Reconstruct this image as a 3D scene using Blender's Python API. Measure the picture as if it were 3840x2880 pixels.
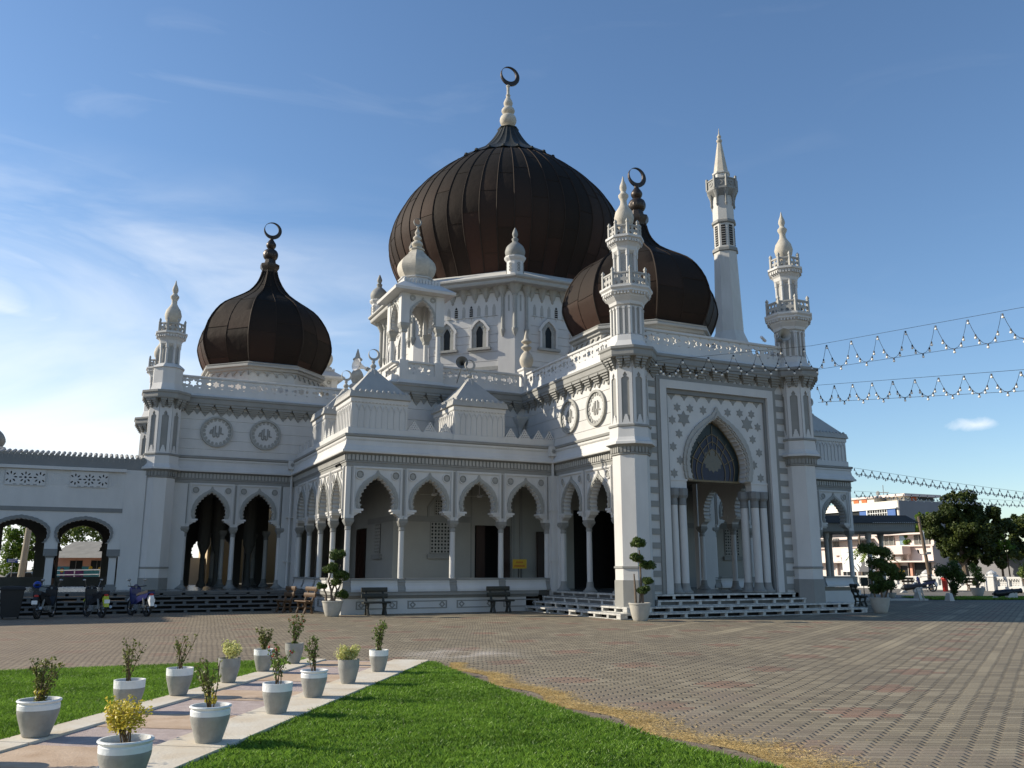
import bpy, math, random
import numpy as np
from math import sin, cos, pi, sqrt, atan2, tan, radians
from mathutils import Vector
from mathutils.geometry import tessellate_polygon

random.seed(7)
for _o in list(bpy.data.objects):
    bpy.data.objects.remove(_o)
SC = bpy.context.scene
COL = SC.collection

# ------------------------------------------------------------ camera
cd = bpy.data.cameras.new('camera')
cam = bpy.data.objects.new('camera', cd)
COL.objects.link(cam)
cam.location = (0, 0, 1.6)
cam.rotation_euler = (radians(90 + 12.137), 0, radians(-25.5))
cd.sensor_width = 36
cd.lens = 36 * 3227.7 / 3840
cd.clip_start = .1
cd.clip_end = 6000
SC.camera = cam

# ------------------------------------------------------------ light
SUN_AZ = radians(34)      # angle from -x towards +y
SUN_EL = radians(27)
sdir = Vector((-cos(SUN_AZ) * cos(SUN_EL), sin(SUN_AZ) * cos(SUN_EL), sin(SUN_EL)))
sl = bpy.data.lights.new('sun', 'SUN')
sl.energy = 5.0
sl.angle = radians(.55)
sl.color = (1, .90, .74)
so = bpy.data.objects.new('sun', sl)
COL.objects.link(so)
so.rotation_euler = sdir.to_track_quat('Z', 'Y').to_euler()

w = bpy.data.worlds.new('World')
SC.world = w
w.use_nodes = True
nt = w.node_tree
nt.nodes.clear()
N = nt.nodes.new
Lk = nt.links.new
out = N('ShaderNodeOutputWorld')
bg = N('ShaderNodeBackground')
bg.inputs[1].default_value = .088
sky = N('ShaderNodeTexSky')
sky.sky_type = 'NISHITA'
sky.sun_disc = False
sky.sun_elevation = SUN_EL
sky.sun_rotation = atan2(sdir.x, sdir.y)
sky.altitude = 0
sky.air_density = 1.0
sky.dust_density = .25
sky.ozone_density = 3.0
tc = N('ShaderNodeTexCoord')
# wispy cirrus: noise stretched along the horizon, stronger to the left (towards -x)
sep = N('ShaderNodeSeparateXYZ')
Lk(tc.outputs['Generated'], sep.inputs[0])
def wm(op, a, b=None, c=None, clamp=False):
    n = N('ShaderNodeMath'); n.operation = op; n.use_clamp = clamp
    for i, v in enumerate((a, b, c)):
        if v is None: continue
        if isinstance(v, (int, float)): n.inputs[i].default_value = v
        else: Lk(v, n.inputs[i])
    return n.outputs[0]
def wnoise(scl, loc, rot, detail, dist, rough=.55):
    mp = N('ShaderNodeMapping'); mp.inputs['Scale'].default_value = scl
    mp.inputs['Location'].default_value = loc; mp.inputs['Rotation'].default_value = rot
    Lk(tc.outputs['Generated'], mp.inputs[0])
    n = N('ShaderNodeTexNoise'); n.inputs['Scale'].default_value = 1
    n.inputs['Detail'].default_value = detail; n.inputs['Roughness'].default_value = rough
    n.inputs['Distortion'].default_value = dist
    Lk(mp.outputs[0], n.inputs[0])
    return n.outputs[0]
# a screen of elevation and left-right direction
el = sep.outputs[2]
# component along camera right (cos25.5,-sin25.5)
rt = wm('ADD', wm('MULTIPLY', sep.outputs[0], cos(radians(25.5))), wm('MULTIPLY', sep.outputs[1], -sin(radians(25.5))))
left = wm('MULTIPLY', wm('ADD', wm('MULTIPLY', rt, -1), .08), 1.9, clamp=True)
n1 = wnoise((2.2, 2.2, 10), (3.1, .4, 1.7), (0.15, .25, 0), 7, 1.1)
n2 = wnoise((7, 7, 26), (1.1, 5.4, .6), (0.3, .1, 0), 6, .8)
band = wm('SUBTRACT', 1, wm('MULTIPLY', wm('ABSOLUTE', wm('SUBTRACT', el, .27)), 6.2), clamp=True)
c1 = wm('MULTIPLY', wm('SUBTRACT', n1, .40), 3.6, clamp=True)
c2 = wm('MULTIPLY', wm('SUBTRACT', n2, .40), 2.4, clamp=True)
cl = wm('MULTIPLY', wm('MULTIPLY', c1, wm('ADD', wm('MULTIPLY', c2, .5), .5)), wm('MULTIPLY', band, left), clamp=True)
low = wm('MULTIPLY', wm('SUBTRACT', 1.25, wm('MULTIPLY', wm('ADD', el, wm('MULTIPLY', wm('SUBTRACT', n1, .5), .35)), 3.6), clamp=True), wm('MULTIPLY', wm('SUBTRACT', left, .25), 1.6), clamp=True)
n3 = wnoise((3.5, 3.5, 16), (7.1, 2.4, 4.6), (0.5, -.3, 0), 6, 1.4)
c3 = wm('MULTIPLY', wm('SUBTRACT', n3, .56), 3.0, clamp=True)
thin = wm('MULTIPLY', c3, wm('ADD', wm('MULTIPLY', left, .14), .03), clamp=True)
fac = wm('MAXIMUM', wm('MAXIMUM', cl, wm('MULTIPLY', low, .85)), thin, clamp=True)
# one small puffy cloud low on the right
pcd = Vector((sin(radians(25.5 + 28.6)) * cos(radians(8.3)), cos(radians(25.5 + 28.6)) * cos(radians(8.3)), sin(radians(8.3))))
vs = N('ShaderNodeVectorMath'); vs.operation = 'SUBTRACT'; vs.inputs[1].default_value = pcd
Lk(tc.outputs['Generated'], vs.inputs[0])
vm = N('ShaderNodeVectorMath'); vm.operation = 'MULTIPLY'; vm.inputs[1].default_value = (38, 38, 125)
Lk(vs.outputs[0], vm.inputs[0])
vl = N('ShaderNodeVectorMath'); vl.operation = 'LENGTH'
Lk(vm.outputs[0], vl.inputs[0])
n4 = wnoise((40, 40, 60), (0, 0, 0), (0, 0, 0), 5, .4)
puff = wm('MULTIPLY', wm('SUBTRACT', wm('ADD', 1.0, wm('MULTIPLY', wm('SUBTRACT', n4, .5), 1.6)), vl.outputs['Value']), 1.2, clamp=True)
fac = wm('MAXIMUM', fac, wm('MULTIPLY', puff, .6), clamp=True)
mx = N('ShaderNodeMixRGB')
hsv = N('ShaderNodeHueSaturation'); hsv.inputs['Saturation'].default_value = 1.06; hsv.inputs['Value'].default_value = 1.4
Lk(sky.outputs[0], hsv.inputs['Color'])
Lk(fac, mx.inputs[0]); Lk(hsv.outputs[0], mx.inputs[1])
mx.inputs[2].default_value = (9.6, 9.9, 10.2, 1)
Lk(mx.outputs[0], bg.inputs[0])
Lk(bg.outputs[0], out.inputs[0])

SC.view_settings.view_transform = 'Standard'
SC.view_settings.look = 'None'
SC.view_settings.exposure = 0.42
SC.view_settings.gamma = 1
SC.render.engine = 'CYCLES'

# ------------------------------------------------------------ materials
def mk(name):
    m = bpy.data.materials.new(name); m.use_nodes = True
    t = m.node_tree; b = t.nodes['Principled BSDF']
    return m, t, b
def nd(t, typ, **kw):
    n = t.nodes.new(typ)
    for k, v in kw.items():
        if k in n.inputs: n.inputs[k].default_value = v
        else: setattr(n, k, v)
    return n
def mat(name, col, rough=.7, var=.12, scale=3, bump=.02, bscale=40, metal=0, spec=.35, stretch=(1, 1, 1), tint=None, tfac=.5):
    m, t, b = mk(name)
    l = t.links.new
    co = nd(t, 'ShaderNodeTexCoord')
    mp = nd(t, 'ShaderNodeMapping'); mp.inputs['Scale'].default_value = stretch
    l(co.outputs['Object'], mp.inputs[0])
    n = nd(t, 'ShaderNodeTexNoise', Scale=scale, Detail=6.0, Roughness=.6)
    l(mp.outputs[0], n.inputs[0])
    r = nd(t, 'ShaderNodeValToRGB')
    r.color_ramp.elements[0].position = .3; r.color_ramp.elements[1].position = .72
    c = col
    lo = tint if tint else tuple(x * (1 - 2 * var) for x in c)
    r.color_ramp.elements[0].color = tuple(c[i] * (1 - tfac) + lo[i] * tfac for i in range(3)) + (1,)
    r.color_ramp.elements[1].color = tuple(min(1, x * (1 + var * .4)) for x in c) + (1,)
    l(n.outputs[0], r.inputs[0])
    l(r.outputs[0], b.inputs['Base Color'])
    b.inputs['Roughness'].default_value = rough
    b.inputs['Metallic'].default_value = metal
    b.inputs['Specular IOR Level'].default_value = spec
    if bump:
        n2 = nd(t, 'ShaderNodeTexNoise', Scale=bscale, Detail=4.0)
        l(co.outputs['Object'], n2.inputs[0])
        bp = nd(t, 'ShaderNodeBump', Strength=.6, Distance=bump)
        l(n2.outputs[0], bp.inputs['Height']); l(bp.outputs[0], b.inputs['Normal'])
    return m

MT = {}
MT['white'] = mat('white_paint', (.575, .57, .55), .62, .05, 1.3, .006, 25, stretch=(1, 1, .35), tint=(.45, .445, .43), tfac=.6)
MT['white2'] = mat('white_weathered', (.545, .54, .515), .7, .1, 2.2, .008, 18, stretch=(1, 1, .25), tint=(.46, .45, .41), tfac=.8)
MT['gray'] = mat('gray_paint', (.255, .255, .238), .65, .1, 2, .006, 25)
MT['lgray'] = mat('light_gray_paint', (.37, .365, .34), .68, .1, 2.5, .006, 25)
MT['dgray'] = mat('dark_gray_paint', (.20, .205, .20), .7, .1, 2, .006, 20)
MT['mgray'] = mat('moulding_gray', (.33, .33, .305), .68, .12, 5, .008, 30)
MT['stone'] = mat('cast_stone', (.52, .48, .40), .75, .12, 4, .01, 30, tint=(.33, .30, .25), tfac=.7)
MT['floor'] = mat('floor_tile', (.13, .13, .12), .25, .1, 3, 0)
MT['stepw'] = mat('step_white', (.60, .59, .55), .6, .2, 6, .01, 20, tint=(.20, .20, .19), tfac=.8)
MT['stepg'] = mat('step_gray', (.13, .13, .125), .7, .15, 4, .01, 20)
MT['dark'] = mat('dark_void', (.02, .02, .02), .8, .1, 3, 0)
MT['ceiling'] = mat('shade_toned_interior', (.16, .155, .14), .8, .06, 1.5, 0)  # ceilings, rear walls and columns: interior shade put into a dark colour
MT['inner'] = mat('shade_toned_inner_wall', (.33, .325, .295), .7, .06, 1.5, .005, 20)  # wall paint darkened to stand for the shade inside the verandas
MT['wood'] = mat('brown_wood', (.028, .012, .008), .45, .3, 8, .004, 30, stretch=(1, 1, .1))
MT['dmetal'] = mat('dark_bronze', (.055, .045, .038), .42, .25, 3, .004, 20, metal=.6)
MT['seam'] = mat('copper_seam', (.038, .028, .022), .75, .1, 3, 0, spec=.1)
MT['glass_dark'] = mat('dark_glass', (.012, .015, .016), .4, .2, 5, 0, spec=.2)
MT['blueglass'] = mat('blue_glass', (.005, .008, .035), .35, .4, 9, .0, spec=.3)
MT['tealglass'] = mat('teal_glass', (.008, .018, .02), .35, .4, 9, .0, spec=.3)
MT['goldglass'] = mat('gold_glass', (.05, .03, .01), .3, .4, 9, .0, spec=.6)
MT['lead'] = mat('lead_came', (.16, .12, .06), .5, .1, 9, 0)
MT['redpanel'] = mat('red_panel', (.25, .02, .015), .5, .1, 9, 0)
MT['horn'] = mat('horn_metal', (.42, .41, .37), .5, .1, 9, 0)
MT['black'] = mat('black_plastic', (.018, .018, .02), .45, .1, 9, 0)
MT['rubber'] = mat('rubber', (.022, .022, .022), .85, .1, 20, 0)
MT['chrome'] = mat('chrome', (.25, .25, .25), .3, .05, 9, 0, metal=1)
MT['red'] = mat('red_plastic', (.45, .03, .02), .35, .1, 9, 0)
MT['blue'] = mat('blue_paint', (.015, .05, .30), .3, .1, 9, 0, spec=.5)
MT['dblue'] = mat('dark_blue_paint', (.015, .02, .10), .3, .1, 9, 0, spec=.5)
MT['bwhite'] = mat('body_white', (.7, .7, .7), .3, .05, 9, 0, spec=.5)
MT['yellow'] = mat('yellow_paint', (.62, .40, .03), .5, .1, 9, 0)
MT['ygreen'] = mat('yellow_green', (.45, .50, .05), .5, .1, 9, 0)
MT['bulb'] = mat('bulb_glass', (.85, .82, .75), .12, .02, 9, 0, spec=.8)
MT['cable'] = mat('cable_black', (.02, .02, .02), .6, .1, 9, 0)
MT['potgray'] = mat('pot_gray', (.31, .31, .285), .6, .12, 9, .006, 40, tint=(.20, .19, .17), tfac=.6)
MT['potrim'] = mat('pot_white_rim', (.72, .74, .74), .55, .08, 12, .006, 40)
MT['potbig'] = mat('pot_big_gray', (.42, .40, .35), .65, .12, 6, .006, 40)
MT['soil'] = mat('soil', (.12, .065, .035), .95, .4, 30, .03, 60)
MT['stem'] = mat('stem', (.12, .085, .045), .85, .2, 20, 0)
MT['bark'] = mat('bark', (.16, .12, .085), .9, .3, 6, .03, 20, stretch=(1, 1, .3))
MT['benchd'] = mat('bench_dark', (.025, .03, .028), .6, .4, 8, .01, 30, tint=(.06, .05, .03))
MT['benchb'] = mat('bench_brown', (.11, .065, .035), .6, .4, 8, .01, 30, tint=(.03, .02, .01))
MT['pink'] = mat('pink_wall', (.62, .33, .24), .8, .08, 1.5, .01, 10)
MT['lpink'] = mat('pale_pink_wall', (.70, .60, .55), .8, .06, .4, .01, 4)
MT['cream'] = mat('cream_wall', (.70, .66, .57), .8, .08, .4, .01, 4)
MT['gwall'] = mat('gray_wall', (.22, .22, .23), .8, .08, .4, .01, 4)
MT['tanwall'] = mat('tan_wall', (.45, .36, .22), .8, .06, 1, .01, 8)
MT['roofbrown'] = mat('brown_roof', (.055, .045, .035), .85, .25, 2, .02, 12)
MT['roofgray'] = mat('gray_sheet_roof', (.26, .25, .22), .8, .2, 1.5, .02, 6)
MT['teal'] = mat('teal_paint', (.06, .26, .30), .6, .2, 3, 0)
MT['purple'] = mat('purple_paint', (.13, .03, .13), .6, .2, 3, 0)
MT['orange'] = mat('orange_paint', (.62, .14, .04), .6, .1, 3, 0)
MT['bluepanel'] = mat('blue_panel', (.05, .13, .36), .5, .1, 3, 0, stretch=(1, 1, .1))
MT['concrete'] = mat('concrete', (.46, .44, .38), .8, .12, 2.2, .01, 20, tint=(.36, .28, .18), tfac=.6)
MT['concrete2'] = mat('pole_concrete', (.42, .37, .28), .85, .15, 2, .01, 12)
MT['signblue'] = mat('sign_blue', (.01, .05, .28), .5, .05, 3, 0)
MT['signwhite'] = mat('sign_white', (.75, .76, .74), .5, .05, 3, 0)
MT['signgray'] = mat('sign_gray', (.10, .10, .11), .5, .05, 3, 0)
MT['cartruck'] = mat('car_silverblue', (.22, .30, .36), .25, .1, 3, 0, metal=.3, spec=.6)
MT['cannon'] = mat('cannon_black', (.015, .017, .022), .38, .2, 6, 0, spec=.5)
MT['skin'] = mat('skin', (.20, .10, .06), .6, .1, 9, 0)
MT['cloth'] = mat('dark_cloth', (.02, .02, .022), .9, .2, 9, 0)
MT['leaf'] = None

def leafmat(name, c1, c2, rough=.5, trans=.35, scale=1.5):
    m, t, b = mk(name); l = t.links.new
    co = nd(t, 'ShaderNodeTexCoord')
    n = nd(t, 'ShaderNodeTexNoise', Scale=scale, Detail=3.0)
    l(co.outputs['Object'], n.inputs[0])
    g = nd(t, 'ShaderNodeNewGeometry')
    ad = nd(t, 'ShaderNodeMath', operation='ADD')
    l(n.outputs[0], ad.inputs[0])
    mu = nd(t, 'ShaderNodeMath', operation='MULTIPLY'); mu.inputs[1].default_value = .5
    l(g.outputs['Random Per Island'], mu.inputs[0]); l(mu.outputs[0], ad.inputs[1])
    r = nd(t, 'ShaderNodeValToRGB')
    r.color_ramp.elements[0].position = .45; r.color_ramp.elements[1].position = 1.0
    r.color_ramp.elements[0].color = c1 + (1,); r.color_ramp.elements[1].color = c2 + (1,)
    l(ad.outputs[0], r.inputs[0])
    l(r.outputs[0], b.inputs['Base Color'])
    b.inputs['Roughness'].default_value = rough
    b.inputs['Specular IOR Level'].default_value = .3
    tr = nd(t, 'ShaderNodeBsdfTranslucent')
    l(r.outputs[0], tr.inputs[0])
    ms = nd(t, 'ShaderNodeMixShader'); ms.inputs[0].default_value = trans
    o = t.nodes['Material Output']
    l(b.outputs[0], ms.inputs[1]); l(tr.outputs[0], ms.inputs[2]); l(ms.outputs[0], o.inputs[0])
    return m
MT['leaf'] = leafmat('leaf_dark', (.028, .055, .012), (.10, .15, .03))
MT['leafm'] = leafmat('leaf_mid', (.05, .09, .018), (.18, .24, .05))
MT['leafy'] = leafmat('leaf_yellow', (.35, .33, .04), (.72, .58, .09))
MT['leafv'] = leafmat('leaf_variegated', (.38, .40, .10), (.75, .72, .32))
MT['leafo'] = leafmat('leaf_olive', (.06, .085, .02), (.22, .24, .06))
MT['leaftree'] = leafmat('leaf_tree', (.014, .030, .008), (.085, .11, .022), scale=.35)
MT['leafbright'] = leafmat('leaf_bright', (.05, .11, .012), (.20, .30, .04), scale=.4)
MT['grass'] = leafmat('grass_blade', (.065, .14, .014), (.21, .36, .045), rough=.42, trans=.4, scale=1.1)
MT['straw'] = leafmat('straw', (.36, .25, .09), (.75, .56, .25), rough=.8, trans=.2, scale=3)
MT['palm'] = leafmat('palm_leaf', (.06, .10, .02), (.22, .27, .06), scale=.6)
MT['flower'] = mat('red_flower', (.45, .03, .015), .6, .1, 9, 0)

def copper(name, zlo, zhi):
    """aged copper: nearly black-brown, redder and lighter towards the foot, per-sheet tone changes"""
    m, t, b = mk(name); l = t.links.new
    co = nd(t, 'ShaderNodeTexCoord')
    n = nd(t, 'ShaderNodeTexNoise', Scale=.9, Detail=6.0)
    mp = nd(t, 'ShaderNodeMapping'); mp.inputs['Scale'].default_value = (1, 1, .45)
    l(co.outputs['Object'], mp.inputs[0]); l(mp.outputs[0], n.inputs[0])
    at = nd(t, 'ShaderNodeAttribute', attribute_name='sheet')
    se = nd(t, 'ShaderNodeSeparateXYZ'); l(co.outputs['Object'], se.inputs[0])
    mr = nd(t, 'ShaderNodeMapRange'); mr.inputs[1].default_value = zlo; mr.inputs[2].default_value = zhi
    mr.inputs[3].default_value = 1; mr.inputs[4].default_value = 0
    l(se.outputs[2], mr.inputs[0])
    a = nd(t, 'ShaderNodeMath', operation='MULTIPLY_ADD'); a.inputs[1].default_value = .9; l(n.outputs[0], a.inputs[0])
    l(at.outputs['Fac'], a.inputs[2])
    a2 = nd(t, 'ShaderNodeMath', operation='MULTIPLY'); l(a.outputs[0], a2.inputs[0]); l(mr.outputs[0], a2.inputs[1])
    r = nd(t, 'ShaderNodeValToRGB'); e = r.color_ramp.elements
    e[0].position = 0; e[0].color = (.020, .017, .014, 1)
    e[1].position = 1.0; e[1].color = (.052, .027, .020, 1)
    k = e.new(.42); k.color = (.036, .024, .018, 1)
    l(a2.outputs[0], r.inputs[0])
    hs = nd(t, 'ShaderNodeHueSaturation')
    v = nd(t, 'ShaderNodeMath', operation='MULTIPLY_ADD'); v.inputs[1].default_value = .4; v.inputs[2].default_value = .76
    l(at.outputs['Fac'], v.inputs[0]); l(v.outputs[0], hs.inputs['Value'])
    l(r.outputs[0], hs.inputs['Color']); l(hs.outputs[0], b.inputs['Base Color'])
    b.inputs['Roughness'].default_value = .72
    b.inputs['Metallic'].default_value = .0
    b.inputs['Specular IOR Level'].default_value = .10
    n2 = nd(t, 'ShaderNodeTexNoise', Scale=2.5, Detail=3.0); l(co.outputs['Object'], n2.inputs[0])
    bp = nd(t, 'ShaderNodeBump', Strength=.4, Distance=.05)
    l(n2.outputs[0], bp.inputs['Height']); l(bp.outputs[0], b.inputs['Normal'])
    return m
MT['copper'] = copper('aged_copper', 16.5, 23.0)
MT['copper2'] = copper('aged_copper_small', 10.8, 14.6)
MT['copperdark'] = mat('copper_skirt', (.03, .033, .03), .55, .2, 2, .01, 8, metal=.35)

# ------------------------------------------------------------ mesh builder
class M:
    def __init__(s):
        s.v = []; s.f = []; s.fa = []
    def add(s, vs, fs, a=0):
        n = len(s.v); s.v.extend([tuple(p) for p in vs]); s.f.extend([tuple(i + n for i in f) for f in fs]); s.fa.extend([a] * len(fs))
    def box(s, x0, x1, y0, y1, z0, z1):
        s.add([(x0, y0, z0), (x1, y0, z0), (x1, y1, z0), (x0, y1, z0), (x0, y0, z1), (x1, y0, z1), (x1, y1, z1), (x0, y1, z1)],
              [(0, 3, 2, 1), (4, 5, 6, 7), (0, 1, 5, 4), (1, 2, 6, 5), (2, 3, 7, 6), (3, 0, 4, 7)])
    def fbox(s, F, u0, u1, v0, v1, w0, w1, taper=0):
        P = [F(u0, v0, w0), F(u1, v0, w0), F(u1, v0, w1), F(u0, v0, w1), F(u0 + taper, v1, w0), F(u1 - taper, v1, w0), F(u1 - taper, v1, w1 - taper), F(u0 + taper, v1, w1 - taper)]
        s.add(P, [(0, 1, 2, 3), (4, 7, 6, 5), (0, 4, 5, 1), (1, 5, 6, 2), (2, 6, 7, 3), (3, 7, 4, 0)])
    def lathe(s, cx, cy, prof, n=24, rot=0, apo=False, mod=None, cap=True, a=None):
        k = 1 / cos(pi / n) if apo else 1
        vs = []
        for r, z in prof:
            for i in range(n):
                t = rot + 2 * pi * i / n
                rr = r * k * (mod(i, z) if mod else 1)
                vs.append((cx + rr * cos(t), cy + rr * sin(t), z))
        fs = []
        for j in range(len(prof) - 1):
            for i in range(n):
                k2 = (i + 1) % n
                fs.append((j * n + i, j * n + k2, (j + 1) * n + k2, (j + 1) * n + i))
        if cap:
            fs.append(tuple(range(n))[::-1]); fs.append(tuple((len(prof) - 1) * n + i for i in range(n)))
        s.add(vs, fs)
    def oct(s, cx, cy, prof, **k): s.lathe(cx, cy, prof, 8, pi / 8, True, **k)
    def sq(s, cx, cy, prof, **k): s.lathe(cx, cy, prof, 4, pi / 4, True, **k)
    def plate(s, F, loops, w0, w1, back=True):
        vv = [[Vector((p[0], p[1], 0)) for p in lp] for lp in loops]
        tris = tessellate_polygon(vv)
        flat = [p for lp in loops for p in lp]; n = len(flat)
        P = [F(p[0], p[1], w1) for p in flat] + [F(p[0], p[1], w0) for p in flat]
        fs = []
        for t in tris:
            a, b, c = [flat[i] for i in t]
            ar = (b[0] - a[0]) * (c[1] - a[1]) - (b[1] - a[1]) * (c[0] - a[0])
            t = tuple(t) if ar > 0 else tuple(t)[::-1]
            fs.append(t)
            if back: fs.append(tuple(i + n for i in t[::-1]))
        o = 0
        for li, lp in enumerate(loops):
            m = len(lp)
            ar = sum(lp[i][0] * lp[(i + 1) % m][1] - lp[(i + 1) % m][0] * lp[i][1] for i in range(m))
            ccw = ar > 0
            for i in range(m):
                j = (i + 1) % m
                q = (o + i, o + i + n, o + j + n, o + j)
                if (ccw != (li == 0)): q = q[::-1]
                fs.append(q)
            o += m
        s.add(P, fs)
    def sweep(s, path, prof, closed=False, ring=False):
        """prof [(out,z)]; outward = right of path direction"""
        n = len(path); pts = []
        for i in range(n):
            p = Vector(path[i])
            dirs = []
            if i > 0 or closed: dirs.append((p - Vector(path[i - 1])).normalized())
            if i < n - 1 or closed: dirs.append((Vector(path[(i + 1) % n]) - p).normalized())
            ns = [Vector((d.y, -d.x)) for d in dirs]
            if len(ns) == 2:
                b = (ns[0] + ns[1]).normalized(); k = 1 / max(.3, b.dot(ns[0])); nn = b * k
            else: nn = ns[0]
            pts.append((p, nn))
        m = len(prof); vs = []
        for p, nn in pts:
            for o, z in prof: vs.append((p.x + nn.x * o, p.y + nn.y * o, z))
        fs = []
        for i in range(n if closed else n - 1):
            j = (i + 1) % n
            for k in range(m if ring else m - 1):
                k2 = (k + 1) % m
                fs.append((i * m + k, j * m + k, j * m + k2, i * m + k2))
        if not closed:
            fs.append(tuple(range(m))); fs.append(tuple((n - 1) * m + k for k in range(m))[::-1])
        s.add(vs, fs)
    def tube(s, pts, r, n=6, cap=True):
        pts = [Vector(p) for p in pts]; vs = []; N_ = len(pts)
        rr = r if isinstance(r, (list, tuple)) else [r] * N_
        up = None
        for i, p in enumerate(pts):
            d = (pts[min(i + 1, N_ - 1)] - pts[max(i - 1, 0)]).normalized()
            if up is None:
                up = Vector((0, 0, 1)) if abs(d.z) < .9 else Vector((1, 0, 0))
            a = d.cross(up).normalized(); b = a.cross(d).normalized(); up = b
            for k in range(n):
                t = 2 * pi * k / n
                vs.append(p + (a * cos(t) + b * sin(t)) * rr[i])
        fs = []
        for i in range(N_ - 1):
            for k in range(n):
                k2 = (k + 1) % n
                fs.append((i * n + k, i * n + k2, (i + 1) * n + k2, (i + 1) * n + k))
        if cap:
            fs.append(tuple(range(n))[::-1]); fs.append(tuple((N_ - 1) * n + k for k in range(n)))
        s.add(vs, fs)
    def ball(s, c, r, n=10, m=6, sc=(1, 1, 1)):
        vs = []; fs = []
        for j in range(m + 1):
            ph = -pi / 2 + pi * j / m
            for i in range(n):
                t = 2 * pi * i / n
                vs.append((c[0] + r * sc[0] * cos(ph) * cos(t), c[1] + r * sc[1] * cos(ph) * sin(t), c[2] + r * sc[2] * sin(ph)))
        for j in range(m):
            for i in range(n):
                k = (i + 1) % n
                fs.append((j * n + i, j * n + k, (j + 1) * n + k, (j + 1) * n + i))
        s.add(vs, fs)
    def build(s, name, m, parent=None, smooth=False, local=False, attr=None):
        me = bpy.data.meshes.new(name)
        off = Vector((0, 0, 0))
        if parent is not None and not local:
            p = parent
            while p is not None: off += p.location; p = p.parent
        V = [(a - off.x, b - off.y, c - off.z) for a, b, c in s.v]
        me.from_pydata(V, [], s.f)
        me.materials.append(MT[m] if isinstance(m, str) else m)
        if smooth:
            me.shade_smooth()
            me.set_sharp_from_angle(angle=radians(38))
        if attr:
            at = me.attributes.new(attr, 'FLOAT', 'FACE')
            at.data.foreach_set('value', s.fa)
        o = bpy.data.objects.new(name, me); COL.objects.link(o)
        if parent is not None: o.parent = parent
        return o

def frame(ox, oy, deg):
    """face frame: deg=0 faces -y (south, u=+x); deg=-90 faces -x (u=-y); deg=90 faces +x"""
    c, s_ = cos(radians(deg)), sin(radians(deg))
    def F(u, v, w): return (ox + u * c + w * s_, oy + u * s_ - w * c, v)
    return F
F0 = frame(0, 0, 0)

def tag(o, label=None, cat=None, group=None, kind=None):
    if label: o['label'] = label
    if cat: o['category'] = cat
    if group: o['group'] = group
    if kind: o['kind'] = kind
    return o
def empty(name, loc, rz=0, label=None, cat=None, group=None, parent=None):
    o = bpy.data.objects.new(name, None); COL.objects.link(o)
    o.location = loc; o.rotation_euler = (0, 0, rz); o.empty_display_size = .2
    if parent: o.parent = parent
    return tag(o, label, cat, group)
def dup(o, parent=None, loc=None, rz=None, sc=None, label=None, group=None):
    c = o.copy(); COL.objects.link(c); c.parent = parent
    if loc is not None: c.location = loc
    if rz is not None: c.rotation_euler = (0, 0, rz)
    if sc is not None: c.scale = (sc, sc, sc)
    if label: c['label'] = label
    if group: c['group'] = group
    for ch in o.children: dup(ch, c)
    return c

def crescent(m, cx, cy, cz, R, th=.06, n=28):
    """crescent ring lying in the XZ plane: thick at lower right, thin at upper left"""
    a0 = radians(118); vs = []; fs = []
    r2 = R * .77; d = R * .20
    icx = cx - d * cos(radians(-50)) * 1.0; icz = cz - d * sin(radians(-50)) * 1.0
    for i in range(n):
        t = 2 * pi * i / n
        ox_, oz_ = cx + R * cos(t), cz + R * sin(t)
        ix, iz = icx + r2 * cos(t), icz + r2 * sin(t)
        for (x, z) in ((ox_, oz_), (ix, iz)):
            vs.append((x, cy - th / 2, z)); vs.append((x, cy + th / 2, z))
    for i in range(n):
        a = 4 * i; b = 4 * ((i + 1) % n)
        fs += [(a, a + 2, b + 2, b), (a + 1, b + 1, b + 3, a + 3), (a, b, b + 1, a + 1), (a + 2, a + 3, b + 3, b + 2)]
    m.add(vs, fs)
def star_pts(cx, cy, R, n=6, k=.577, rot=pi / 2):
    return [(cx + (R if i % 2 == 0 else R * k) * cos(rot + pi * i / n), cy + (R if i % 2 == 0 else R * k) * sin(rot + pi * i / n)) for i in range(2 * n)]
def ngon_pts(cx, cy, R, n=6, rot=0):
    return [(cx + R * cos(rot + 2 * pi * i / n), cy + R * sin(rot + 2 * pi * i / n)) for i in range(n)]
# ------------------------------------------------------------ arches and shared facade pieces
BASE = [(0, .92), (.24, 1.0), (.45, .94), (.62, .775), (.79, .52), (.92, .27), (1, 0)]
OGEE = [(0, .95), (.17, 1.0), (.35, .975), (.53, .86), (.68, .66), (.79, .42), (.86, .22), (.91, .10), (1, 0)]
ROUND = [(0, .86), (.2, .97), (.42, 1.0), (.62, .93), (.8, .70), (.93, .38), (1, 0)]
def arch_right(hw, z0, z1, base=BASE, n=72):
    P = [(-.02 + base[0][0] - .1, base[0][1] - .03)] + base + [(base[-1][0] + .05, -base[-2][1] * .6)]
    pts = []
    seg = len(base) - 1
    for i in range(seg):
        p0, p1, p2, p3 = P[i], P[i + 1], P[i + 2], P[i + 3]
        k = n // seg
        for j in range(k):
            t = j / k
            def cr(a, b, c, d): return .5 * ((2 * b) + (-a + c) * t + (2 * a - 5 * b + 4 * c - d) * t * t + (-a + 3 * b - 3 * c + d) * t ** 3)
            zz = cr(p0[0], p1[0], p2[0], p3[0]); ww = cr(p0[1], p1[1], p2[1], p3[1])
            pts.append((hw * max(ww, 0), z0 + (z1 - z0) * min(max(zz, 0), 1)))
    pts.append((0, z1))
    return pts
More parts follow.
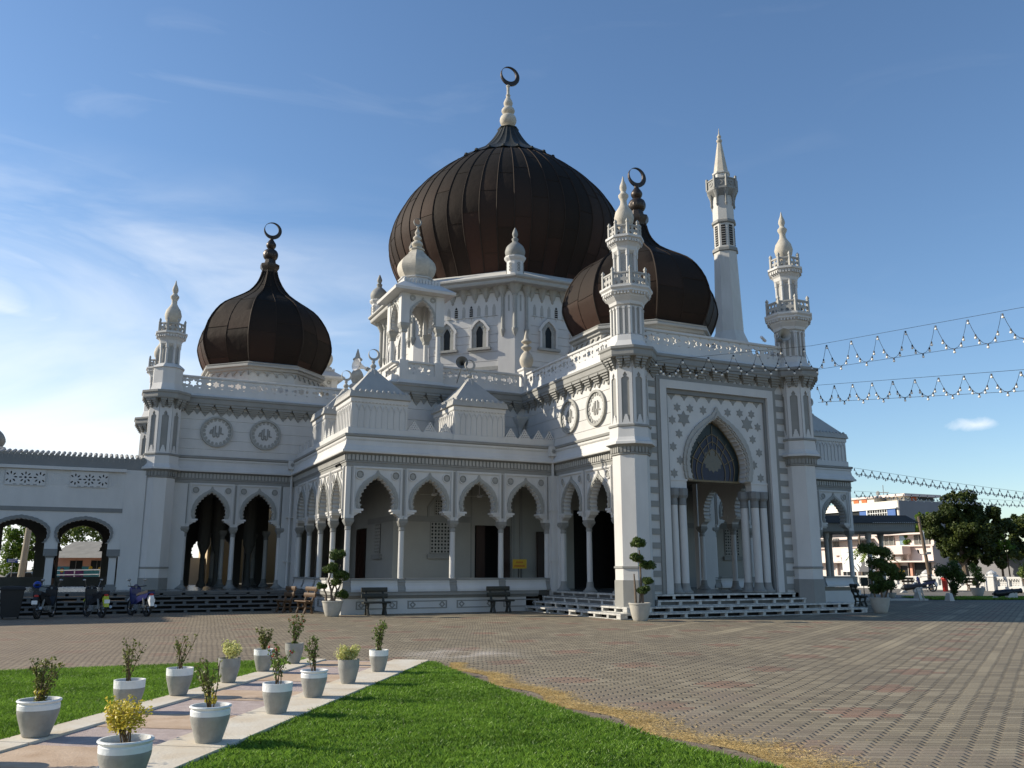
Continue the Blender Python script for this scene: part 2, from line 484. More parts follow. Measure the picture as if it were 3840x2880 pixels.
def lobed(pts, nl, amp, per=7):
    d = [0]
    for i in range(1, len(pts)): d.append(d[-1] + math.hypot(pts[i][0] - pts[i - 1][0], pts[i][1] - pts[i - 1][1]))
    L = d[-1]; step = L / (nl + .5); outp = []
    tot = int((nl + .5) * per * 2) // 2
    k = 0
    for q in range(tot + 1):
        s_ = min(L, q * (L / tot))
        while k < len(d) - 2 and d[k + 1] < s_: k += 1
        f = (s_ - d[k]) / max(1e-9, d[k + 1] - d[k])
        u = pts[k][0] + (pts[k + 1][0] - pts[k][0]) * f; z = pts[k][1] + (pts[k + 1][1] - pts[k][1]) * f
        du = pts[k + 1][0] - pts[k][0]; dz = pts[k + 1][1] - pts[k][1]; l = math.hypot(du, dz) or 1
        nx, nz = dz / l, -du / l
        ph = (s_ / step) % 1
        o = amp * sqrt(max(0, 1 - (2 * ph - 1) ** 2))
        if s_ >= L - 1e-6: nx, nz, o = 0, 1, amp
        outp.append((max(0, u + nx * o), z + max(nz, -.3) * o if u > 0.001 else z + o))
    outp[-1] = (0, outp[-1][1])
    return outp
def arch_path(hw, z0, z1, nl=0, amp=0, base=BASE, per=7):
    R = arch_right(hw, z0, z1, base)
    if nl: R = lobed(R, nl, amp, per)
    return [(-u, z) for u, z in R] + R[::-1][1:]

HB = 1.0275
def make_bay():
    m = M()
    ip = arch_path(.585, 3.76, 4.85, 8, .085)
    lp = [(-HB, 3.43), (-.87, 3.43), (-.86, 3.5), (-.70, 3.6), (-.60, 3.70)] + ip + [(.60, 3.70), (.70, 3.6), (.86, 3.5), (.87, 3.43), (HB, 3.43), (HB, 5.33), (-HB, 5.33)]
    m.plate(F0, [lp], -.30, 0)
    for sg in (-1, 1):
        a, b = sorted((sg * .865, sg * .95))
        m.fbox(F0, a, b, 3.52, 5.34, 0, .035)
        a, b = sorted((sg * .885, sg * .93))
        m.fbox(F0, a, b, 3.55, 5.30, .035, .055)
        a, b = sorted((sg * .53, sg * .93))
        m.fbox(F0, a, b, 3.70, 3.77, -.32, .07)
        a, b = sorted((sg * .60, sg * .93))
        m.fbox(F0, a, b, 3.62, 3.70, -.31, .05)
        a, b = sorted((sg * .87, sg * 1.0))
        m.fbox(F0, a, b, 3.43, 3.52, 0, .04)
        c = ngon_pts(sg * .69, 5.03, .175, 20); c2 = ngon_pts(sg * .69, 5.03, .14, 20)
        m.plate(F0, [c, c2], 0, .05)
    m.fbox(F0, -.865, .865, 5.245, 5.34, 0, .036)
    m.fbox(F0, -.865, .865, 5.27, 5.31, .036, .056)
    p = m.build('arch_panel', 'white', smooth=False)
    g = M()
    op = arch_path(.795, 3.78, 5.20, 7, .02, OGEE)
    ipo = arch_path(.60, 3.775, 4.865, 8, .085)
    g.plate(F0, [op + ipo[::-1]], .0, .045)
    op2 = arch_path(.74, 3.78, 5.06, 7, .02, OGEE)
    ip2 = arch_path(.655, 3.78, 4.93, 8, .07)
    g.plate(F0, [op2 + ip2[::-1]], .045, .07)
    g.build('moulding', 'mgray', p, local=True)
    r = M()
    r.fbox(F0, -HB, -.985, 3.56, 5.30, 0, .012); r.fbox(F0, .985, HB, 3.56, 5.30, 0, .012)
    r.build('inlay', 'gray', p, local=True)
    for sg in (-1, 1):
        r = M()
        r.plate(F0, [ngon_pts(sg * .69, 5.03, .141, 20)], 0, .012)
        r.build('rosette', 'gray', p, local=True)
        r = M()
        r.plate(F0, [star_pts(sg * .69, 5.03, .125, 6, .62)], .012, .03)
        r.plate(F0, [ngon_pts(sg * .69, 5.03, .05, 6)], .03, .04)
        r.build('star_relief', 'mgray', p, local=True)
    return p
def make_column(tall):
    s = M()
    zb = 1.22 if not tall else 1.12
    s.lathe(0, 0, [(.105, zb), (.108, 1.6), (.10, 3.03)], 16)
    c = s.build('column', 'white', smooth=True)
    g = M()
    g.lathe(0, 0, [(.115, 3.00), (.125, 3.03), (.115, 3.05), (.11, 3.14), (.14, 3.18), (.17, 3.26), (.155, 3.27)], 16)
    g.sq(0, 0, [(.12, 3.20), (.17, 3.30), (.185, 3.37), (.165, 3.372), (.165, 3.43)])
    g.build('capital', 'gray', c, local=True)
    b = M()
    if tall:
        b.lathe(0, 0, [(.27, .76), (.27, .80), (.22, .83), (.15, .93), (.125, 1.10), (.13, 1.13)], 16)
    else:
        b.sq(0, 0, [(.20, .79), (.20, .84), (.145, 1.0), (.145, 1.10), (.16, 1.14), (.135, 1.17), (.155, 1.24), (.11, 1.26)])
    b.build('base', 'gray', c, local=True)
    return c

def teeth(m, F, u0, u1, ztop, sp=.70, dep=.26, h=.52):
    n = max(1, round((u1 - u0) / sp)); sp = (u1 - u0) / n
    for i in range(n):
        c = u0 + (i + .5) * sp
        for k in range(4):
            wd = sp * (.45 - .075 * k); zt = ztop - k * .085
            m.fbox(F, c - wd, c + wd, zt - .085, zt, 0, dep * (1 - .2 * k))
        m.plate(F, [[(c - sp * .22, ztop - .33), (c, ztop - h), (c + sp * .22, ztop - .33)]], 0, dep * .18)
        e = c + sp / 2
        if i < n - 1:
            m.plate(F, [[(e - sp * .24, ztop - .2), (e - sp * .13, ztop - .33), (e, ztop - h * .86), (e + sp * .13, ztop - .33), (e + sp * .24, ztop - .2)]], 0, .03)
def star_parapet(m, F, u0, u1, z0, z1, w0, w1, mod=.96):
    n = max(1, round((u1 - u0) / mod)); mod = (u1 - u0) / n; zc = (z0 + z1) / 2; hh = (z1 - z0)
    for i in range(n):
        a = u0 + i * mod; b = a + mod; c = (a + b) / 2
        R = hh * .36
        loops = [[(a, z0), (b, z0), (b, z1), (a, z1)], star_pts(c, zc, R)]
        for dx in (-.28, .28): loops.append(ngon_pts(c + dx * mod, zc, hh * .17, 6))
        loops.append(star_pts(a + mod * .09, zc, hh * .14)) if mod > .6 else None
        for dx in (-.28, .28):
            x = c + dx * mod
            loops.append([(x - .05, z1 - hh * .13), (x + .05, z1 - hh * .13), (x + .03, z1 - hh * .05), (x - .03, z1 - hh * .05)][::-1])
            loops.append([(x - .05, z0 + hh * .13), (x + .05, z0 + hh * .13), (x + .03, z0 + hh * .05), (x - .03, z0 + hh * .05)])
        m.plate(F, loops, w0, w1)
def lattice(m, F, u0, u1, z0, z1, w0, w1, nx, nz):
    """pierced screen of circles and diamonds"""
    dx = (u1 - u0) / nx; dz = (z1 - z0) / nz; loops = [[(u0, z0), (u1, z0), (u1, z1), (u0, z1)]]
    for i in range(nx):
        for j in range(nz):
            c = (u0 + (i + .5) * dx, z0 + (j + .5) * dz); r = min(dx, dz) * .36
            loops.append(ngon_pts(c[0], c[1], r, 8 if (i + j) % 2 else 4, pi / 4 * 0))
    m.plate(F, loops, w0, w1)

# ------------------------------------------------------------ the mosque
MX, MY = 20.77, 44.1
mosque = empty('mosque', (MX, MY, 0), 0, 'white mosque with dark copper domes, arcaded verandas and a tall arched portal', 'mosque')

# --- base, floor, steps
b = M()
BP = [(8.13, 36.9), (8.13, 31.22), (15.5, 31.22)]
b.sweep(BP, [(0, 0), (0, .56), (.0, .60), (-.3, .60), (-.3, 0)], ring=True)
b.build('basement_wall', 'white', mosque)
b = M()
b.sweep([(8.13, 36.9), (8.13, 31.22), (16.0, 31.22)], [(.003, .55), (.05, .56), (.09, .62), (.14, .66), (.14, .74), (.16, .79), (-.32, .79), (-.32, .55)], ring=True)
b.build('base_ledge', 'gray', mosque)
b = M()
def base_panel(F, c, hw):
    b.plate(F, [[(c - hw, .17), (c + hw, .17), (c + hw, .46), (c - hw, .46)], [(c - hw + .05, .21), (c - hw + .05, .42), (c + hw - .05, .42), (c + hw - .05, .21)]], 0, .014)
    for sg in (-1, 1):
        x = c + sg * (hw - .2)
        b.plate(F, [ngon_pts(x, .315, .125, 4), ngon_pts(x, .315, .06, 4)[::-1]], .002, .018)
FS = frame(0, 31.22, 0)
for k in range(4): base_panel(FS, 9.45 + 1.95 * k, .78)
FW = frame(8.13, 31.22, -90)
for k in range(3): base_panel(FW, -1.0 - 1.9 * k, .75)
b.build('base_relief', 'gray', mosque)

fl = M()
fl.box(8.2, 33.3, 31.3, 57, .60, .765)
fl.box(-25, 8.22, 37.0, 51, .60, .764)
fl.box(16.86, 24.06, 25.0, 31.3, .60, .763)
fl.build('floor', 'floor', mosque)

# front and side steps of the portal: white slabs on little posts, open risers
st = M(); sd = M(); rng = random.Random(3)
NZ = [.19, .38, .57, .755]
def step_run(path, lastpath, z, dep=.36, slab=.055):
    st.sweep(path, [(0, z - slab), (0, z), (-dep - .12, z), (-dep - .12, z - slab)], ring=True)
    st.sweep(path, [(-.03, z - .19 + .004), (-.03, z - .165), (-dep, z - .165), (-dep, z - .19 + .004)], ring=True)
    for i in range(len(path) - 1):
        p = Vector(path[i]); q = Vector(path[i + 1]); L = (q - p).length; d = (q - p).normalized(); nrm = Vector((d.y, -d.x))
        n = max(1, int(L / .78)); off = rng.uniform(0, .3)
        for k in range(n + 1):
            c = p + d * min(L - .07, max(.07, k * L / n + (off if 0 < k < n else 0) * .5))
            a = c - nrm * .02
            P = [a - d * .06, a + d * .06, a + d * .06 - nrm * .25, a - d * .06 - nrm * .25]
            vs = [(x.x, x.y, z - .167) for x in P] + [(x.x, x.y, z - slab + .001) for x in P]
            st.add(vs, [(0, 3, 2, 1), (4, 5, 6, 7), (0, 1, 5, 4), (1, 2, 6, 5), (2, 3, 7, 6), (3, 0, 4, 7)])
        sd.sweep([tuple(p - nrm * .3 + d * .05), tuple(q - nrm * .3 - d * .05)], [(0, z - .18), (0, z - .06), (-.05, z - .06), (-.05, z - .18)], ring=True)
S0, SF, SL = .37, 24.25, 15.42
for k in range(4):
    o = (3 - k)
    x = SL + k * S0; y = SF + k * .19 + (.0 if k < 2 else .15)
    if k < 2:
        path = [(x, 31.1 ), (x, y), (26.3 - .45 * k, y), (26.3 - .45 * k, 25.3)]
        step_run(path, None, NZ[k])
    else:
        step_run([(x, 31.1), (x, 25.75)], None, NZ[k])
        step_run([(17.25, y), (23.5 + .35 * (3 - k), y)], None, NZ[k])
st.build('steps', 'stepw', mosque)
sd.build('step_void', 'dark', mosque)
g = M()
g.box(16.2, 24.6, 24.9, 31.1, .02, .57)
g.box(16.6, 24.3, 25.0, 31.1, .57, .752)
g.build('step_core', 'stepg', mosque)
# long grey steps in front of the left wing and walkway
st = M(); sd = M()
for k in range(5):
    z = .15 * (k + 1); y = 35.3 + .32 * k
    st.box(-26, 8.10, y, y + .45, z - .05, z if k < 4 else .762)
    if k == 4: st.box(-26, 8.10, y + .02, y + 1.6, .62, .76)
    n = 42
    for i in range(n):
        xx = -25.9 + i * 34.0 / n + (k % 2) * .4
        if xx < 8.0: st.box(xx, xx + .12, y + .02, y + .3, z - .15, z - .049)
    sd.box(-26, 8.08, y + .28, y + .36, z - .15, z - .052)
st.box(-26, 8.1, 35.3, 36.6, -.02, .012)
st.build('long_steps', 'stepg', mosque)
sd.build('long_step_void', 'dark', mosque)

# --- arcades
col0 = make_column(False); col1 = make_column(True); bay0 = make_bay()
used = {'c0': 0, 'c1': 0, 'b': 0}
def rel(x, y): return (x - MX, y - MY, 0)
def put_col(x, y, tall=False):
    k = 'c1' if tall else 'c0'; o = col1 if tall else col0
    if used[k] == 0: o.parent = mosque; o.location = rel(x, y); used[k] = 1
    else: dup(o, mosque, rel(x, y), 0)
def put_bay(x, y, deg):
    if used['b'] == 0: bay0.parent = mosque; bay0.location = rel(x, y); bay0.rotation_euler = (0, 0, radians(deg)); used['b'] = 1
    else: dup(bay0, mosque, rel(x, y), radians(deg))
YB = 31.22; XB = 8.13; P_ = 2.055
for k in range(4): put_bay(9.335 + P_ * k, YB, 0)
for k in range(5): put_col(9.335 - HB + P_ * k, YB + .15)
for k in range(4): put_bay(XB, 32.415 + P_ * k, -90)
for k in range(4): put_col(XB + .15, 32.415 + HB + P_ * k)
YL = 40.63
for k in range(2): put_bay(4.53 + P_ * k, YL, 0)
for k in range(3): put_col(4.53 - HB + P_ * k, YL + .15, True)
XP = 16.85
for k in range(2): put_bay(XP, 27.775 + P_ * k, -90)
for k in range(3): put_col(XP + .15, 27.775 - HB + P_ * k, True)
XQ = 24.07
for k in range(2): put_bay(XQ, 27.775 + P_ * k, 90)
for k in range(3): put_col(XQ - .15, 27.775 - HB + P_ * k, True)
for k in range(4): put_bay(32.17 - P_ * k, YB, 0)
for k in range(5): put_col(32.17 + HB - P_ * k, YB + .15)
for k in range(2): put_bay(33.37, 32.415 + P_ * k, 90); put_col(33.22, 32.415 + HB + P_ * k)
# far side of the left wing, seen through its arches
for k in range(3): put_col(4.53 - HB + P_ * k, 47.75, True); put_col(4.53 - HB + P_ * k, 44.2, True)
fw = M()
# filler wall pieces beside the bays, 3.43..5.33 and piers down to the floor
fw.box(8.13, 9.335 - HB, 31.221, 31.52, 3.431, 5.33)
fw.box(8.131, 8.43, 31.222, 32.415 - HB, 3.432, 5.33)
fw.box(8.14, 8.40, 39.62, 40.7, .76, 5.33)
fw.box(2.3, 3.5, 40.64, 40.93, .76, 5.33)
fw.box(7.64, 8.2, 40.64, 40.93, .76, 5.33)
fw.box(16.862, 17.15, 25.4, 26.74, .755, 5.33)
fw.box(16.30, 16.9, 31.225, 31.5, 3.43, 5.33)
fw.box(16.58, 16.9, 31.05, 31.5, .0, 5.33)
fw.box(16.862, 17.15, 30.86, 31.3, .76, 5.33)
fw.box(23.77, 24.06, 25.4, 26.74, .755, 5.33)
fw.box(24.0, 24.96, 31.225, 31.5, .6, 5.33)
fw.box(33.19, 33.37, 31.221, 31.5, 3.43, 5.33)
fw.box(24.0, 33.5, 31.22, 31.5, .0, .6)
fw.box(2.3, 3.5, 47.6, 47.9, .76, 5.33)
fw.build('side_wall', 'white', mosque)
# low parapet benches between the columns
pw = M(); pc = M()
for F, us in ((frame(0, YB, 0), [(9.335 - HB + P_ * k + .15, 9.335 + HB + P_ * k - .15) for k in range(4)]),
              (frame(XB, 0, -90), [(-(32.415 + HB + P_ * k) + .15, -(32.415 - HB + P_ * k) - .15) for k in range(4)]),
              (frame(0, YB, 0), [(32.17 - HB - P_ * k + .15, 32.17 + HB - P_ * k - .15) for k in range(4)])):
    for a, c in us:
        prof = [(.86, .085), (.92, .06), (1.0, .02), (1.1, -.005), (1.19, -.01)]
        vs = []; fs = []
        for z, o in prof: vs += [F(a, z, o), F(c, z, o)]
        for i in range(len(prof) - 1): fs.append((2 * i, 2 * i + 1, 2 * i + 3, 2 * i + 2))
        pw.add(vs, fs)
        pw.fbox(F, a, c, .79, 1.195, -.22, -.012); pw.fbox(F, a, c, .79, .87, -.012, .09)
        pw.fbox(F, a, c, 1.105, 1.125, -.02, .012)
        pc.fbox(F, a, c, 1.195, 1.27, -.26, .03)
pw.build('bench_wall', 'white', mosque); pc.build('bench_cap', 'gray', mosque)

# --- entablature
EP = [(2.5, YL), (XB, YL), (XB, YB), (XP, YB), (XP, 25.55)]
EP2 = [(XQ, 25.55), (XQ, YB), (33.37, YB), (33.37, 38)]
def both(m, prof, ring=True):
    m.sweep(EP, prof, ring=ring); m.sweep(EP2, prof, ring=ring)
e = M(); both(e, [(.02, 5.33), (.02, 5.48), (.05, 5.49), (.05, 5.53), (.03, 5.54), (.03, 5.78), (.10, 5.80), (.14, 5.825), (-.28, 5.825), (-.28, 5.33)])
e.build('frieze_band', 'gray', mosque)
e = M(); both(e, [(.0, 5.83), (.21, 5.83), (.22, 5.86), (.21, 5.92), (.17, 5.95), (.14, 6.03), (.09, 6.12), (.06, 6.30), (.06, 6.33), (.09, 6.35), (.09, 6.42), (-.28, 6.42), (-.28, 5.83)])
e.build('entablature', 'white', mosque)
e = M(); both(e, [(.09, 6.425), (.13, 6.45), (.14, 6.53), (.10, 6.55), (-.28, 6.55), (-.28, 6.425)])
e.build('string_course', 'gray', mosque)
e = M()
def leaves(F, u0, u1, z0, z1, sp=.15, w0=.03, w1=.075):
    n = int((u1 - u0) / sp)
    for i in range(n):
        c = u0 + (i + .5) * (u1 - u0) / n
        e.plate(F, [[(c - .05, z0), (c + .05, z0), (c + .05, z1 - .05), (c + .03, z1 - .015), (c, z1), (c - .03, z1 - .015), (c - .05, z1 - .05)]], w0, w1)
for F, a, c in ((frame(0, YL, 0), 3.0, XB), (frame(XB, 0, -90), -YL + .1, -YB), (frame(0, YB, 0), XB, XP - .1), (frame(XP, 0, -90), -YB + .1, -25.8), (frame(0, YB, 0), 24.2, 33.37)):
    leaves(F, a, c, 5.56, 5.775)
    n = int((c - a) / .15)
e.build('leaf_frieze', 'lgray', mosque)
e = M()
for F, a, c in ((frame(0, YL, 0), 3.0, XB), (frame(XB, 0, -90), -YL + .1, -YB), (frame(0, YB, 0), XB, XP - .1), (frame(XP, 0, -90), -YB + .1, -25.8)):
    n = int((c - a) / .085)
    for i in range(n):
        u = a + i * (c - a) / n
        e.fbox(F, u + .01, u + .055, 6.30, 6.35, .055, .085)
e.build('dentil_course', 'white2', mosque)

# veranda parapet with pierced stepped merlons
pp = M()
pp.sweep([(XB, 40.5), (XB, YB), (XP - .02, YB)], [(.0, 6.55), (.0, 6.80), (-.10, 6.80), (-.10, 6.55)], ring=True)
pp.sweep([(24.2, YB), (33.37, YB), (33.37, 37)], [(.0, 6.55), (.0, 6.80), (-.10, 6.80), (-.10, 6.55)], ring=True)
def merlon(F, c):
    lp = []
    st_ = 5
    for i in range(st_):
        w_ = .265 - i * .05; z = 6.80 + i * .075
        lp.append((c - w_, z)); lp.append((c - w_ + .0, z + .05)); lp.append((c - w_ + .055, z + .05))
    lp.append((c - .035, 7.19)); lp.append((c + .035, 7.19))
    R = [(2 * c - u, z) for u, z in lp[:-2]][::-1]
    loops = [lp + R]
    for r_, nn in ((0, 4), (1, 3), (2, 2), (3, 1)):
        for q in range(nn):
            loops.append(ngon_pts(c + (q - (nn - 1) / 2) * .1, 6.86 + r_ * .08, .030, 4))
    pp.plate(F, loops, -.08, -.02)
Fs = frame(0, YB, 0); Fw = frame(XB, 0, -90)
for c in (10.73, 11.38, 12.02, 14.85, 15.48, 16.12, 16.62, 30.4, 29.7): merlon(Fs, c)
for c in (33.72, 34.32, 34.95, 38.0, 38.65, 39.3, 39.95): merlon(Fw, -c)
pp.build('merlon_parapet', 'white', mosque)

# --- upper walls with board-like grooves
def grooved(z0, z1, zs, w=0.0, d=.022, h=.013):
    p = [(w, z0)]
    for z in zs: p += [(w, z - h), (w - d, z - h * .6), (w - d, z + h * .6), (w, z + h)]
    return p + [(w, z1)]
GZ = [6.86, 7.29, 7.73, 8.19]
UPn = [(2.5, YL), (10.67, YL), (10.67, 34.0), (XP, 34.0), (XP, 25.45)]
UP2 = [(XQ, 25.45), (XQ, 34.0), (30.87, 34.0), (30.87, 54.2), (XQ + 0, 54.2)]
UP3 = [(10.67, 54.2), (10.67, 47.85), (2.5, 47.85)]
uw = M()
for P in (UPn, UP2, UP3):
    uw.sweep(P, grooved(5.9 if P is not UPn else 5.34, 8.92, GZ) + [(-.3, 8.92), (-.3, 5.9 if P is not UPn else 5.34)], ring=True)
uw.build('upper_wall', 'white', mosque)
uc = M()
FRONT = [(17.05, 25.2), (23.87, 25.2)]
for P in (UPn, UP2, UP3, FRONT):
    uc.sweep(P, [(.0, 8.84), (.24, 8.87), (.27, 8.92), (.27, 9.10), (.31, 9.14), (.31, 9.22), (.29, 9.24), (-.3, 9.24), (-.3, 8.84)], ring=True)
for F, a, c in ((frame(0, YL, 0), 2.95, 10.6), (frame(10.67, 0, -90), -YL, -34.05), (frame(0, 34.0, 0), 10.72, XP - .05), (frame(XP, 0, -90), -33.95, -25.9), (frame(0, 25.2, 0), 17.3, 23.65), (frame(0, 34, 0), 24.1, 30.8)):
    teeth(uc, F, a, c, 8.87)
uc.build('bracket_cornice', 'gray', mosque)
ur = M()
for P in (UPn, UP2, UP3, FRONT):
    ur.sweep(P, [(.26, 9.245), (.16, 9.29), (.11, 9.36), (.085, 9.60), (.0, 9.60), (-.2, 9.60), (-.2, 9.245)], ring=True)
    ur.sweep(P, [(.09, 10.08), (.11, 10.10), (.11, 10.17), (.06, 10.19), (-.06, 10.19), (-.06, 10.08)], ring=True)
for F, a, c in ((frame(0, YL, 0), 2.9, 10.66), (frame(10.67, 0, -90), -YL + .1, -35.6), (frame(0, 34.0, 0), 12.75, XP - .3), (frame(XP, 0, -90), -33.75, -25.7), (frame(0, 25.2, 0), 17.15, 23.8), (frame(XQ, 0, 90), 25.6, 34)):
    star_parapet(ur, F, a, c, 9.60, 10.082, .0, .06)
ur.build('star_parapet', 'white', mosque)

# flat roofs and ceilings
rf = M()
rf.box(8.2, XP, 31.3, 34.1, 5.5, 6.5); rf.box(8.2, 10.75, 34.0, 40.7, 5.5, 6.5)
rf.box(XQ, 33.3, 31.3, 34.1, 5.5, 6.5)
rf.box(10.75, 30.8, 34.06, 54.1, 8.95, 9.3); rf.box(2.5, 10.8, YL + .06, 47.8, 8.95, 9.28); rf.box(XP + .06, XQ - .06, 25.3, 34.1, 8.95, 9.29)
rf.build('flat_roof', 'white2', mosque)
cg = M()
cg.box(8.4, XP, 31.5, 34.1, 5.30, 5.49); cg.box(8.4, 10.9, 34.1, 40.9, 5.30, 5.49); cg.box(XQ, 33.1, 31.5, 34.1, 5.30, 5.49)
cg.box(2.5, 11.5, YL + .3, 56.5, 5.35, 5.5); cg.box(XP + .3, XQ - .3, 25.9, 34.1, 5.35, 5.5)  # left wing ceiling stretched far back to keep sky light out
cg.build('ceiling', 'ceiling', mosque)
iw = M(); iw.box(2.3, 2.5, 41.2, 56.5, .76, 5.4); iw.box(8.7, 9.0, 41.2, 46.5, .76, 5.4); iw.plate(frame(0, 50.0, 0), [[(2.5, .766), (4.72, .766), (4.72, 2.2)] + [(u + 5.8, z) for u, z in arch_path(1.0, 2.2, 3.5, 9, .07)] + [(6.9, 2.2), (6.9, .766), (7.33, .766), (7.33, 3.2), (7.5, 3.2), (7.5, .766), (7.78, .766), (7.78, 3.2), (8.0, 3.2), (8.0, .766), (8.7, .766), (8.7, 5.36), (2.5, 5.36)]], -.3, 0)  # closed left side wall added to cut light; dark tone stands for shade
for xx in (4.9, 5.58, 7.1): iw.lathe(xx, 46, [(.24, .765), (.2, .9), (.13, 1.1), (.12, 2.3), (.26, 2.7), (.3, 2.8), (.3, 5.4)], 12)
iw.build('shade_toned_inner_wall', 'ceiling', mosque)
MT['rooftile'] = mat('red_roof_tile', (.24, .045, .025), .8, .25, 4, .02, 12)
rt_ = M()
rt_.box(3.4, 10.0, 41.3, 42.6, 9.28, 9.62); rt_.box(11.6, 16.4, 34.7, 36.2, 9.3, 9.5)
rt_.build('tiled_gutter_roof', 'rooftile', mosque)

# --- round calligraphy medallions
def medallion(x, y, deg, zc):
    F = frame(x, y, deg)
    m = M()
    m.plate(F, [ngon_pts(0, zc, .70, 44), ngon_pts(0, zc, .605, 44)], 0, .10)
    k = 19
    for i in range(k):
        t = 2 * pi * i / k + .1
        c = (.545 * cos(t), zc + .545 * sin(t))
        pts = [(c[0] + .062 * cos(t + a), c[1] + .075 * sin(t + a)) for a in [2 * pi * j / 9 for j in range(9)]]
        m.plate(F, [pts], 0, .045)
    o = m.build('medallion', 'mgray', mosque)
    d = M(); d.plate(F, [ngon_pts(0, zc, .608, 44)], .0, .02); d.build('medallion_field', 'white', o)
    s_ = M(); L = .026
    def bar(pts):
        for i in range(len(pts) - 1):
            a = Vector(pts[i]); c = Vector(pts[i + 1]); dd = (c - a).normalized(); n_ = Vector((-dd.y, dd.x)) * L
            a2 = a - dd * L * .8; c2 = c + dd * L * .8
            q = [a2 + n_, a2 - n_, c2 - n_, c2 + n_]
            s_.plate(F, [[(v.x, zc + v.y) for v in q]], .02, .046 + .001 * i)
    bar([(-.30, -.07), (-.20, -.07), (-.20, .09), (-.26, .06), (-.30, -.07)])
    bar([(-.16, .20), (-.165, -.20), (-.12, -.24), (-.075, -.20), (-.075, .26)])
    bar([(-.075, -.06), (.0, -.06), (.0, -.20), (.045, -.24), (.09, -.20), (.095, .26)])
    bar([(.17, .19), (.17, -.07), (.27, -.09)])
    s_.build('calligraphy', 'gray', o)
medallion(4.55, YL, 0, 7.68); medallion(6.70, YL, 0, 7.68)
medallion(XP, 29.88, -90, 7.62); medallion(XP, 27.79, -90, 7.62)

# --- portal front
pf = M(); FP = frame(0, 25.2, 0)
ox0, ox1, oz1 = 18.24, 22.62, 7.83
pf.plate(FP, [[(16.9, .76), (17.89, .76), (17.89, 8.33), (23.14, 8.33), (23.14, .76), (24.05, .76), (24.05, 8.95), (16.9, 8.95)]], -.5, 0)
pf.build('portal_wall', 'white', mosque)
pg = M()
pg.plate(FP, [[(17.74, .76), (17.885, .76), (17.885, 8.335), (23.145, 8.335), (23.145, .76), (23.29, .76), (23.29, 8.47), (17.74, 8.47)]], 0, .05)
for i in range(16):
    z = 8.14 - i * .478
    if z < .9: continue
    pg.fbox(FP, 17.30, 17.74, z - .11, z + .10, 0, .03); pg.fbox(FP, 23.29, 23.74, z - .11, z + .10, 0, .03)
pg.build('quoins', 'gray', mosque)
pw_ = M()
pw_.plate(FP, [[(17.888, .76), (18.17, .76), (18.17, 8.03), (22.86, 8.03), (22.86, .76), (23.142, .76), (23.142, 8.332), (17.888, 8.332)]], -.45, .075)
pw_.build('portal_frame', 'white', mosque)
pb = M()
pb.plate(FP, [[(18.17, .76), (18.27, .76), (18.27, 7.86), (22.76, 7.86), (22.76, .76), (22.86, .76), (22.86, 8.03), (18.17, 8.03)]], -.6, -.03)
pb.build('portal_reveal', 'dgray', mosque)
FT = frame(0, 25.32, 0)
CX = 20.5
ph = M()
ip = [(u + CX, z) for u, z in arch_path(1.24, 4.76, 7.02, 15, .06, BASE)]
ph.plate(FT, [[(18.26, 4.76)] + ip + [(22.77, 4.76), (22.77, 7.87), (18.26, 7.87)]], -.36, 0)
ph.fbox(FT, 18.27, 19.02, 4.44, 4.76, -.3, .03); ph.fbox(FT, 21.98, 22.76, 4.44, 4.76, -.3, .03)
ph.fbox(FT, 18.27, 19.05, 4.70, 4.765, -.3, .05); ph.fbox(FT, 21.95, 22.76, 4.70, 4.765, -.3, .05)
ph.build('tympanum_field', 'white', mosque)
po = M()
a1 = [(u + CX, z) for u, z in arch_path(1.56, 4.78, 7.50, 13, .035, OGEE)]
a2 = [(u + CX, z) for u, z in arch_path(1.27, 4.78, 7.05, 15, .06, BASE)]
po.plate(FT, [a1 + a2[::-1]], 0, .08)
a3 = [(u + CX, z) for u, z in arch_path(1.46, 4.79, 7.28, 13, .035, OGEE)]
a4 = [(u + CX, z) for u, z in arch_path(1.33, 4.79, 7.11, 15, .055, BASE)]
po.plate(FT, [a3 + a4[::-1]], .08, .12)
po.build('portal_arch_moulding', 'lgray', mosque)
ps = M()
for x, z in [(18.76, 7.38), (19.33, 7.38), (19.93, 7.36), (21.07, 7.36), (21.64, 7.38), (22.21, 7.38), (18.52, 6.9), (18.80, 6.41), (18.52, 5.92), (18.80, 5.44), (18.52, 4.96), (22.48, 6.9), (22.20, 6.41), (22.48, 5.92), (22.20, 5.44), (22.48, 4.96)]:
    ps.plate(FT, [star_pts(x, z, .175)], .0, .016)
for x in (19.03, 21.97): ps.plate(FT, [star_pts(x, 6.98, .30)], .0, .022)
for i in range(8):
    x = 18.52 + i * .566
    ps.plate(FT, [[(x - .16, 7.86), (x - .13, 7.79), (x - .08, 7.77), (x, 7.64), (x + .08, 7.77), (x + .13, 7.79), (x + .16, 7.86)]], .0, .016)
ps.build('star_relief', 'gray', mosque)
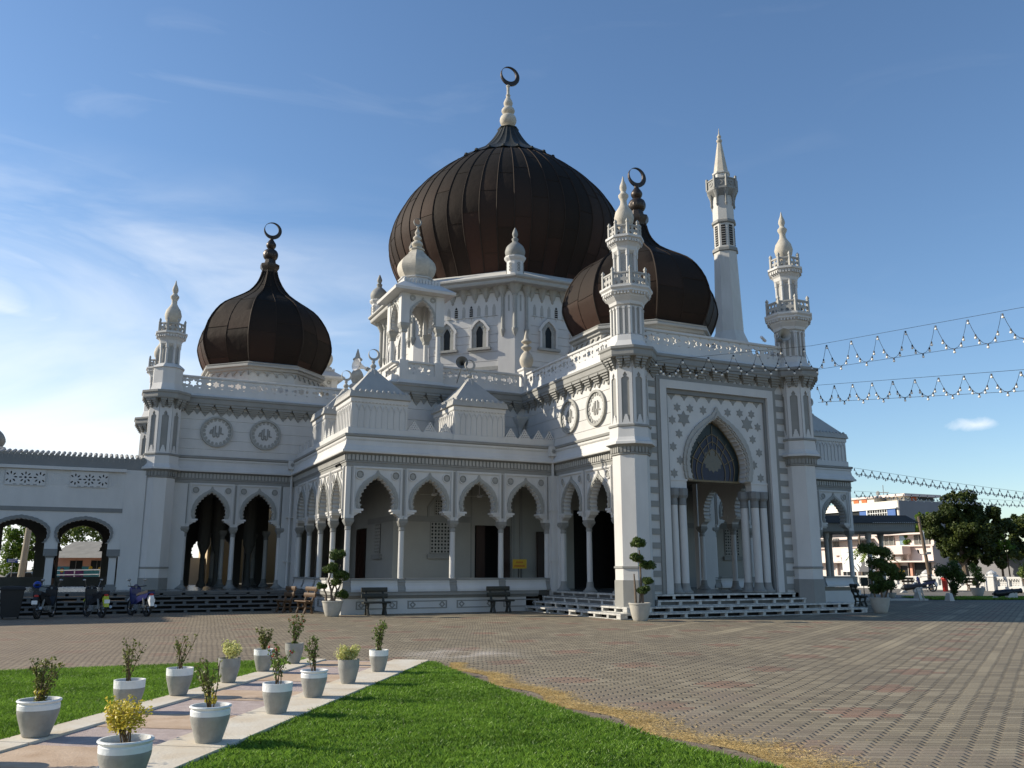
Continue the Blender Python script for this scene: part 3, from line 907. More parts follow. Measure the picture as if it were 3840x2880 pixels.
# stained glass tympanum
FG = frame(0, 25.62, 0)
gl = M(); gl.plate(FG, [[(u + CX, z) for u, z in arch_path(1.22, 4.80, 7.00, 0, 0, BASE)]], -.02, 0); glass = gl.build('stained_glass', 'tealglass', mosque)
g2 = M(); g2.plate(FG, [[(u + CX, z) for u, z in arch_path(.98, 4.80, 6.55, 0, 0, BASE)]], .002, .008); g2.build('blue_band', 'blueglass', glass)
g3 = M(); g3.plate(FG, [star_pts(CX, 5.55, .46, 14, .82)], .010, .016); g3.build('sunburst', 'goldglass', glass)
g4 = M()
for hw_, z1_ in ((1.23, 7.0), (.99, 6.56), (.80, 6.28), (.56, 6.0)):
    A = [(u + CX, z) for u, z in arch_path(hw_, 4.80, z1_, 0, 0, BASE)]; B = [(CX + (u - CX) * (1 - .028 / hw_), z - .03 if 4.9 < z else z) for u, z in A]
    g4.plate(FG, [A + B[::-1]], .017, .03)
for t in (20, 50, 75, 105, 130, 160, 90):
    a = radians(t); r0, r1 = (.55, 1.2) if t != 90 else (.9, 1.5)
    p0 = (CX + r0 * cos(a) * .9, 5.2 + r0 * sin(a)); p1 = (CX + r1 * cos(a) * .85, 5.2 + r1 * sin(a) * 1.1)
    dx, dz = -(p1[1] - p0[1]), p1[0] - p0[0]; l = math.hypot(dx, dz); dx, dz = dx / l * .012, dz / l * .012
    g4.plate(FG, [[(p0[0] - dx, p0[1] - dz), (p1[0] - dx, p1[1] - dz), (p1[0] + dx, p1[1] + dz), (p0[0] + dx, p0[1] + dz)]], .031, .038)
g4.fbox(FG, CX - 1.27, CX + 1.27, 4.74, 4.81, -.1, .04)
g4.build('lead_bars', 'lead', glass)
# clustered portal columns
def pcol(x, y):
    s_ = M(); s_.lathe(x, y, [(.145, 1.10), (.15, 2.2), (.14, 3.86)], 18); c = s_.build('portal_column', 'white', mosque, smooth=True)
    g_ = M(); g_.lathe(x, y, [(.15, 3.83), (.16, 3.86), (.145, 3.9), (.145, 4.08), (.19, 4.14)], 16); g_.oct(x, y, [(.15, 4.08), (.205, 4.18), (.205, 4.40), (.19, 4.43)]); g_.build('capital', 'dgray', c)
    g_ = M(); g_.lathe(x, y, [(.27, .77), (.27, .83), (.21, .87), (.17, .98), (.155, 1.12)], 16); g_.build('base', 'gray', c)
for x, y in ((18.46, 25.36), (18.84, 25.36), (19.08, 25.68), (22.54, 25.36), (22.15, 25.36), (21.92, 25.68)): pcol(x, y)

# --- halls behind the arches
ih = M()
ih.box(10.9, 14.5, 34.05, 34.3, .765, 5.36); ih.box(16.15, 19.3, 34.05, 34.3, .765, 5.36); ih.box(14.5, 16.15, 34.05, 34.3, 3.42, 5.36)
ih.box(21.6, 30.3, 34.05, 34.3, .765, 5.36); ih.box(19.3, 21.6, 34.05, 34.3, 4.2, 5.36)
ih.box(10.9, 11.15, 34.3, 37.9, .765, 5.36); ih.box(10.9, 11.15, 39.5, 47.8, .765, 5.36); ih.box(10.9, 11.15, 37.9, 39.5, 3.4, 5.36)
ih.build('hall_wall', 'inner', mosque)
FH = frame(0, 34.05, 0); FHW = frame(10.9, 0, -90)
gb = M()
gb.fbox(FH, 10.9, 14.35, 3.52, 3.76, 0, .03); gb.fbox(FHW, -37.7, -34.0, 3.52, 3.76, 0, .03)
gb.fbox(FH, 14.3, 14.36, .77, 5.3, 0, .02); gb.fbox(FH, 24.5, 30.2, 3.52, 3.76, 0, .03)
for c in (12.93, 28.15):
    gb.plate(FH, [[(c - .58, 3.7), (c - .58, 4.15), (c - .22, 4.62), (c, 4.78), (c + .22, 4.62), (c + .58, 4.15), (c + .58, 3.7), (c + .5, 3.7), (c + .5, 4.1), (c, 4.68), (c - .5, 4.1), (c - .5, 3.7)]], 0, .05)
    gb.fbox(FH, c - .56, c + .56, 2.02, 2.2, 0, .12); gb.fbox(FH, c - .45, c + .45, 2.2, 3.53, .001, .012)
gb.fbox(FHW, -36.75, -35.5, 2.02, 2.2, 0, .12)
gb.fbox(FH, 16.2, 16.34, .77, 5.3, 0, .05); gb.fbox(FH, 16.6, 16.72, .77, 5.3, 0, .05)
gb.build('hall_trim', 'gray', mosque)
lw = M(); ld = M()
for c in (12.93, 28.15):
    lattice(lw, FH, c - .43, c + .43, 2.24, 3.50, .03, .05, 6, 9)
    lattice(lw, FH, c - .26, c + .26, 3.80, 4.42, .055, .075, 5, 6)
    ld.fbox(FH, c - .42, c + .42, 2.25, 3.49, .013, .02); ld.fbox(FH, c - .25, c + .25, 3.81, 4.41, .031, .045)
lattice(lw, FHW, -36.5, -35.75, 2.24, 3.50, .03, .05, 5, 9)
ld.fbox(FHW, -36.49, -35.76, 2.25, 3.49, .001, .02)
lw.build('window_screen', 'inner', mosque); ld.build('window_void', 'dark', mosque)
dr = M()
dr.box(14.55, 14.95, 34.0, 34.04, .77, 3.40); dr.box(15.75, 16.12, 34.0, 34.04, .77, 3.40)
dr.box(10.86, 10.89, 37.95, 39.45, .77, 3.35)
for z in (1.0, 1.9, 2.7): dr.box(10.84, 10.861, 38.1, 38.6, z, z + .6); dr.box(10.84, 10.861, 38.8, 39.3, z, z + .6)
dr.box(17.4, 18.2, 33.9, 34.0, .77, 3.2)
dr.build('door_leaf', 'wood', mosque)
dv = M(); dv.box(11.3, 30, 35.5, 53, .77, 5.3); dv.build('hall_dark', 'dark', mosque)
# ceiling fans inside the veranda
for x, y in ((14.2, 32.9), (12.2, 32.9)):
    f = M(); f.tube([(x, y, 5.35), (x, y, 4.55)], .02); f.lathe(x, y, [(.1, 4.5), (.12, 4.55), (.05, 4.62)], 12)
    for k in range(3):
        a = 2 * pi * k / 3 + .4; dx, dy = cos(a), sin(a)
        f.add([(x + dx * .1 - dy * .06, y + dy * .1 + dx * .06, 4.55), (x + dx * .1 + dy * .06, y + dy * .1 - dx * .06, 4.55), (x + dx * .6 + dy * .07, y + dy * .6 - dx * .07, 4.56), (x + dx * .6 - dy * .07, y + dy * .6 + dx * .07, 4.56)], [(0, 1, 2, 3)])
    o = f.build('ceiling_fan', 'bwhite'); tag(o, 'white ceiling fan above the %s veranda bay' % ('third' if x > 13 else 'second'), 'ceiling fan', 'ceiling fans in the veranda')
# down pipes in the inner corners
for x, y, nx in ((XP - .16, YB - .12, 0), (XB - .14, YL - .12, 0)):
    d = M(); d.tube([(x, y, 6.2), (x, y, .02)], .06, 8)
    for z in (1.9, 3.9): d.box(x - .16, x + .16, y - .09, y + .1, z, z + .05)
    d.box(x - .2, x + .14, y - .16, y + .1, 6.12, 6.52)
    o = d.build('downpipe', 'white', mosque)
    s_ = M(); s_.plate(frame(x - .03, y - .16, 0), [star_pts(0, 6.32, .11, 8, .6)], 0, .012); s_.build('rainhead_star', 'gray', o)
# corbels of the gutter at the inner corners, upper level
for x, y in ((16.55, 33.9), (10.5, 40.4)):
    d = M(); d.sq(x, y, [(.04, 7.3), (.08, 7.7), (.28, 8.1), (.3, 8.2)]); d.build('gutter_bracket', 'white2', mosque)
# ------------------------------------------------------------ corner towers (octagonal)
T8 = tan(pi / 8)
def octF(cx, cy, R, k):
    """frame of face k of an octagon: k=0 south, 1 south-east, ... going counter-clockwise"""
    d = 45 * k
    return frame(cx + R * sin(radians(d)), cy - R * cos(radians(d)), d)
def corner_tower(cx, cy, full=True, base=True, R=.60):
    s = M()
    s.oct(cx, cy, [(R + .03, .0), (R + .03, .76), (R + .03, 1.24)]) if base else None
    sh = M()
    sh.oct(cx, cy, [(R, 1.24), (R, 1.62)]); sh.oct(cx, cy, [(R, 1.70), (R, 5.44)])
    sh.oct(cx, cy, [(R + .20, 5.79), (R + .22, 5.80), (R + .21, 5.88), (R + .15, 5.93), (R + .09, 6.05), (R + .07, 6.36), (R + .07, 6.40)])
    sh.oct(cx, cy, [(R - .02, 6.50), (R - .02, 8.8)])
    for k in range(8):
        F = octF(cx, cy, R - .02, k); hw = R * T8
        sh.plate(F, [[(-hw, 6.50), (hw, 6.50), (hw, 8.75), (-hw, 8.75)],
                     [(-.14, 6.56), (-.14, 8.12), (-.10, 8.16), (-.05, 8.18), (-.08, 8.24), (0, 8.36), (.08, 8.24), (.05, 8.18), (.10, 8.16), (.14, 8.12), (.14, 6.56), (.115, 6.56), (.10, 6.66), (.08, 6.66), (.07, 6.76), (.05, 6.76), (.04, 6.84), (-.04, 6.84), (-.05, 6.76), (-.07, 6.76), (-.08, 6.66), (-.10, 6.66), (-.115, 6.56)]], .0, .055)
    o = sh.build('corner_tower', 'white', mosque)
    s.oct(cx, cy, [(R + .015, 1.62), (R + .04, 1.63), (R + .04, 1.69), (R + .015, 1.70)])
    s.oct(cx, cy, [(R + .01, 5.44), (R + .05, 5.46), (R + .05, 5.50), (R + .03, 5.51), (R + .05, 5.70), (R + .15, 5.79)])
    s.oct(cx, cy, [(R + .08, 6.401), (R + .11, 6.42), (R + .11, 6.48), (R + .07, 6.50)])
    s.oct(cx, cy, [(R + .05, 8.75), (R + .10, 8.84), (R + .32, 8.86), (R + .34, 8.92), (R + .34, 9.08), (R + .38, 9.13), (R + .38, 9.22), (R + .2, 9.24)])
    for k in range(8):
        F = octF(cx, cy, R + .03, k); hw = (R + .03) * T8
        s.plate(F, [[(-.15, 6.52), (.15, 6.52), (.15, 8.4), (-.15, 8.4)]], -.045, -.035)
        teeth(s, F, -hw, hw, 8.86, .26, .26, .40)
    for k in range(8):
        F = octF(cx, cy, R + .05, k)
        for q in range(4):
            c = -.2 + q * .133
            s.plate(F, [[(c - .045, 5.52), (c + .045, 5.52), (c + .045, 5.68), (c, 5.74), (c - .045, 5.68)]], 0, .03)
    s.build('tower_trim', 'gray', o)
    u = M(); g = M()
    if full:
        u.oct(cx, cy, [(.80, 9.245), (.74, 9.30), (.60, 9.50), (.57, 9.72), (.50, 9.74), (.50, 10.9)])
        for k in range(8):
            F = octF(cx, cy, .50, k); hw = .5 * T8
            for q in (-1, 0, 1):
                c = q * hw * .95
                u.fbox(F, c - .035, c + .035, 9.74, 10.72, 0, .07); u.fbox(F, c - .045, c + .045, 10.68, 10.76, -.01, .085)
            g.plate(F, [[(-.16, 9.78), (-.05, 9.78), (-.05, 10.70), (-.10, 10.82), (-.16, 10.70)]], .0, .008)
            g.plate(F, [[(.05, 9.78), (.16, 9.78), (.16, 10.70), (.10, 10.82), (.05, 10.70)]], .0, .008)
        u.oct(cx, cy, [(.50, 10.80), (.58, 10.84), (.60, 10.95), (.72, 11.10), (.74, 11.18), (.84, 11.26), (.84, 11.33), (.90, 11.40), (.90, 11.47), (.70, 11.48)])
        for k in range(8):
            F = octF(cx, cy, .74, k)
            for q in range(5): u.fbox(F, -.24 + q * .12 - .03, -.24 + q * .12 + .03, 11.16, 11.26, -.1, .08)
        gallery(g, cx, cy, .80, 11.48, 11.98)
        z0, dz = 12.0, 0
        u.oct(cx, cy, [(.33, 11.5), (.33, 12.9)]); cl = .30; zc0, zc1 = 11.55, 12.95
        top = 12.95
    else:
        u.oct(cx, cy, [(.74, 9.245), (.68, 9.32), (.60, 9.6), (.60, 10.28), (.66, 10.31), (.60, 10.38), (.44, 10.52)])
        u.oct(cx, cy, [(.31, 10.4), (.31, 11.5)]); zc0, zc1 = 10.45, 11.45; top = 11.45
    for k in range(8):
        a = radians(45 * k + 22.5)
        for rr in (.40,):
            x, y = cx + rr * cos(a), cy + rr * sin(a)
            u.lathe(x, y, [(.07, zc0), (.055, zc0 + .06), (.05, zc1 - .25), (.07, zc1 - .22), (.075, zc1 - .05), (.09, zc1)], 8)
        F = octF(cx, cy, .33 if full else .31, k)
        g.plate(F, [[(-.07, zc0 + .05), (.07, zc0 + .05), (.07, zc1 - .3), (0, zc1 - .12), (-.07, zc1 - .3)]], .0, .01)
    u.oct(cx, cy, [(.36, top - .12), (.44, top - .02), (.46, top + .12), (.56, top + .28), (.60, top + .38), (.66, top + .42), (.66, top + .50), (.5, top + .52)])
    for k in range(8):
        F = octF(cx, cy, .56, k)
        for q in range(4): u.fbox(F, -.17 + q * .113 - .028, -.17 + q * .113 + .028, top + .26, top + .37, -.1, .06)
    gallery(g, cx, cy, .55, top + .50, top + .92, .09)
    u.build('upper_stage', 'white', o); g.build('gallery', 'lgray', o)
    f = M(); z = top + .75
    f.lathe(cx, cy, [(.22, z - .25), (.22, z), (.16, z + .12), (.20, z + .2), (.33, z + .42), (.365, z + .62), (.31, z + .85), (.20, z + 1.02), (.13, z + 1.15), (.115, z + 1.3), (.15, z + 1.38), (.19, z + 1.46), (.19, z + 1.52), (.12, z + 1.60), (.09, z + 1.66), (.135, z + 1.80), (.12, z + 1.92), (.05, z + 2.1), (.015, z + 2.28)], 24)
    f.build('tower_finial', 'stone', o, smooth=True)
def gallery(g, cx, cy, R, z0, z1, sp=.11):
    for k in range(8):
        F = octF(cx, cy, R, k); hw = R * T8
        n = max(2, int(2 * hw / .17))
        lattice(g, F, -hw + .03, hw - .03, z0, z1 - .04, -.05, -.02, n, max(1, int((z1 - z0) / .17)))
        g.fbox(F, -hw, hw, z1 - .06, z1, -.06, 0); g.fbox(F, -hw, hw, z0, z0 + .05, -.06, 0)
        a = radians(45 * k + 22.5); r = R / cos(pi / 8) - .03
        x, y = cx + r * cos(a), cy + r * sin(a)
        g.sq(x, y, [(.045, z0), (.045, z1 + .04), (.03, z1 + .05), (.05, z1 + .10), (.045, z1 + .14), (.005, z1 + .22)])
corner_tower(16.62, 25.2, True); corner_tower(24.30, 25.2, True)
corner_tower(2.28, 40.4, False, R=.62); corner_tower(2.28, 48.08, False, R=.62)

# ------------------------------------------------------------ domes
def interp(prof, n):
    """smooth resample of a profile (r,z)"""
    P = [prof[0]] + prof + [prof[-1]]; o = []
    for i in range(1, len(P) - 2):
        for j in range(n):
            t = j / n
            o.append(tuple(.5 * ((2 * P[i][q]) + (-P[i - 1][q] + P[i + 1][q]) * t + (2 * P[i - 1][q] - 5 * P[i][q] + 4 * P[i + 1][q] - P[i + 2][q]) * t * t + (-P[i - 1][q] + 3 * P[i][q] - 3 * P[i + 1][q] + P[i + 2][q]) * t ** 3) for q in (0, 1)))
    o.append(prof[-1]); return o
def dome_shell(name, m_, cx, cy, prof, n, radf, per, band, seed, parent, seams):
    rr = random.Random(seed); m = M(); nz = len(prof)
    vs = [(cx + r * radf(i) * cos(2 * pi * i / n), cy + r * radf(i) * sin(2 * pi * i / n), z) for r, z in prof for i in range(n)]
    fs = []; fa = []; tone = {}
    for j in range(nz - 1):
        for i in range(n):
            k = (i + 1) % n
            fs.append((j * n + i, j * n + k, (j + 1) * n + k, (j + 1) * n + i))
            sct = i // per; off = (sct * 7 + (sct % 3) * 5) % band
            key = (sct, (j + off) // band)
            if key not in tone: tone[key] = rr.random() ** 1.4
            fa.append(tone[key] * .8)
    m.add(vs, fs); m.fa = fa
    o = m.build(name, m_, parent, smooth=True, attr='sheet')
    s = M()
    for i, rad in seams:
        pts = [(cx + (r + rad * .6) * radf(i) * cos(2 * pi * i / n), cy + (r + rad * .6) * radf(i) * sin(2 * pi * i / n), z) for r, z in prof[::2]]
        s.tube(pts, rad, 4, False)
    # horizontal laps
    for sct in range(n // per):
        off = (sct * 7 + (sct % 3) * 5) % band
        for j in range(1, nz - 2):
            if (j + off) % band == 0 and prof[j][0] > prof[0][0] * .25:
                a = sct * per; q = []
                for i in range(a, a + per + 1):
                    ii = i % n; r, z = prof[j]
                    q.append((cx + (r + .006) * radf(ii) * cos(2 * pi * ii / n), cy + (r + .006) * radf(ii) * sin(2 * pi * ii / n), z))
                s.tube(q, .014, 3, False)
    s.build('standing_seams', 'seam', o)
    return o
DX, DY = MX, MY
mp_ = interp([(5.75, 16.85), (6.15, 17.6), (6.62, 18.4), (6.95, 19.3), (7.05, 20.1), (6.90, 21.0), (6.52, 21.9), (6.05, 22.7), (5.40, 23.5), (4.58, 24.3), (3.72, 25.0), (3.05, 25.42), (2.4, 25.9)], 5)
NS = 48
md = dome_shell('main_dome', 'copper', DX, DY, mp_, NS * 2, lambda i: 1.0, 2, 19, 5, mosque, [(i * 2, .028) for i in range(NS)])
sk = M()
SKP = interp([(3.28, 25.36), (3.12, 25.50), (2.5, 25.92), (1.88, 26.36), (1.38, 26.85), (1.0, 27.35), (.74, 27.8), (.56, 28.15)], 3)
sk.lathe(DX, DY, SKP, 96, 0, False, mod=lambda i, z: 1 + (.035 if i % 4 in (0,) else (-.012 if i % 4 == 2 else 0)))
for i in range(24):
    a = 2 * pi * i / 24
    sk.ball((DX + 3.22 * cos(a), DY + 3.22 * sin(a), 25.44), .13, 6, 4)
sk.oct(DX, DY, [(.6, 28.1), (.62, 28.16), (.5, 28.2)])
sk.build('dome_skirt', 'copperdark', md, smooth=False)
f = M()
f.lathe(DX, DY, interp([(.46, 28.16), (.42, 28.28), (.28, 28.36), (.44, 28.52), (.52, 28.78), (.44, 29.04), (.26, 29.18)], 3), 28)
f.lathe(DX, DY, interp([(.24, 29.17), (.38, 29.32), (.41, 29.46), (.32, 29.62), (.20, 29.70)], 3), 28)
f.lathe(DX, DY, interp([(.19, 29.70), (.27, 29.86), (.28, 30.0), (.20, 30.2), (.12, 30.38), (.14, 30.46), (.14, 30.52), (.09, 30.56), (.09, 31.05), (.12, 31.1), (.12, 31.16), (.06, 31.22)], 2), 24)
f.build('dome_finial', 'stone', md, smooth=True)
f = M(); crescent(f, DX + .12, DY, 31.85, .64, .14); f.tube([(DX, DY, 31.1), (DX + .04, DY, 31.34)], .05)
f.build('crescent', 'dmetal', md)
def onion_dome(cx, cy, dz, seed):
    prof = interp([(2.72, 11.25), (2.98, 11.75), (3.17, 12.35), (3.20, 12.75), (3.03, 13.5), (2.66, 14.2), (2.24, 14.68), (1.60, 15.12), (1.02, 15.55), (.64, 16.05), (.42, 16.55), (.35, 16.85)], 4)
    prof = [(r, z + dz * min(1, max(0, (z - 11.2) / 5))) for r, z in prof]
    n = 40
    def rf(i):
        a = (2 * pi * i / n) % (pi / 4)        # distance to the nearest arris (arrises at 22.5 + 45k)
        return cos(pi / 8) / cos(a if a <= pi / 8 else a - pi / 4) * (1 / cos(pi / 8)) * .975
    m = M()
    # rotate so that an arris lies at 22.5 degrees: sample count 40 = 5 per side, offset half a side
    nn = 48
    def rf2(i):
        a = (2 * pi * i / nn); b = (a + pi / 8) % (pi / 4) - pi / 8
        return .972 / cos(b)
    o = dome_shell('onion_dome', 'copper2', cx, cy, prof, nn, rf2, 3, 11, seed, mosque, [(i, .035 if (i - 3) % 6 == 0 else .014) for i in range(0, nn, 3)] )
    # drum below with pointed blind arches
    d = M(); d.oct(cx, cy, [(2.62, 9.3), (2.62, 10.9)]); d.build('dome_drum', 'white2', o)
    d = M(); d.oct(cx, cy, [(2.64, 10.88), (2.78, 10.95), (2.80, 11.05), (2.92, 11.08), (2.92, 11.16), (2.86, 11.2), (2.9, 11.26), (2.7, 11.34)])
    for k in range(8):
        F = octF(cx, cy, 2.62, k)
        for q in range(5):
            c = -.88 + q * .44
            d.plate(F, [[(c - .22, 10.9), (c - .22, 10.86), (c - .20, 10.66), (c - .13, 10.80), (c, 10.88), (c + .13, 10.80), (c + .20, 10.66), (c + .22, 10.86), (c + .22, 10.9)]], 0, .07)
    d.build('drum_cornice', 'lgray', o)
    z = 16.8 + dz; f = M()
    f.oct(cx, cy, [(.36, z - .02), (.38, z + .12), (.46, z + .25), (.46, z + .42), (.28, z + .48), (.25, z + .72)])
    f.lathe(cx, cy, interp([(.24, z + .70), (.34, z + .82), (.37, z + 1.0), (.32, z + 1.18), (.18, z + 1.30)], 3), 32, mod=lambda i, zz: 1 + .05 * (i % 2))
    f.lathe(cx, cy, interp([(.14, z + 1.30), (.24, z + 1.44), (.25, z + 1.58), (.16, z + 1.74), (.10, z + 1.84), (.11, z + 1.92), (.05, z + 1.98)], 3), 20)
    f.build('dome_finial', 'dmetal', o, smooth=True)
    f = M(); crescent(f, cx + .04, cy, z + 2.35, .46, .10); f.build('crescent', 'dmetal', o)
onion_dome(7.0, 44.24, 0, 11); onion_dome(20.46, 29.95, -.35, 12)
onion_dome(34.4, 44.24, 0, 13)

# ------------------------------------------------------------ drum under the main dome
RD = 6.7
d = M()
DG = [9.95, 10.4, 10.85, 11.8, 12.28, 12.75, 13.18, 13.63, 14.13]
pr = [(RD, 9.25)]
for z in DG: pr += [(RD, z - .014), (RD - .03, z - .008), (RD - .03, z + .008), (RD, z + .014)]
d.oct(DX, DY, pr + [(RD, 15.7)])
for k in range(8):
    a1 = octF(DX, DY, RD, k); a2 = octF(DX, DY, RD, k + 1); hw = RD * T8
    p = [a1(hw - .88, 0, 0)[:2], a1(hw, 0, 0)[:2], a2(-hw + .88, 0, 0)[:2]]
    d.sweep([Vector(q) for q in p], [(.05, 9.25), (.05, 15.65), (-.1, 15.65), (-.1, 9.25)], ring=True)
drum = d.build('dome_drum', 'white', mosque)
g = M(); ww = M(); wd = M(); lg = M()
for k in range(8):
    F = octF(DX, DY, RD, k); hw = RD * T8
    for c in (-1.86, -1.24, -.62, 0, .62, 1.24, 1.86):
        x, y, _ = F(c, 0, -.02)
        g.lathe(x, y, [(.02, 14.88), (.09, 14.98), (.07, 15.03), (.13, 15.12), (.20, 15.36), (.33, 15.60)], 10)
    g.fbox(F, -hw, hw, 15.36, 15.62, -.1, .09)
    g.fbox(F, -hw + .9, hw - .9, 11.32, 11.52, 0, .04); g.fbox(F, -hw + .9, hw - .9, 10.52, 10.72, 0, .04)
    for c in (hw - .62, -hw + .62, ):
        x, y, _ = F(c, 0, .08)
        g.lathe(x, y, [(.02, 12.98), (.07, 13.12), (.12, 13.28), (.13, 13.36), (.085, 13.42), (.085, 15.05), (.12, 15.1), (.11, 15.14), (.2, 15.35), (.34, 15.62)], 12)
    for c in (hw - .30, -hw + .30):
        g.fbox(F, c - .045, c + .045, 14.3, 15.15, .05, .058)
    a = radians(45 * k + 22.5); r = (RD + .10) / cos(pi / 8)
    g.lathe(DX + r * cos(a), DY + r * sin(a), [(.02, 12.95), (.1, 13.12), (.15, 13.28), (.16, 13.36), (.11, 13.44), (.11, 15.05), (.15, 15.1), (.13, 15.14), (.25, 15.35), (.42, 15.62)], 12)
    for i in range(9):
        c = -1.66 + i * .415
        lp = [(c - .085, 14.2), (c + .085, 14.2), (c + .085, 14.62), (c + .045, 14.64), (c + .06, 14.70), (c, 14.78), (c - .06, 14.70), (c - .045, 14.64), (c - .085, 14.62)]
        dark = i in (3, 5)
        (wd if dark else lg).plate(F, [lp], 0, .010)
        if dark:
            for q in range(4): lg.fbox(F, c - .083, c + .083, 14.27 + q * .11, 14.30 + q * .11, .011, .04)
        ww.fbox(F, c - .11, c + .11, 14.14, 14.17, 0, .05); ww.fbox(F, c - .02, c + .02, 14.0, 14.14, 0, .03)
lg.build('blind_slits', 'lgray', drum); wd.build('slit_void', 'dark', drum)
g.build('drum_corbels', 'mgray', drum)
e = M()
e.oct(DX, DY, [(6.72, 15.60), (7.40, 15.60), (7.43, 15.66), (7.43, 15.78), (7.50, 15.82), (7.55, 15.86), (7.55, 15.95), (7.45, 15.97)], cap=False)
e.build('drum_eave', 'lgray', drum)
ww.oct(DX, DY, [(7.46, 15.965), (5.6, 16.9), (5.5, 16.9)], cap=False)
ww.build('eave_top', 'white2', drum)
def drum_window(F, c, parent):
    m = M()
    A = [(c - .50, 12.50), (c - .50, 13.35), (c - .56, 13.38), (c - .56, 13.50), (c - .28, 13.88), (c, 14.10), (c + .28, 13.88), (c + .56, 13.50), (c + .56, 13.38), (c + .50, 13.35), (c + .50, 12.50)]
    B = [(c - .40, 12.50), (c - .40, 13.40), (c - .42, 13.47), (c - .22, 13.76), (c, 13.94), (c + .22, 13.76), (c + .42, 13.47), (c + .40, 13.40), (c + .40, 12.50)]
    m.plate(F, [A + B[::-1]], 0, .14)
    o = m.build('window', 'white', parent)
    m = M(); q = [(c + u, z) for u, z in arch_path(.19, 13.15, 13.66, 0, 0, BASE)]
    lan = [(c - .17, 12.52)] + q + [(c + .17, 12.52)]
    m.plate(F, [[(c - .40, 12.50), (c - .40, 13.40), (c - .42, 13.47), (c - .22, 13.76), (c, 13.94), (c + .22, 13.76), (c + .42, 13.47), (c + .40, 13.40), (c + .40, 12.50), (c + .2, 12.5)] + lan[::-1] + [(c - .2, 12.5)]], .0, .05)
    for t in range(9):
        a = pi * t / 8; x = c + .31 * cos(a); z = 13.32 + .38 * sin(a)
        m.plate(F, [ngon_pts(x, z, .055, 6)], .05, .075)
    m.fbox(F, c - .62, c + .62, 12.38, 12.50, 0, .2)
    m.build('window_surround', 'mgray', o)
    m = M(); m.plate(F, [lan], 0, .012); m.build('window_glass', 'glass_dark', o)
for k in (-2, -1, 0, 1):
    F = octF(DX, DY, RD, k)
    for c in (-.9, .9): drum_window(F, c, mosque)
# ribbed cupolas on the drum corners
def cupola(x, y, parent):
    m = M(); m.lathe(x, y, [(.42, 15.9), (.42, 16.72), (.52, 16.84), (.55, 16.90), (.55, 16.96), (.45, 16.98)], 12)
    o = m.build('cupola', 'white', parent)
    m = M()
    for k in range(6):
        F = octF(x, y, .43, k * 8 / 6)
        for zz in (16.22, 16.38, 16.54): m.plate(F, [ngon_pts(0, zz, .08, 10), ngon_pts(0, zz, .05, 10)], -.01, .015)
    m.build('cupola_rings', 'gray', o)
    m = M()
    m.lathe(x, y, interp([(.40, 16.97), (.47, 17.12), (.49, 17.30), (.42, 17.52), (.26, 17.70), (.14, 17.80)], 3), 40, mod=lambda i, z: 1 + .04 * (i % 2))
    m.lathe(x, y, interp([(.13, 17.78), (.16, 17.92), (.17, 17.98), (.10, 18.05), (.15, 18.22), (.12, 18.36), (.03, 18.58)], 3), 16)
    m.build('cupola_onion', 'gray', o, smooth=True)
for a in (22.5, 67.5, 112.5, 157.5, 202.5, 247.5, 292.5, 337.5):
    r = 7.0 / cos(pi / 8); cupola(DX + r * cos(radians(a)), DY + r * sin(radians(a)), mosque)

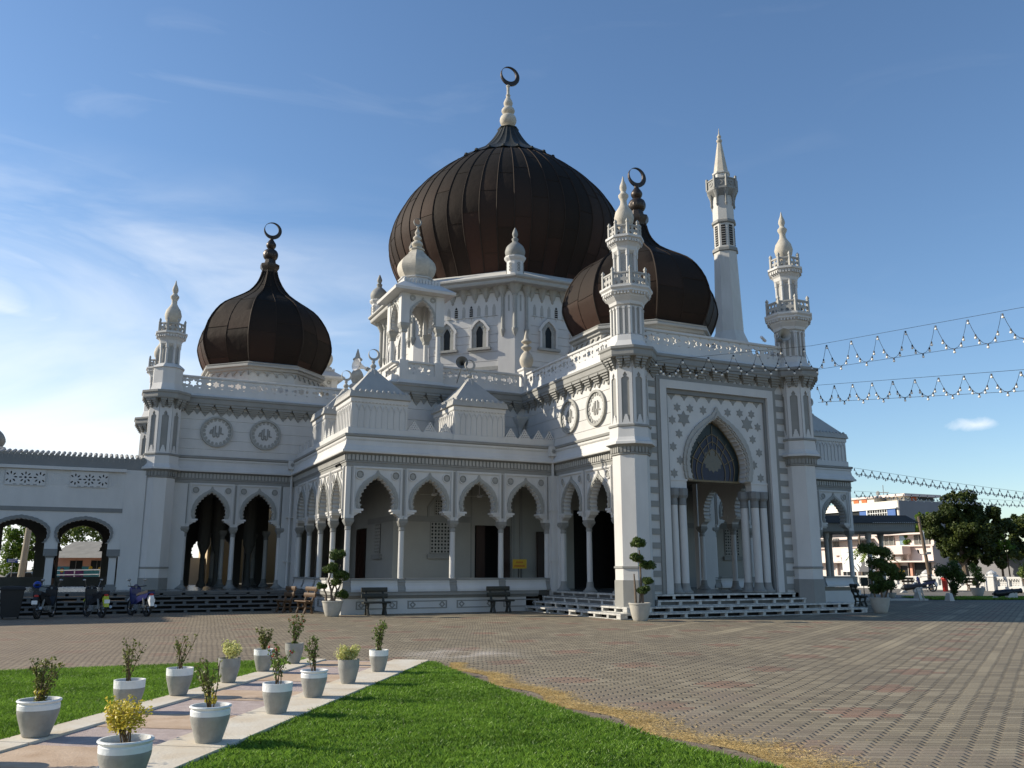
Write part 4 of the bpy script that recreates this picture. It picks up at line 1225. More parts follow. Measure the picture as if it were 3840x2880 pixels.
# ------------------------------------------------------------ kiosks at the corners of the upper block
def kiosk(cx, cy):
    h = .79
    b = M()
    b.sq(cx, cy, [(1.06, 9.245), (.98, 9.40), (.98, 9.62), (.9, 9.62)])
    for sx in (-1, 1):
        for sy in (-1, 1):
            x, y = cx + sx * h, cy + sy * h
            b.box(x - .19, x + .19, y - .19, y + .19, 9.62, 10.24)
            b.lathe(x, y, [(.14, 10.24), (.13, 10.32), (.10, 10.38), (.105, 10.44), (.10, 11.50)], 14)
            b.box(x - .19, x + .19, y - .19, y + .19, 11.86, 13.22)
    for k in range(4):
        F = frame(cx + (h + .14) * sin(pi / 2 * k), cy - (h + .14) * cos(pi / 2 * k), 90 * k)
        ip = arch_path(.46, 11.9, 12.88, 6, .055, BASE)
        b.plate(F, [[(-.61, 11.87)] + ip + [(.61, 11.87), (.61, 13.20), (-.61, 13.20)]], -.14, 0)
        b.fbox(F, -.61, .61, 10.14, 10.22, -.14, .03); b.fbox(F, -.61, .61, 9.62, 9.66, -.12, 0)
        star_parapet(b, F, -.60, .60, 9.66, 10.14, -.10, -.04, 1.3)
        for sg in (-1, 1):   # scrolled eave brackets
            x = sg * .82
            b.plate(frame(*F(x, 0, 0)[:2], 90 * k + 90), [[(.0, 12.5), (.05, 12.7), (.12, 12.86), (.20, 13.0), (.34, 13.14), (.44, 13.2), (.0, 13.2)]], -.05, .05)
    kk = b.build('kiosk', 'white', mosque)
    g = M()
    for sx in (-1, 1):
        for sy in (-1, 1):
            x, y = cx + sx * h, cy + sy * h
            g.sq(x, y, [(.11, 11.46), (.13, 11.52), (.12, 11.58), (.20, 11.74), (.22, 11.86)])
    for k in range(4):
        F = frame(cx + (h + .14) * sin(pi / 2 * k), cy - (h + .14) * cos(pi / 2 * k), 90 * k)
        op = arch_path(.58, 11.92, 13.08, 6, .02, OGEE); i2 = arch_path(.475, 11.92, 12.90, 6, .055, BASE)
        g.plate(F, [op + i2[::-1]], 0, .04)
        for sg in (-1, 1): g.plate(F, [ngon_pts(sg * .46, 13.02, .13, 16), ngon_pts(sg * .46, 13.02, .05, 6)], 0, .03)
    g.build('kiosk_trim', 'mgray', kk)
    r = M(); r.sq(cx, cy, [(1.0, 13.2), (1.36, 13.24), (1.38, 13.36), (1.34, 13.38), (.86, 13.74), (.8, 13.74)])
    for k in range(4):
        F = frame(cx + .80 * sin(pi / 2 * k), cy - .80 * cos(pi / 2 * k), 90 * k)
        for q in range(12):
            c = -.77 + q * .14; r.plate(F, [[(c - .06, 13.72), (c + .06, 13.72), (c + .06, 13.9), (c, 13.98), (c - .06, 13.9)]], -.04, .02)
    r.oct(cx, cy, [(.70, 13.7), (.70, 14.06), (.76, 14.1), (.76, 14.14), (.6, 14.16)])
    r.build('kiosk_roof', 'white', kk)
    o = M(); o.oct(cx, cy, interp([(.58, 14.14), (.74, 14.42), (.80, 14.70), (.72, 14.98), (.52, 15.22), (.34, 15.42), (.26, 15.56)], 3), cap=False)
    o.oct(cx, cy, [(.30, 15.54), (.32, 15.60), (.28, 15.64), (.12, 15.70)])
    o.lathe(cx, cy, interp([(.12, 15.68), (.24, 15.80), (.24, 15.90), (.12, 16.02)], 3), 18)
    o.lathe(cx, cy, interp([(.11, 16.0), (.18, 16.10), (.18, 16.18), (.09, 16.28), (.12, 16.40), (.10, 16.46), (.03, 16.6), (.06, 16.66), (.05, 16.72)], 3), 18)
    o.build('kiosk_onion', 'stone', kk)
    c_ = M(); crescent(c_, cx, cy, 16.90, .19, .07, 20); c_.build('crescent', 'gray', kk)
kiosk(11.86, 34.75); kiosk(11.86, 53.4)

# pinnacles at the re-entrant corners
def pinnacle(x, y):
    b = M(); b.sq(x, y, [(.32, 9.245), (.28, 9.4), (.26, 10.3), (.31, 10.36), (.31, 10.44), (.2, 10.47)])
    o = b.build('pinnacle', 'white', mosque)
    f = M(); f.lathe(x, y, interp([(.15, 10.44), (.22, 10.54), (.30, 10.74), (.31, 10.92), (.22, 11.12), (.12, 11.24), (.11, 11.28), (.23, 11.40), (.24, 11.46), (.12, 11.56), (.11, 11.60), (.22, 11.68), (.23, 11.74), (.13, 11.84), (.09, 12.0), (.02, 12.25)], 3), 24)
    f.build('pinnacle_finial', 'stone', o, smooth=True)
pinnacle(16.92, 33.95); pinnacle(10.9, 40.55); pinnacle(24.0, 33.95)

# roof turrets over the veranda
def make_turret():
    h = 1.10; b = M()
    b.sq(0, 0, [(h + .03, 6.50), (h + .03, 6.78), (h, 6.80), (h, 7.74), (h + .04, 7.78), (h + .04, 7.92)])
    for k in range(4):
        F = frame(h * sin(pi / 2 * k), -h * cos(pi / 2 * k), 90 * k)
        n = 9
        for i in range(n + 1):
            c = -h + .06 + i * (2 * h - .12) / n
            b.fbox(F, c - .022, c + .022, 6.80, 7.45, 0, .03)
            if i < n:
                w_ = (2 * h - .12) / n
                b.plate(F, [[(c - .022, 7.45), (c + .022, 7.45), (c + w_ * .3, 7.60), (c + w_ * .5, 7.66), (c + w_ * .7, 7.60), (c + w_ - .022, 7.45), (c + w_ + .022, 7.45), (c + w_ * .78, 7.62), (c + w_ * .5, 7.71), (c + w_ * .22, 7.62)]], 0, .03)
        for i in range(16): b.fbox(F, -h + .05 + i * .135, -h + .11 + i * .135, 7.74, 7.78, .0, .035)
    t = b.build('roof_turret', 'white')
    r = M(); r.sq(0, 0, [(h + .05, 7.92), (h + .12, 7.95), (h + .06, 8.18), (h - .04, 8.19), (.16, 9.20), (.1, 9.22)])
    for k in range(4):
        F = frame((h + .06) * sin(pi / 2 * k), -(h + .06) * cos(pi / 2 * k), 90 * k)
        for i in range(10):
            c = -h + .12 + i * .22
            x, y, _ = F(c, 0, -.05)
            r.lathe(x, y, [(.085, 8.12), (.075, 8.2), (.045, 8.26), (.0, 8.28)], 8)
    r.build('turret_roof', 'lgray', t, local=True)
    f = M(); f.lathe(0, 0, [(.30, 9.02), (.14, 9.30), (.06, 9.36)], 20, mod=lambda i, z: 1 + .1 * (i % 2))
    f.lathe(0, 0, interp([(.06, 9.34), (.11, 9.42), (.12, 9.48), (.05, 9.56), (.07, 9.62), (.07, 9.66), (.03, 9.70)], 2), 14)
    crescent(f, .02, 0, 9.92, .235, .07, 24)
    f.build('turret_finial', 'lgray', t, local=True)
    return t
t0 = make_turret(); t0.parent = mosque; t0.location = rel(9.33, 32.33)
for x, y in ((13.46, 32.33), (9.33, 36.48), (32.18, 32.33), (28.1, 32.33)): dup(t0, mosque, rel(x, y), 0)

# ------------------------------------------------------------ minaret
mx, my = 33.2, 39.3
minaret = empty('minaret', (mx, my, 0), 0, 'tall slim white octagonal minaret with a balcony and pointed grey spire behind the portal', 'minaret')
K = 1.0
b = M()
b.oct(mx, my, [(1.3, 0), (1.3, 13.6), (1.15, 14.5), (.80, 15.4), (.66, 20.2), (.66, 20.42)])
b.oct(mx, my, [(.60, 20.70), (.60, 22.25)]); b.oct(mx, my, [(.62, 22.5), (.60, 24.2)])
b.oct(mx, my, [(.45, 24.5), (.45, 25.55), (.52, 25.6), (.52, 25.7), (.4, 25.75)])
b.build('minaret_shaft', 'white2', minaret)
g = M()
g.oct(mx, my, [(.67, 20.42), (.74, 20.46), (.74, 20.62), (.68, 20.70)]); g.oct(mx, my, [(.64, 22.25), (.70, 22.3), (.70, 22.42), (.64, 22.5)])
g.oct(mx, my, [(.62, 24.05), (.70, 24.15), (.86, 24.35), (.90, 24.42), (.90, 24.52), (.6, 24.54)])
for k in range(8):
    a = radians(45 * k + 22.5); r = .66 / cos(pi / 8)
    g.lathe(mx + r * cos(a), my + r * sin(a), [(.02, 23.35), (.08, 23.5), (.05, 23.6), (.07, 23.9), (.14, 24.15), (.24, 24.4)], 8)
    F = octF(mx, my, .66, k)
    g.fbox(F, -.12, -.05, 18.75, 19.3, .0, .025); g.fbox(F, .05, .12, 18.75, 19.3, .0, .025)
    hw = .88 * T8; F = octF(mx, my, .88, k)
    g.fbox(F, -hw, hw, 24.52, 25.08, -.08, -.03)
    g.plate(F, [ngon_pts(0, 24.8, .16, 12), ngon_pts(0, 24.8, .10, 4)], -.03, .0); g.fbox(F, -hw, hw, 25.04, 25.12, -.09, .01)
    r = .88 / cos(pi / 8) - .02; g.sq(mx + r * cos(a), my + r * sin(a), [(.06, 24.5), (.06, 25.26), (.02, 25.3)])
g.build('minaret_balcony', 'gray', minaret)
g = M()
g.oct(mx, my, [(.44, 25.74), (.14, 27.75), (.10, 27.8)])
g.lathe(mx, my, interp([(.10, 27.78), (.17, 27.9), (.17, 28.0), (.08, 28.08), (.13, 28.2), (.12, 28.28), (.04, 28.42), (.015, 28.8)], 2), 14)
g.build('minaret_spire', 'stone', minaret)
g = M()
for k in range(8):
    F = octF(mx, my, .60, k); g.fbox(F, -.13, .13, 20.82, 22.12, .0, .012)
o = g.build('belfry_opening', 'dark', minaret)
g = M()
for k in range(8):
    F = octF(mx, my, .60, k)
    for q in range(8): g.fbox(F, -.13, .13, 20.9 + q * .15, 20.93 + q * .15, .012, .04)
g.build('louvres', 'lgray', o)

# ------------------------------------------------------------ loudspeakers
def horn(p, az, el=0, L=.48, R=.28, label=None, group=None, col='horn', stem=None):
    o = empty('loudspeaker', p, 0, label, 'loudspeaker', group)
    m = M(); n = 24
    d = Vector((sin(radians(az)) * cos(radians(el)), cos(radians(az)) * cos(radians(el)), sin(radians(el))))
    pts = [(0, .05), (.2, .06), (.5, .10), (.78, .17), (.93, .235), (1.0, R)]
    m.tube([Vector(p) + d * (L * (a - .5)) for a, r in pts], [r for a, r in pts], n, False)
    m.tube([Vector(p) + d * (L * (a - .5)) for a, r in pts[::-1]], [max(.01, r - .02) for a, r in pts[::-1]], n, False)
    c = Vector(p) + d * L * .5
    m.build('horn', col, o, smooth=True)
    m = M(); m.tube([Vector(p) - d * L * .5, Vector(p) - d * L * .85], .09, 12)
    m.build('driver', 'gray', o)
    m = M(); m.tube([Vector(p) - d * L * .4, Vector(stem or (p[0], p[1], p[2] - .4))], .025, 6); m.build('bracket', 'gray', o)
horn((9.35, 34.2, 9.85), 243, 8, .55, .27, 'cream horn loudspeaker facing left beside the corner roof turret crescent', None, 'bwhite', (10.2, 34.4, 9.6))
horn((13.35, 32.9, 10.10), 203, 0, .55, .26, 'grey horn loudspeaker facing forward above the crescent of the second roof turret', None, 'dgray', (13.4, 33.6, 9.4))
horn((17.75, 26.2, 10.55), 214, 0, .5, .25, 'cream horn loudspeaker on the parapet just right of the left portal tower', None, 'bwhite', (17.8, 26.4, 9.6))
horn((23.45, 24.7, 10.45), 200, 4, .5, .26, 'grey horn loudspeaker fixed to the left side of the right portal tower', None, 'horn', (23.7, 25.0, 10.3))
# cameras
def cctv(p, d, label):
    o = empty('security_camera', p, 0, label, 'security camera', None)
    m = M(); v = Vector(d).normalized(); m.tube([Vector(p) - v * .17, Vector(p) + v * .17], .055, 8); m.build('camera_body', 'bwhite' if 'white' in label else 'black', o)
    m = M(); m.tube([Vector(p) - v * .12, Vector(p) + Vector((.15, .2, -.02))], .015, 6); m.build('bracket', 'gray', o)
cctv((8.0, 31.95, 5.42), (-.6, -.7, -.35), 'small black security camera under the veranda eave at the corner')
cctv((22.75, 25.0, 10.35), (-.8, -.3, .3), 'small white security camera on the parapet left of the right portal tower')
# ------------------------------------------------------------ ground
def paver_material():
    m, t, b = mk('pavers'); l = t.links.new
    def mm(op, a, b_=None, c=None, clamp=False):
        n = t.nodes.new('ShaderNodeMath'); n.operation = op; n.use_clamp = clamp
        for i, v in enumerate((a, b_, c)):
            if v is None: continue
            if isinstance(v, (int, float)): n.inputs[i].default_value = v
            else: l(v, n.inputs[i])
        return n.outputs[0]
    co = nd(t, 'ShaderNodeTexCoord'); se = nd(t, 'ShaderNodeSeparateXYZ'); l(co.outputs['Object'], se.inputs[0])
    x, y = se.outputs[0], se.outputs[1]
    # wobble
    nw = nd(t, 'ShaderNodeTexNoise', Scale=.5, Detail=1.0); l(co.outputs['Object'], nw.inputs[0])
    wob = mm('MULTIPLY', mm('SUBTRACT', nw.outputs[0], .5), .12)
    e1 = (cos(radians(-27)), sin(radians(-27))); nn = (-e1[1], e1[0])
    u = mm('ADD', mm('ADD', mm('MULTIPLY', x, e1[0]), mm('MULTIPLY', y, e1[1])), wob)
    v = mm('ADD', mm('ADD', mm('MULTIPLY', x, nn[0]), mm('MULTIPLY', y, nn[1])), wob)
    h, w_ = .118, .225; sh = h * .577
    r = mm('FLOOR', mm('DIVIDE', v, h)); fv = mm('FRACT', mm('DIVIDE', v, h))
    u2 = mm('DIVIDE', mm('SUBTRACT', u, mm('MULTIPLY', r, sh)), w_)
    c = mm('FLOOR', u2); fu = mm('FRACT', u2)
    du = mm('MULTIPLY', mm('MINIMUM', fu, mm('SUBTRACT', 1, fu)), w_)
    dv = mm('MULTIPLY', mm('MINIMUM', fv, mm('SUBTRACT', 1, fv)), h)
    jt = mm('SUBTRACT', 1, mm('MULTIPLY', du, 1 / .021), clamp=True)
    jt2 = mm('SUBTRACT', 1, mm('MULTIPLY', dv, 1 / .009), clamp=True)
    joint = mm('MAXIMUM', jt, mm('MULTIPLY', jt2, .75))
    # brick centre
    uc = mm('ADD', mm('MULTIPLY', mm('ADD', c, .5), w_), mm('MULTIPLY', r, sh)); vc = mm('MULTIPLY', mm('ADD', r, .5), h)
    px = mm('ADD', mm('MULTIPLY', uc, e1[0]), mm('MULTIPLY', vc, nn[0])); py = mm('ADD', mm('MULTIPLY', uc, e1[1]), mm('MULTIPLY', vc, nn[1]))
    s = mm('ADD', mm('MULTIPLY', px, .839), mm('MULTIPLY', py, .545)); tt = mm('ADD', mm('MULTIPLY', px, -.545), mm('MULTIPLY', py, .839))
    k = mm('FLOOR', mm('DIVIDE', mm('SUBTRACT', tt, .95), 2.1))
    tf = mm('SUBTRACT', mm('SUBTRACT', tt, .95), mm('MULTIPLY', k, 2.1))       # 0..2.1, red at 1.05, band at .2
    sf = mm('MULTIPLY', mm('FRACT', mm('DIVIDE', mm('ADD', mm('SUBTRACT', s, .35), mm('MULTIPLY', k, .72)), 2.35)), 2.35)
    da = mm('ABSOLUTE', mm('SUBTRACT', sf, 1.17)); dt = mm('ABSOLUTE', mm('SUBTRACT', tf, 1.08))
    red = mm('LESS_THAN', mm('ADD', mm('MULTIPLY', da, 1.0), mm('MULTIPLY', dt, 1.15)), .52)
    halo = mm('LESS_THAN', mm('ADD', da, mm('MULTIPLY', dt, 1.15)), .95)
    band = mm('LESS_THAN', mm('ABSOLUTE', mm('SUBTRACT', tf, .12)), .20)
    cv = nd(t, 'ShaderNodeCombineXYZ'); l(r, cv.inputs[0]); l(c, cv.inputs[1])
    wn = nd(t, 'ShaderNodeTexWhiteNoise'); wn.noise_dimensions = '3D'; l(cv.outputs[0], wn.inputs[0])
    rnd = wn.outputs['Value']
    def rgb(a): 
        n = t.nodes.new('ShaderNodeRGB'); n.outputs[0].default_value = a + (1,); return n.outputs[0]
    def mix(f, a, b_):
        n = t.nodes.new('ShaderNodeMixRGB')
        if isinstance(f, (int, float)): n.inputs[0].default_value = f
        else: l(f, n.inputs[0])
        l(a, n.inputs[1]); l(b_, n.inputs[2]); return n.outputs[0]
    gray, lt, rd, wh = rgb((.175, .148, .105)), rgb((.34, .29, .20)), rgb((.22, .105, .075)), rgb((.28, .24, .17))
    colr = mix(mm('MULTIPLY', rnd, .55), gray, lt)
    colr = mix(mm('MULTIPLY', halo, mm('GREATER_THAN', rnd, .35)), colr, wh)
    bn = nd(t, 'ShaderNodeTexNoise', Scale=.22, Detail=2.0); l(co.outputs['Object'], bn.inputs[0])
    colr = mix(mm('MULTIPLY', band, mm('MULTIPLY', mm('MULTIPLY', mm('SUBTRACT', bn.outputs[0], .38), 4, clamp=True), mm('ADD', .12, mm('MULTIPLY', mm('SUBTRACT', x, 7), .09, clamp=True)))), colr, lt)
    colr = mix(mm('MULTIPLY', red, mm('ADD', mm('MULTIPLY', rnd, .35), .30)), colr, rd)
    n1 = nd(t, 'ShaderNodeTexNoise', Scale=.33, Detail=6.0, Roughness=.6); l(co.outputs['Object'], n1.inputs[0])
    grime = mm('MULTIPLY', mm('SUBTRACT', n1.outputs[0], .47), 4.0, clamp=True)
    colr = mix(mm('MULTIPLY', grime, .55), colr, rgb((.125, .108, .084)))
    # wash of brown dirt over the far left
    lf = mm('MULTIPLY', mm('SUBTRACT', 6.5, x), .16, clamp=True)
    colr = mix(mm('MULTIPLY', lf, .5), colr, rgb((.26, .195, .14)))
    colr = mix(mm('MULTIPLY', joint, .88), colr, rgb((.035, .028, .022)))
    # dust and dirt next to the lawn
    n2 = nd(t, 'ShaderNodeTexNoise', Scale=1.3, Detail=7.0, Roughness=.68); l(co.outputs['Object'], n2.inputs[0])
    d1 = mm('SUBTRACT', 1, mm('MULTIPLY', mm('ABSOLUTE', mm('SUBTRACT', mm('SUBTRACT', x, 5.9), mm('MULTIPLY', mm('SUBTRACT', 10, y), .10))), .62), clamp=True)
    d1 = mm('MULTIPLY', d1, mm('MULTIPLY', mm('SUBTRACT', 14.5, y), .6, clamp=True))
    vd = nd(t, 'ShaderNodeVectorMath', operation='DISTANCE'); l(co.outputs['Object'], vd.inputs[0]); vd.inputs[1].default_value = (6.6, 16.1, 0)
    d2 = mm('SUBTRACT', 1, mm('MULTIPLY', vd.outputs['Value'], .62), clamp=True)
    vd = nd(t, 'ShaderNodeVectorMath', operation='DISTANCE'); l(co.outputs['Object'], vd.inputs[0]); vd.inputs[1].default_value = (7.6, 9.3, 0)
    d3 = mm('SUBTRACT', 1, mm('MULTIPLY', vd.outputs['Value'], .8), clamp=True)
    dust = mm('MULTIPLY', mm('SUBTRACT', mm('ADD', n2.outputs[0], mm('MULTIPLY', mm('MAXIMUM', d1, mm('MAXIMUM', d2, d3)), .42)), .66), 4.0, clamp=True)
    colr = mix(mm('MULTIPLY', dust, mm('ADD', .55, mm('MULTIPLY', mm('MAXIMUM', d2, d3), .3))), colr, mix(n1.outputs[0], rgb((.10, .08, .06)), rgb((.36, .29, .22))))
    colr = mix(mm('MULTIPLY', mm('MULTIPLY', d2, mm('SUBTRACT', n2.outputs[0], .42)), 4.0, clamp=True), colr, rgb((.50, .46, .40)))
    l(colr, b.inputs['Base Color'])
    b.inputs['Roughness'].default_value = .82
    b.inputs['Specular IOR Level'].default_value = .25
    hgt = mm('SUBTRACT', mm('MULTIPLY', rnd, .35), mm('MULTIPLY', joint, 1.0))
    n3 = nd(t, 'ShaderNodeTexNoise', Scale=30, Detail=3.0); l(co.outputs['Object'], n3.inputs[0])
    hgt = mm('ADD', hgt, mm('MULTIPLY', n3.outputs[0], .35))
    bp = nd(t, 'ShaderNodeBump', Strength=.8, Distance=.012)
    l(hgt, bp.inputs['Height']); l(bp.outputs[0], b.inputs['Normal'])
    return m
MT['pavers'] = paver_material()
MT['asphalt'] = mat('asphalt_dusty', (.17, .155, .13), .9, .25, .25, .01, 20)
MT['earth'] = mat('far_ground', (.20, .18, .14), .9, .2, .05, .0, 20)
MT['lawnsoil'] = mat('lawn_soil', (.045, .075, .014), .95, .3, 5, .02, 40)
MT['dirt'] = mat('dirt_edge', (.20, .15, .11), .95, .3, 6, .02, 50)
def flat(name, pts, z, m_, kind='structure', thick=None):
    m = M()
    if thick is None:
        m.plate(lambda u, v, w: (u, v, w), [pts], z, z, back=False)
        n = len(pts); m.v = m.v[:n]; m.f = [f_ for f_ in m.f if max(f_) < n]; m.fa = [0] * len(m.f)
    else: m.plate(lambda u, v, w: (u, v, w), [pts], z - thick, z)
    return tag(m.build(name, m_), kind=kind)
flat('ground', [(-2500, -2500), (2500, -2500), (2500, 2500), (-2500, 2500)], -.012, 'earth')
flat('road', [(38.6, 32.6), (60, 0), (140, 20), (110, 95), (38, 95), (36.5, 40)], -.006, 'asphalt')
flat('paving', [(-60, -20), (70, -20), (60, 0), (38.6, 32.6), (36.5, 40), (36.5, 70), (-60, 70)], 0, 'pavers')

# garden path in the foreground: s along (.56,.83), n across (.83,-.56)
def sp(s, n): return (s * .5593 + n * .829, s * .829 - n * .5593)
def rgnoise(n_, sc): return 0
MT['pathpink'] = mat('path_washed', (.44, .365, .335), .85, .2, 9, .012, 90, tint=(.32, .25, .225), tfac=.8)
pm = MT['pathpink'].node_tree
kerbc = mat('kerb_concrete', (.62, .59, .51), .8, .12, 1.7, .008, 30, tint=(.46, .32, .16), tfac=.55)
MT['kerb'] = kerbc
def sband(s0, s1, n0, n1): return [sp(s0, n0), sp(s0, n1), sp(s1, n1), sp(s1, n0)]
flat('path', sband(2, 15.20, -5.60, -4.36), .028, 'pathpink', thick=.05)
MT['slab'] = mat('path_flagstone', (.52, .40, .29), .85, .15, 3, .008, 40, tint=(.34, .22, .13), tfac=.7)
for i, s in enumerate((14.6, 12.75, 10.9, 9.0, 7.2)):
    flat('path_slab', sband(s - .42, s + .42, -5.585, -4.375), .034, 'slab', thick=.02)
for i in range(7):
    s = 15.22 - i * 1.9
    k = tag(flat('kerb_slab', sband(s - 1.885, s, -4.36, -3.73), .062, 'kerb', thick=.11), kind='structure')
    k = tag(flat('kerb_slab', sband(s - 1.885, s, -5.96, -5.60), .052, 'kerb', thick=.10), kind='structure')
# lawns
lawn_edge = [(5.46, 14.75), (5.32, 13.4), (5.2, 12.0), (5.12, 11.0), (5.05, 10.0), (5.02, 9.0), (5.01, 8.0), (5.02, 7.0), (5.08, 6.2), (5.2, 5.2), (5.3, 4)]
e0 = sp(15.1, -3.73); e1_ = sp(2.2, -3.73)
LAWN_R = [e1_, e0, (5.50, 14.6)] + lawn_edge[1:]
LAWN_L = [sp(2.2, -5.96), sp(15.2, -5.96), (3.62, 16.15), (2.0, 16.0), (.6, 16.1), (-1.2, 16.25), (-5, 16.3), (-5, 2)]
flat('lawn_bed', LAWN_R[::-1], .018, 'lawnsoil', thick=.03); flat('lawn_bed', LAWN_L, .018, 'lawnsoil', thick=.03)
flat('dirt_edge', [(x + .0, y) for x, y in lawn_edge] + [(x + .22 + .02 * (i % 3), y) for i, (x, y) in enumerate(lawn_edge)][::-1], .006, 'dirt')
def inside(pts, x, y):
    c = np.zeros(len(x), bool); n = len(pts); j = n - 1
    for i in range(n):
        xi, yi = pts[i]; xj, yj = pts[j]
        c ^= ((yi > y) != (yj > y)) & (x < (xj - xi) * (y - yi) / (yj - yi + 1e-12) + xi)
        j = i
    return c
def blades(name, x, y, z0, h, wd, m_, label, lean=.5, seed=1, flat_=0.0):
    rg = np.random.default_rng(seed); n = len(x)
    a = rg.uniform(0, 2 * pi, n); d = rg.uniform(0, 2 * pi, n); hh = h * rg.uniform(.55, 1.25, n); w_ = wd * rg.uniform(.7, 1.3, n)
    ln = lean * hh * rg.uniform(.2, 1.3, n) + flat_ * rg.uniform(0, 1, n)
    up = hh * (1 - .8 * (flat_ > 0))
    ca, sa = np.cos(a) * w_ / 2, np.sin(a) * w_ / 2
    P = np.zeros((n, 4, 3))
    P[:, 0] = np.stack([x - ca, y - sa, z0 + 0 * x], 1); P[:, 1] = np.stack([x + ca, y + sa, z0 + 0 * x], 1)
    mx_, my_ = x + np.cos(d) * ln * .35, y + np.sin(d) * ln * .35
    P[:, 2] = np.stack([mx_ + ca * .8, my_ + sa * .8, z0 + up * .62], 1)
    P[:, 3] = np.stack([x + np.cos(d) * ln, y + np.sin(d) * ln, z0 + up], 1)
    V = P.reshape(-1, 3); me = bpy.data.meshes.new(name)
    me.vertices.add(4 * n); me.vertices.foreach_set('co', V.ravel())
    idx = np.arange(n)[:, None] * 4 + np.array([0, 1, 2, 0, 2, 3])[None]
    me.loops.add(6 * n); me.loops.foreach_set('vertex_index', idx.ravel().astype(np.int32))
    me.polygons.add(2 * n); me.polygons.foreach_set('loop_start', np.arange(2 * n, dtype=np.int32) * 3)
    me.update(); me.validate()
    me.materials.append(MT[m_])
    o = bpy.data.objects.new(name, me); COL.objects.link(o)
    return tag(o, label, 'grass', kind='stuff')
rg = np.random.default_rng(5)
def scatter(poly, dens_fn, n, box_):
    x = rg.uniform(box_[0], box_[1], n); y = rg.uniform(box_[2], box_[3], n)
    k = inside(poly, x, y); x, y = x[k], y[k]
    if dens_fn is not None:
        k = rg.uniform(0, 1, len(x)) < dens_fn(x, y); x, y = x[k], y[k]
    return x, y
grow = [(x, y) for x, y in LAWN_R]
x, y = scatter(grow, lambda x, y: np.clip(1.3 - (y - 6) * .05, .5, 1), 430000, (-2, 5.6, 4.6, 15))
tuft = .5 + .5 * np.sin(x * 9 + np.sin(y * 7) * 2) * np.sin(y * 11 + np.sin(x * 5) * 2)
blades('grass_lawn', x, y, .015, .048 * (.75 + .5 * tuft), .0062, 'grass', 'bright green cut grass of the large lawn right of the pot-lined path', .8, 2)
x, y = scatter(LAWN_L, lambda x, y: np.clip(1.2 - (y - 8) * .05, .5, 1), 420000, (-4.2, 3.7, 7.5, 16.3))
blades('grass_lawn', x, y, .015, .05, .0068, 'grass', 'green grass of the narrow lawn left of the pot-lined path', .8, 3)
# straw: clippings along the lawn edge
ys = rg.uniform(4.8, 14.6, 70000); base = np.interp(ys, [p[1] for p in lawn_edge[::-1]], [p[0] for p in lawn_edge[::-1]])
wdt = np.clip(.95 - (ys - 6) * .07, .25, 1.0)
xs = base + .22 + np.abs(rg.normal(0, .33, len(ys))) * wdt + .12 * np.sin(ys * 3.1)
clump = np.sin(xs * 7 + 2 * np.sin(ys * 3)) * np.sin(ys * 5 + np.sin(xs * 4) * 2)
k = rg.uniform(-1, 1, len(xs)) < clump + .75
blades('dry_grass', xs[k], ys[k], .006, .03, .006, 'straw', 'dry yellow grass clippings strewn on the pavers along the lawn edge', .6, 4, .05)
# sprigs of weeds and clippings scattered over the pavers and along the left lawn
xs = rg.uniform(5.3, 9.5, 2600); ys = rg.uniform(6.0, 13.0, 2600); k = rg.uniform(0, 1, 2600) < np.clip(1.1 - (xs - 5.3) * .27, 0, 1) * (.5 + .5 * np.sin(xs * 4) * np.sin(ys * 3))
blades('grass_litter', xs[k], ys[k], .004, .018, .007, 'straw', 'loose bits of dry grass scattered over the pavers', .6, 5, .04)
xs = rg.uniform(-3, 3.8, 6000); ys = 16.15 + np.abs(rg.normal(0, .10, 6000))
blades('dry_grass', xs, ys, .004, .03, .008, 'straw', 'brownish dry fringe on the far edge of the left lawn', .6, 6, .02)

# ------------------------------------------------------------ leaves
def leaves_mesh(name, C_, n, size, m_, parent, seed, spread=None, aspect=1.9, local=False):
    """C_: list of (x,y,z,r) clumps; n leaves in total as small bent quads"""
    rg_ = np.random.default_rng(seed); C_ = np.array(C_, float)
    wgt = C_[:, 3] ** 2; idx = rg_.choice(len(C_), n, p=wgt / wgt.sum())
    d = rg_.normal(0, 1, (n, 3)); d /= np.linalg.norm(d, axis=1)[:, None]
    rr = C_[idx, 3] * rg_.uniform(.55, 1.08, n) ** (1 / 1.5)
    p = C_[idx, :3] + d * rr[:, None] * np.array(spread or (1, 1, 1))
    nrm = d + rg_.normal(0, .7, (n, 3)); nrm[:, 2] += .3; nrm /= np.linalg.norm(nrm, axis=1)[:, None]
    t_ = np.cross(nrm, rg_.normal(0, 1, (n, 3))); t_ /= np.linalg.norm(t_, axis=1)[:, None]
    b_ = np.cross(nrm, t_)
    s_ = size * rg_.uniform(.6, 1.3, n)[:, None]
    P = np.stack([p - t_ * s_ * aspect / 2, p + b_ * s_ / 2 - nrm * s_ * .12, p + t_ * s_ * aspect / 2, p - b_ * s_ / 2 - nrm * s_ * .12], 1)
    off = np.zeros(3)
    if parent is not None and not local:
        q = parent
        while q is not None: off += np.array(q.location); q = q.parent
    V = (P.reshape(-1, 3) - off)
    me = bpy.data.meshes.new(name); me.vertices.add(4 * n); me.vertices.foreach_set('co', V.ravel())
    me.loops.add(4 * n); me.loops.foreach_set('vertex_index', np.arange(4 * n, dtype=np.int32))
    me.polygons.add(n); me.polygons.foreach_set('loop_start', np.arange(n, dtype=np.int32) * 4)
    me.update(); me.materials.append(MT[m_])
    o = bpy.data.objects.new(name, me); COL.objects.link(o); o.parent = parent
    return o

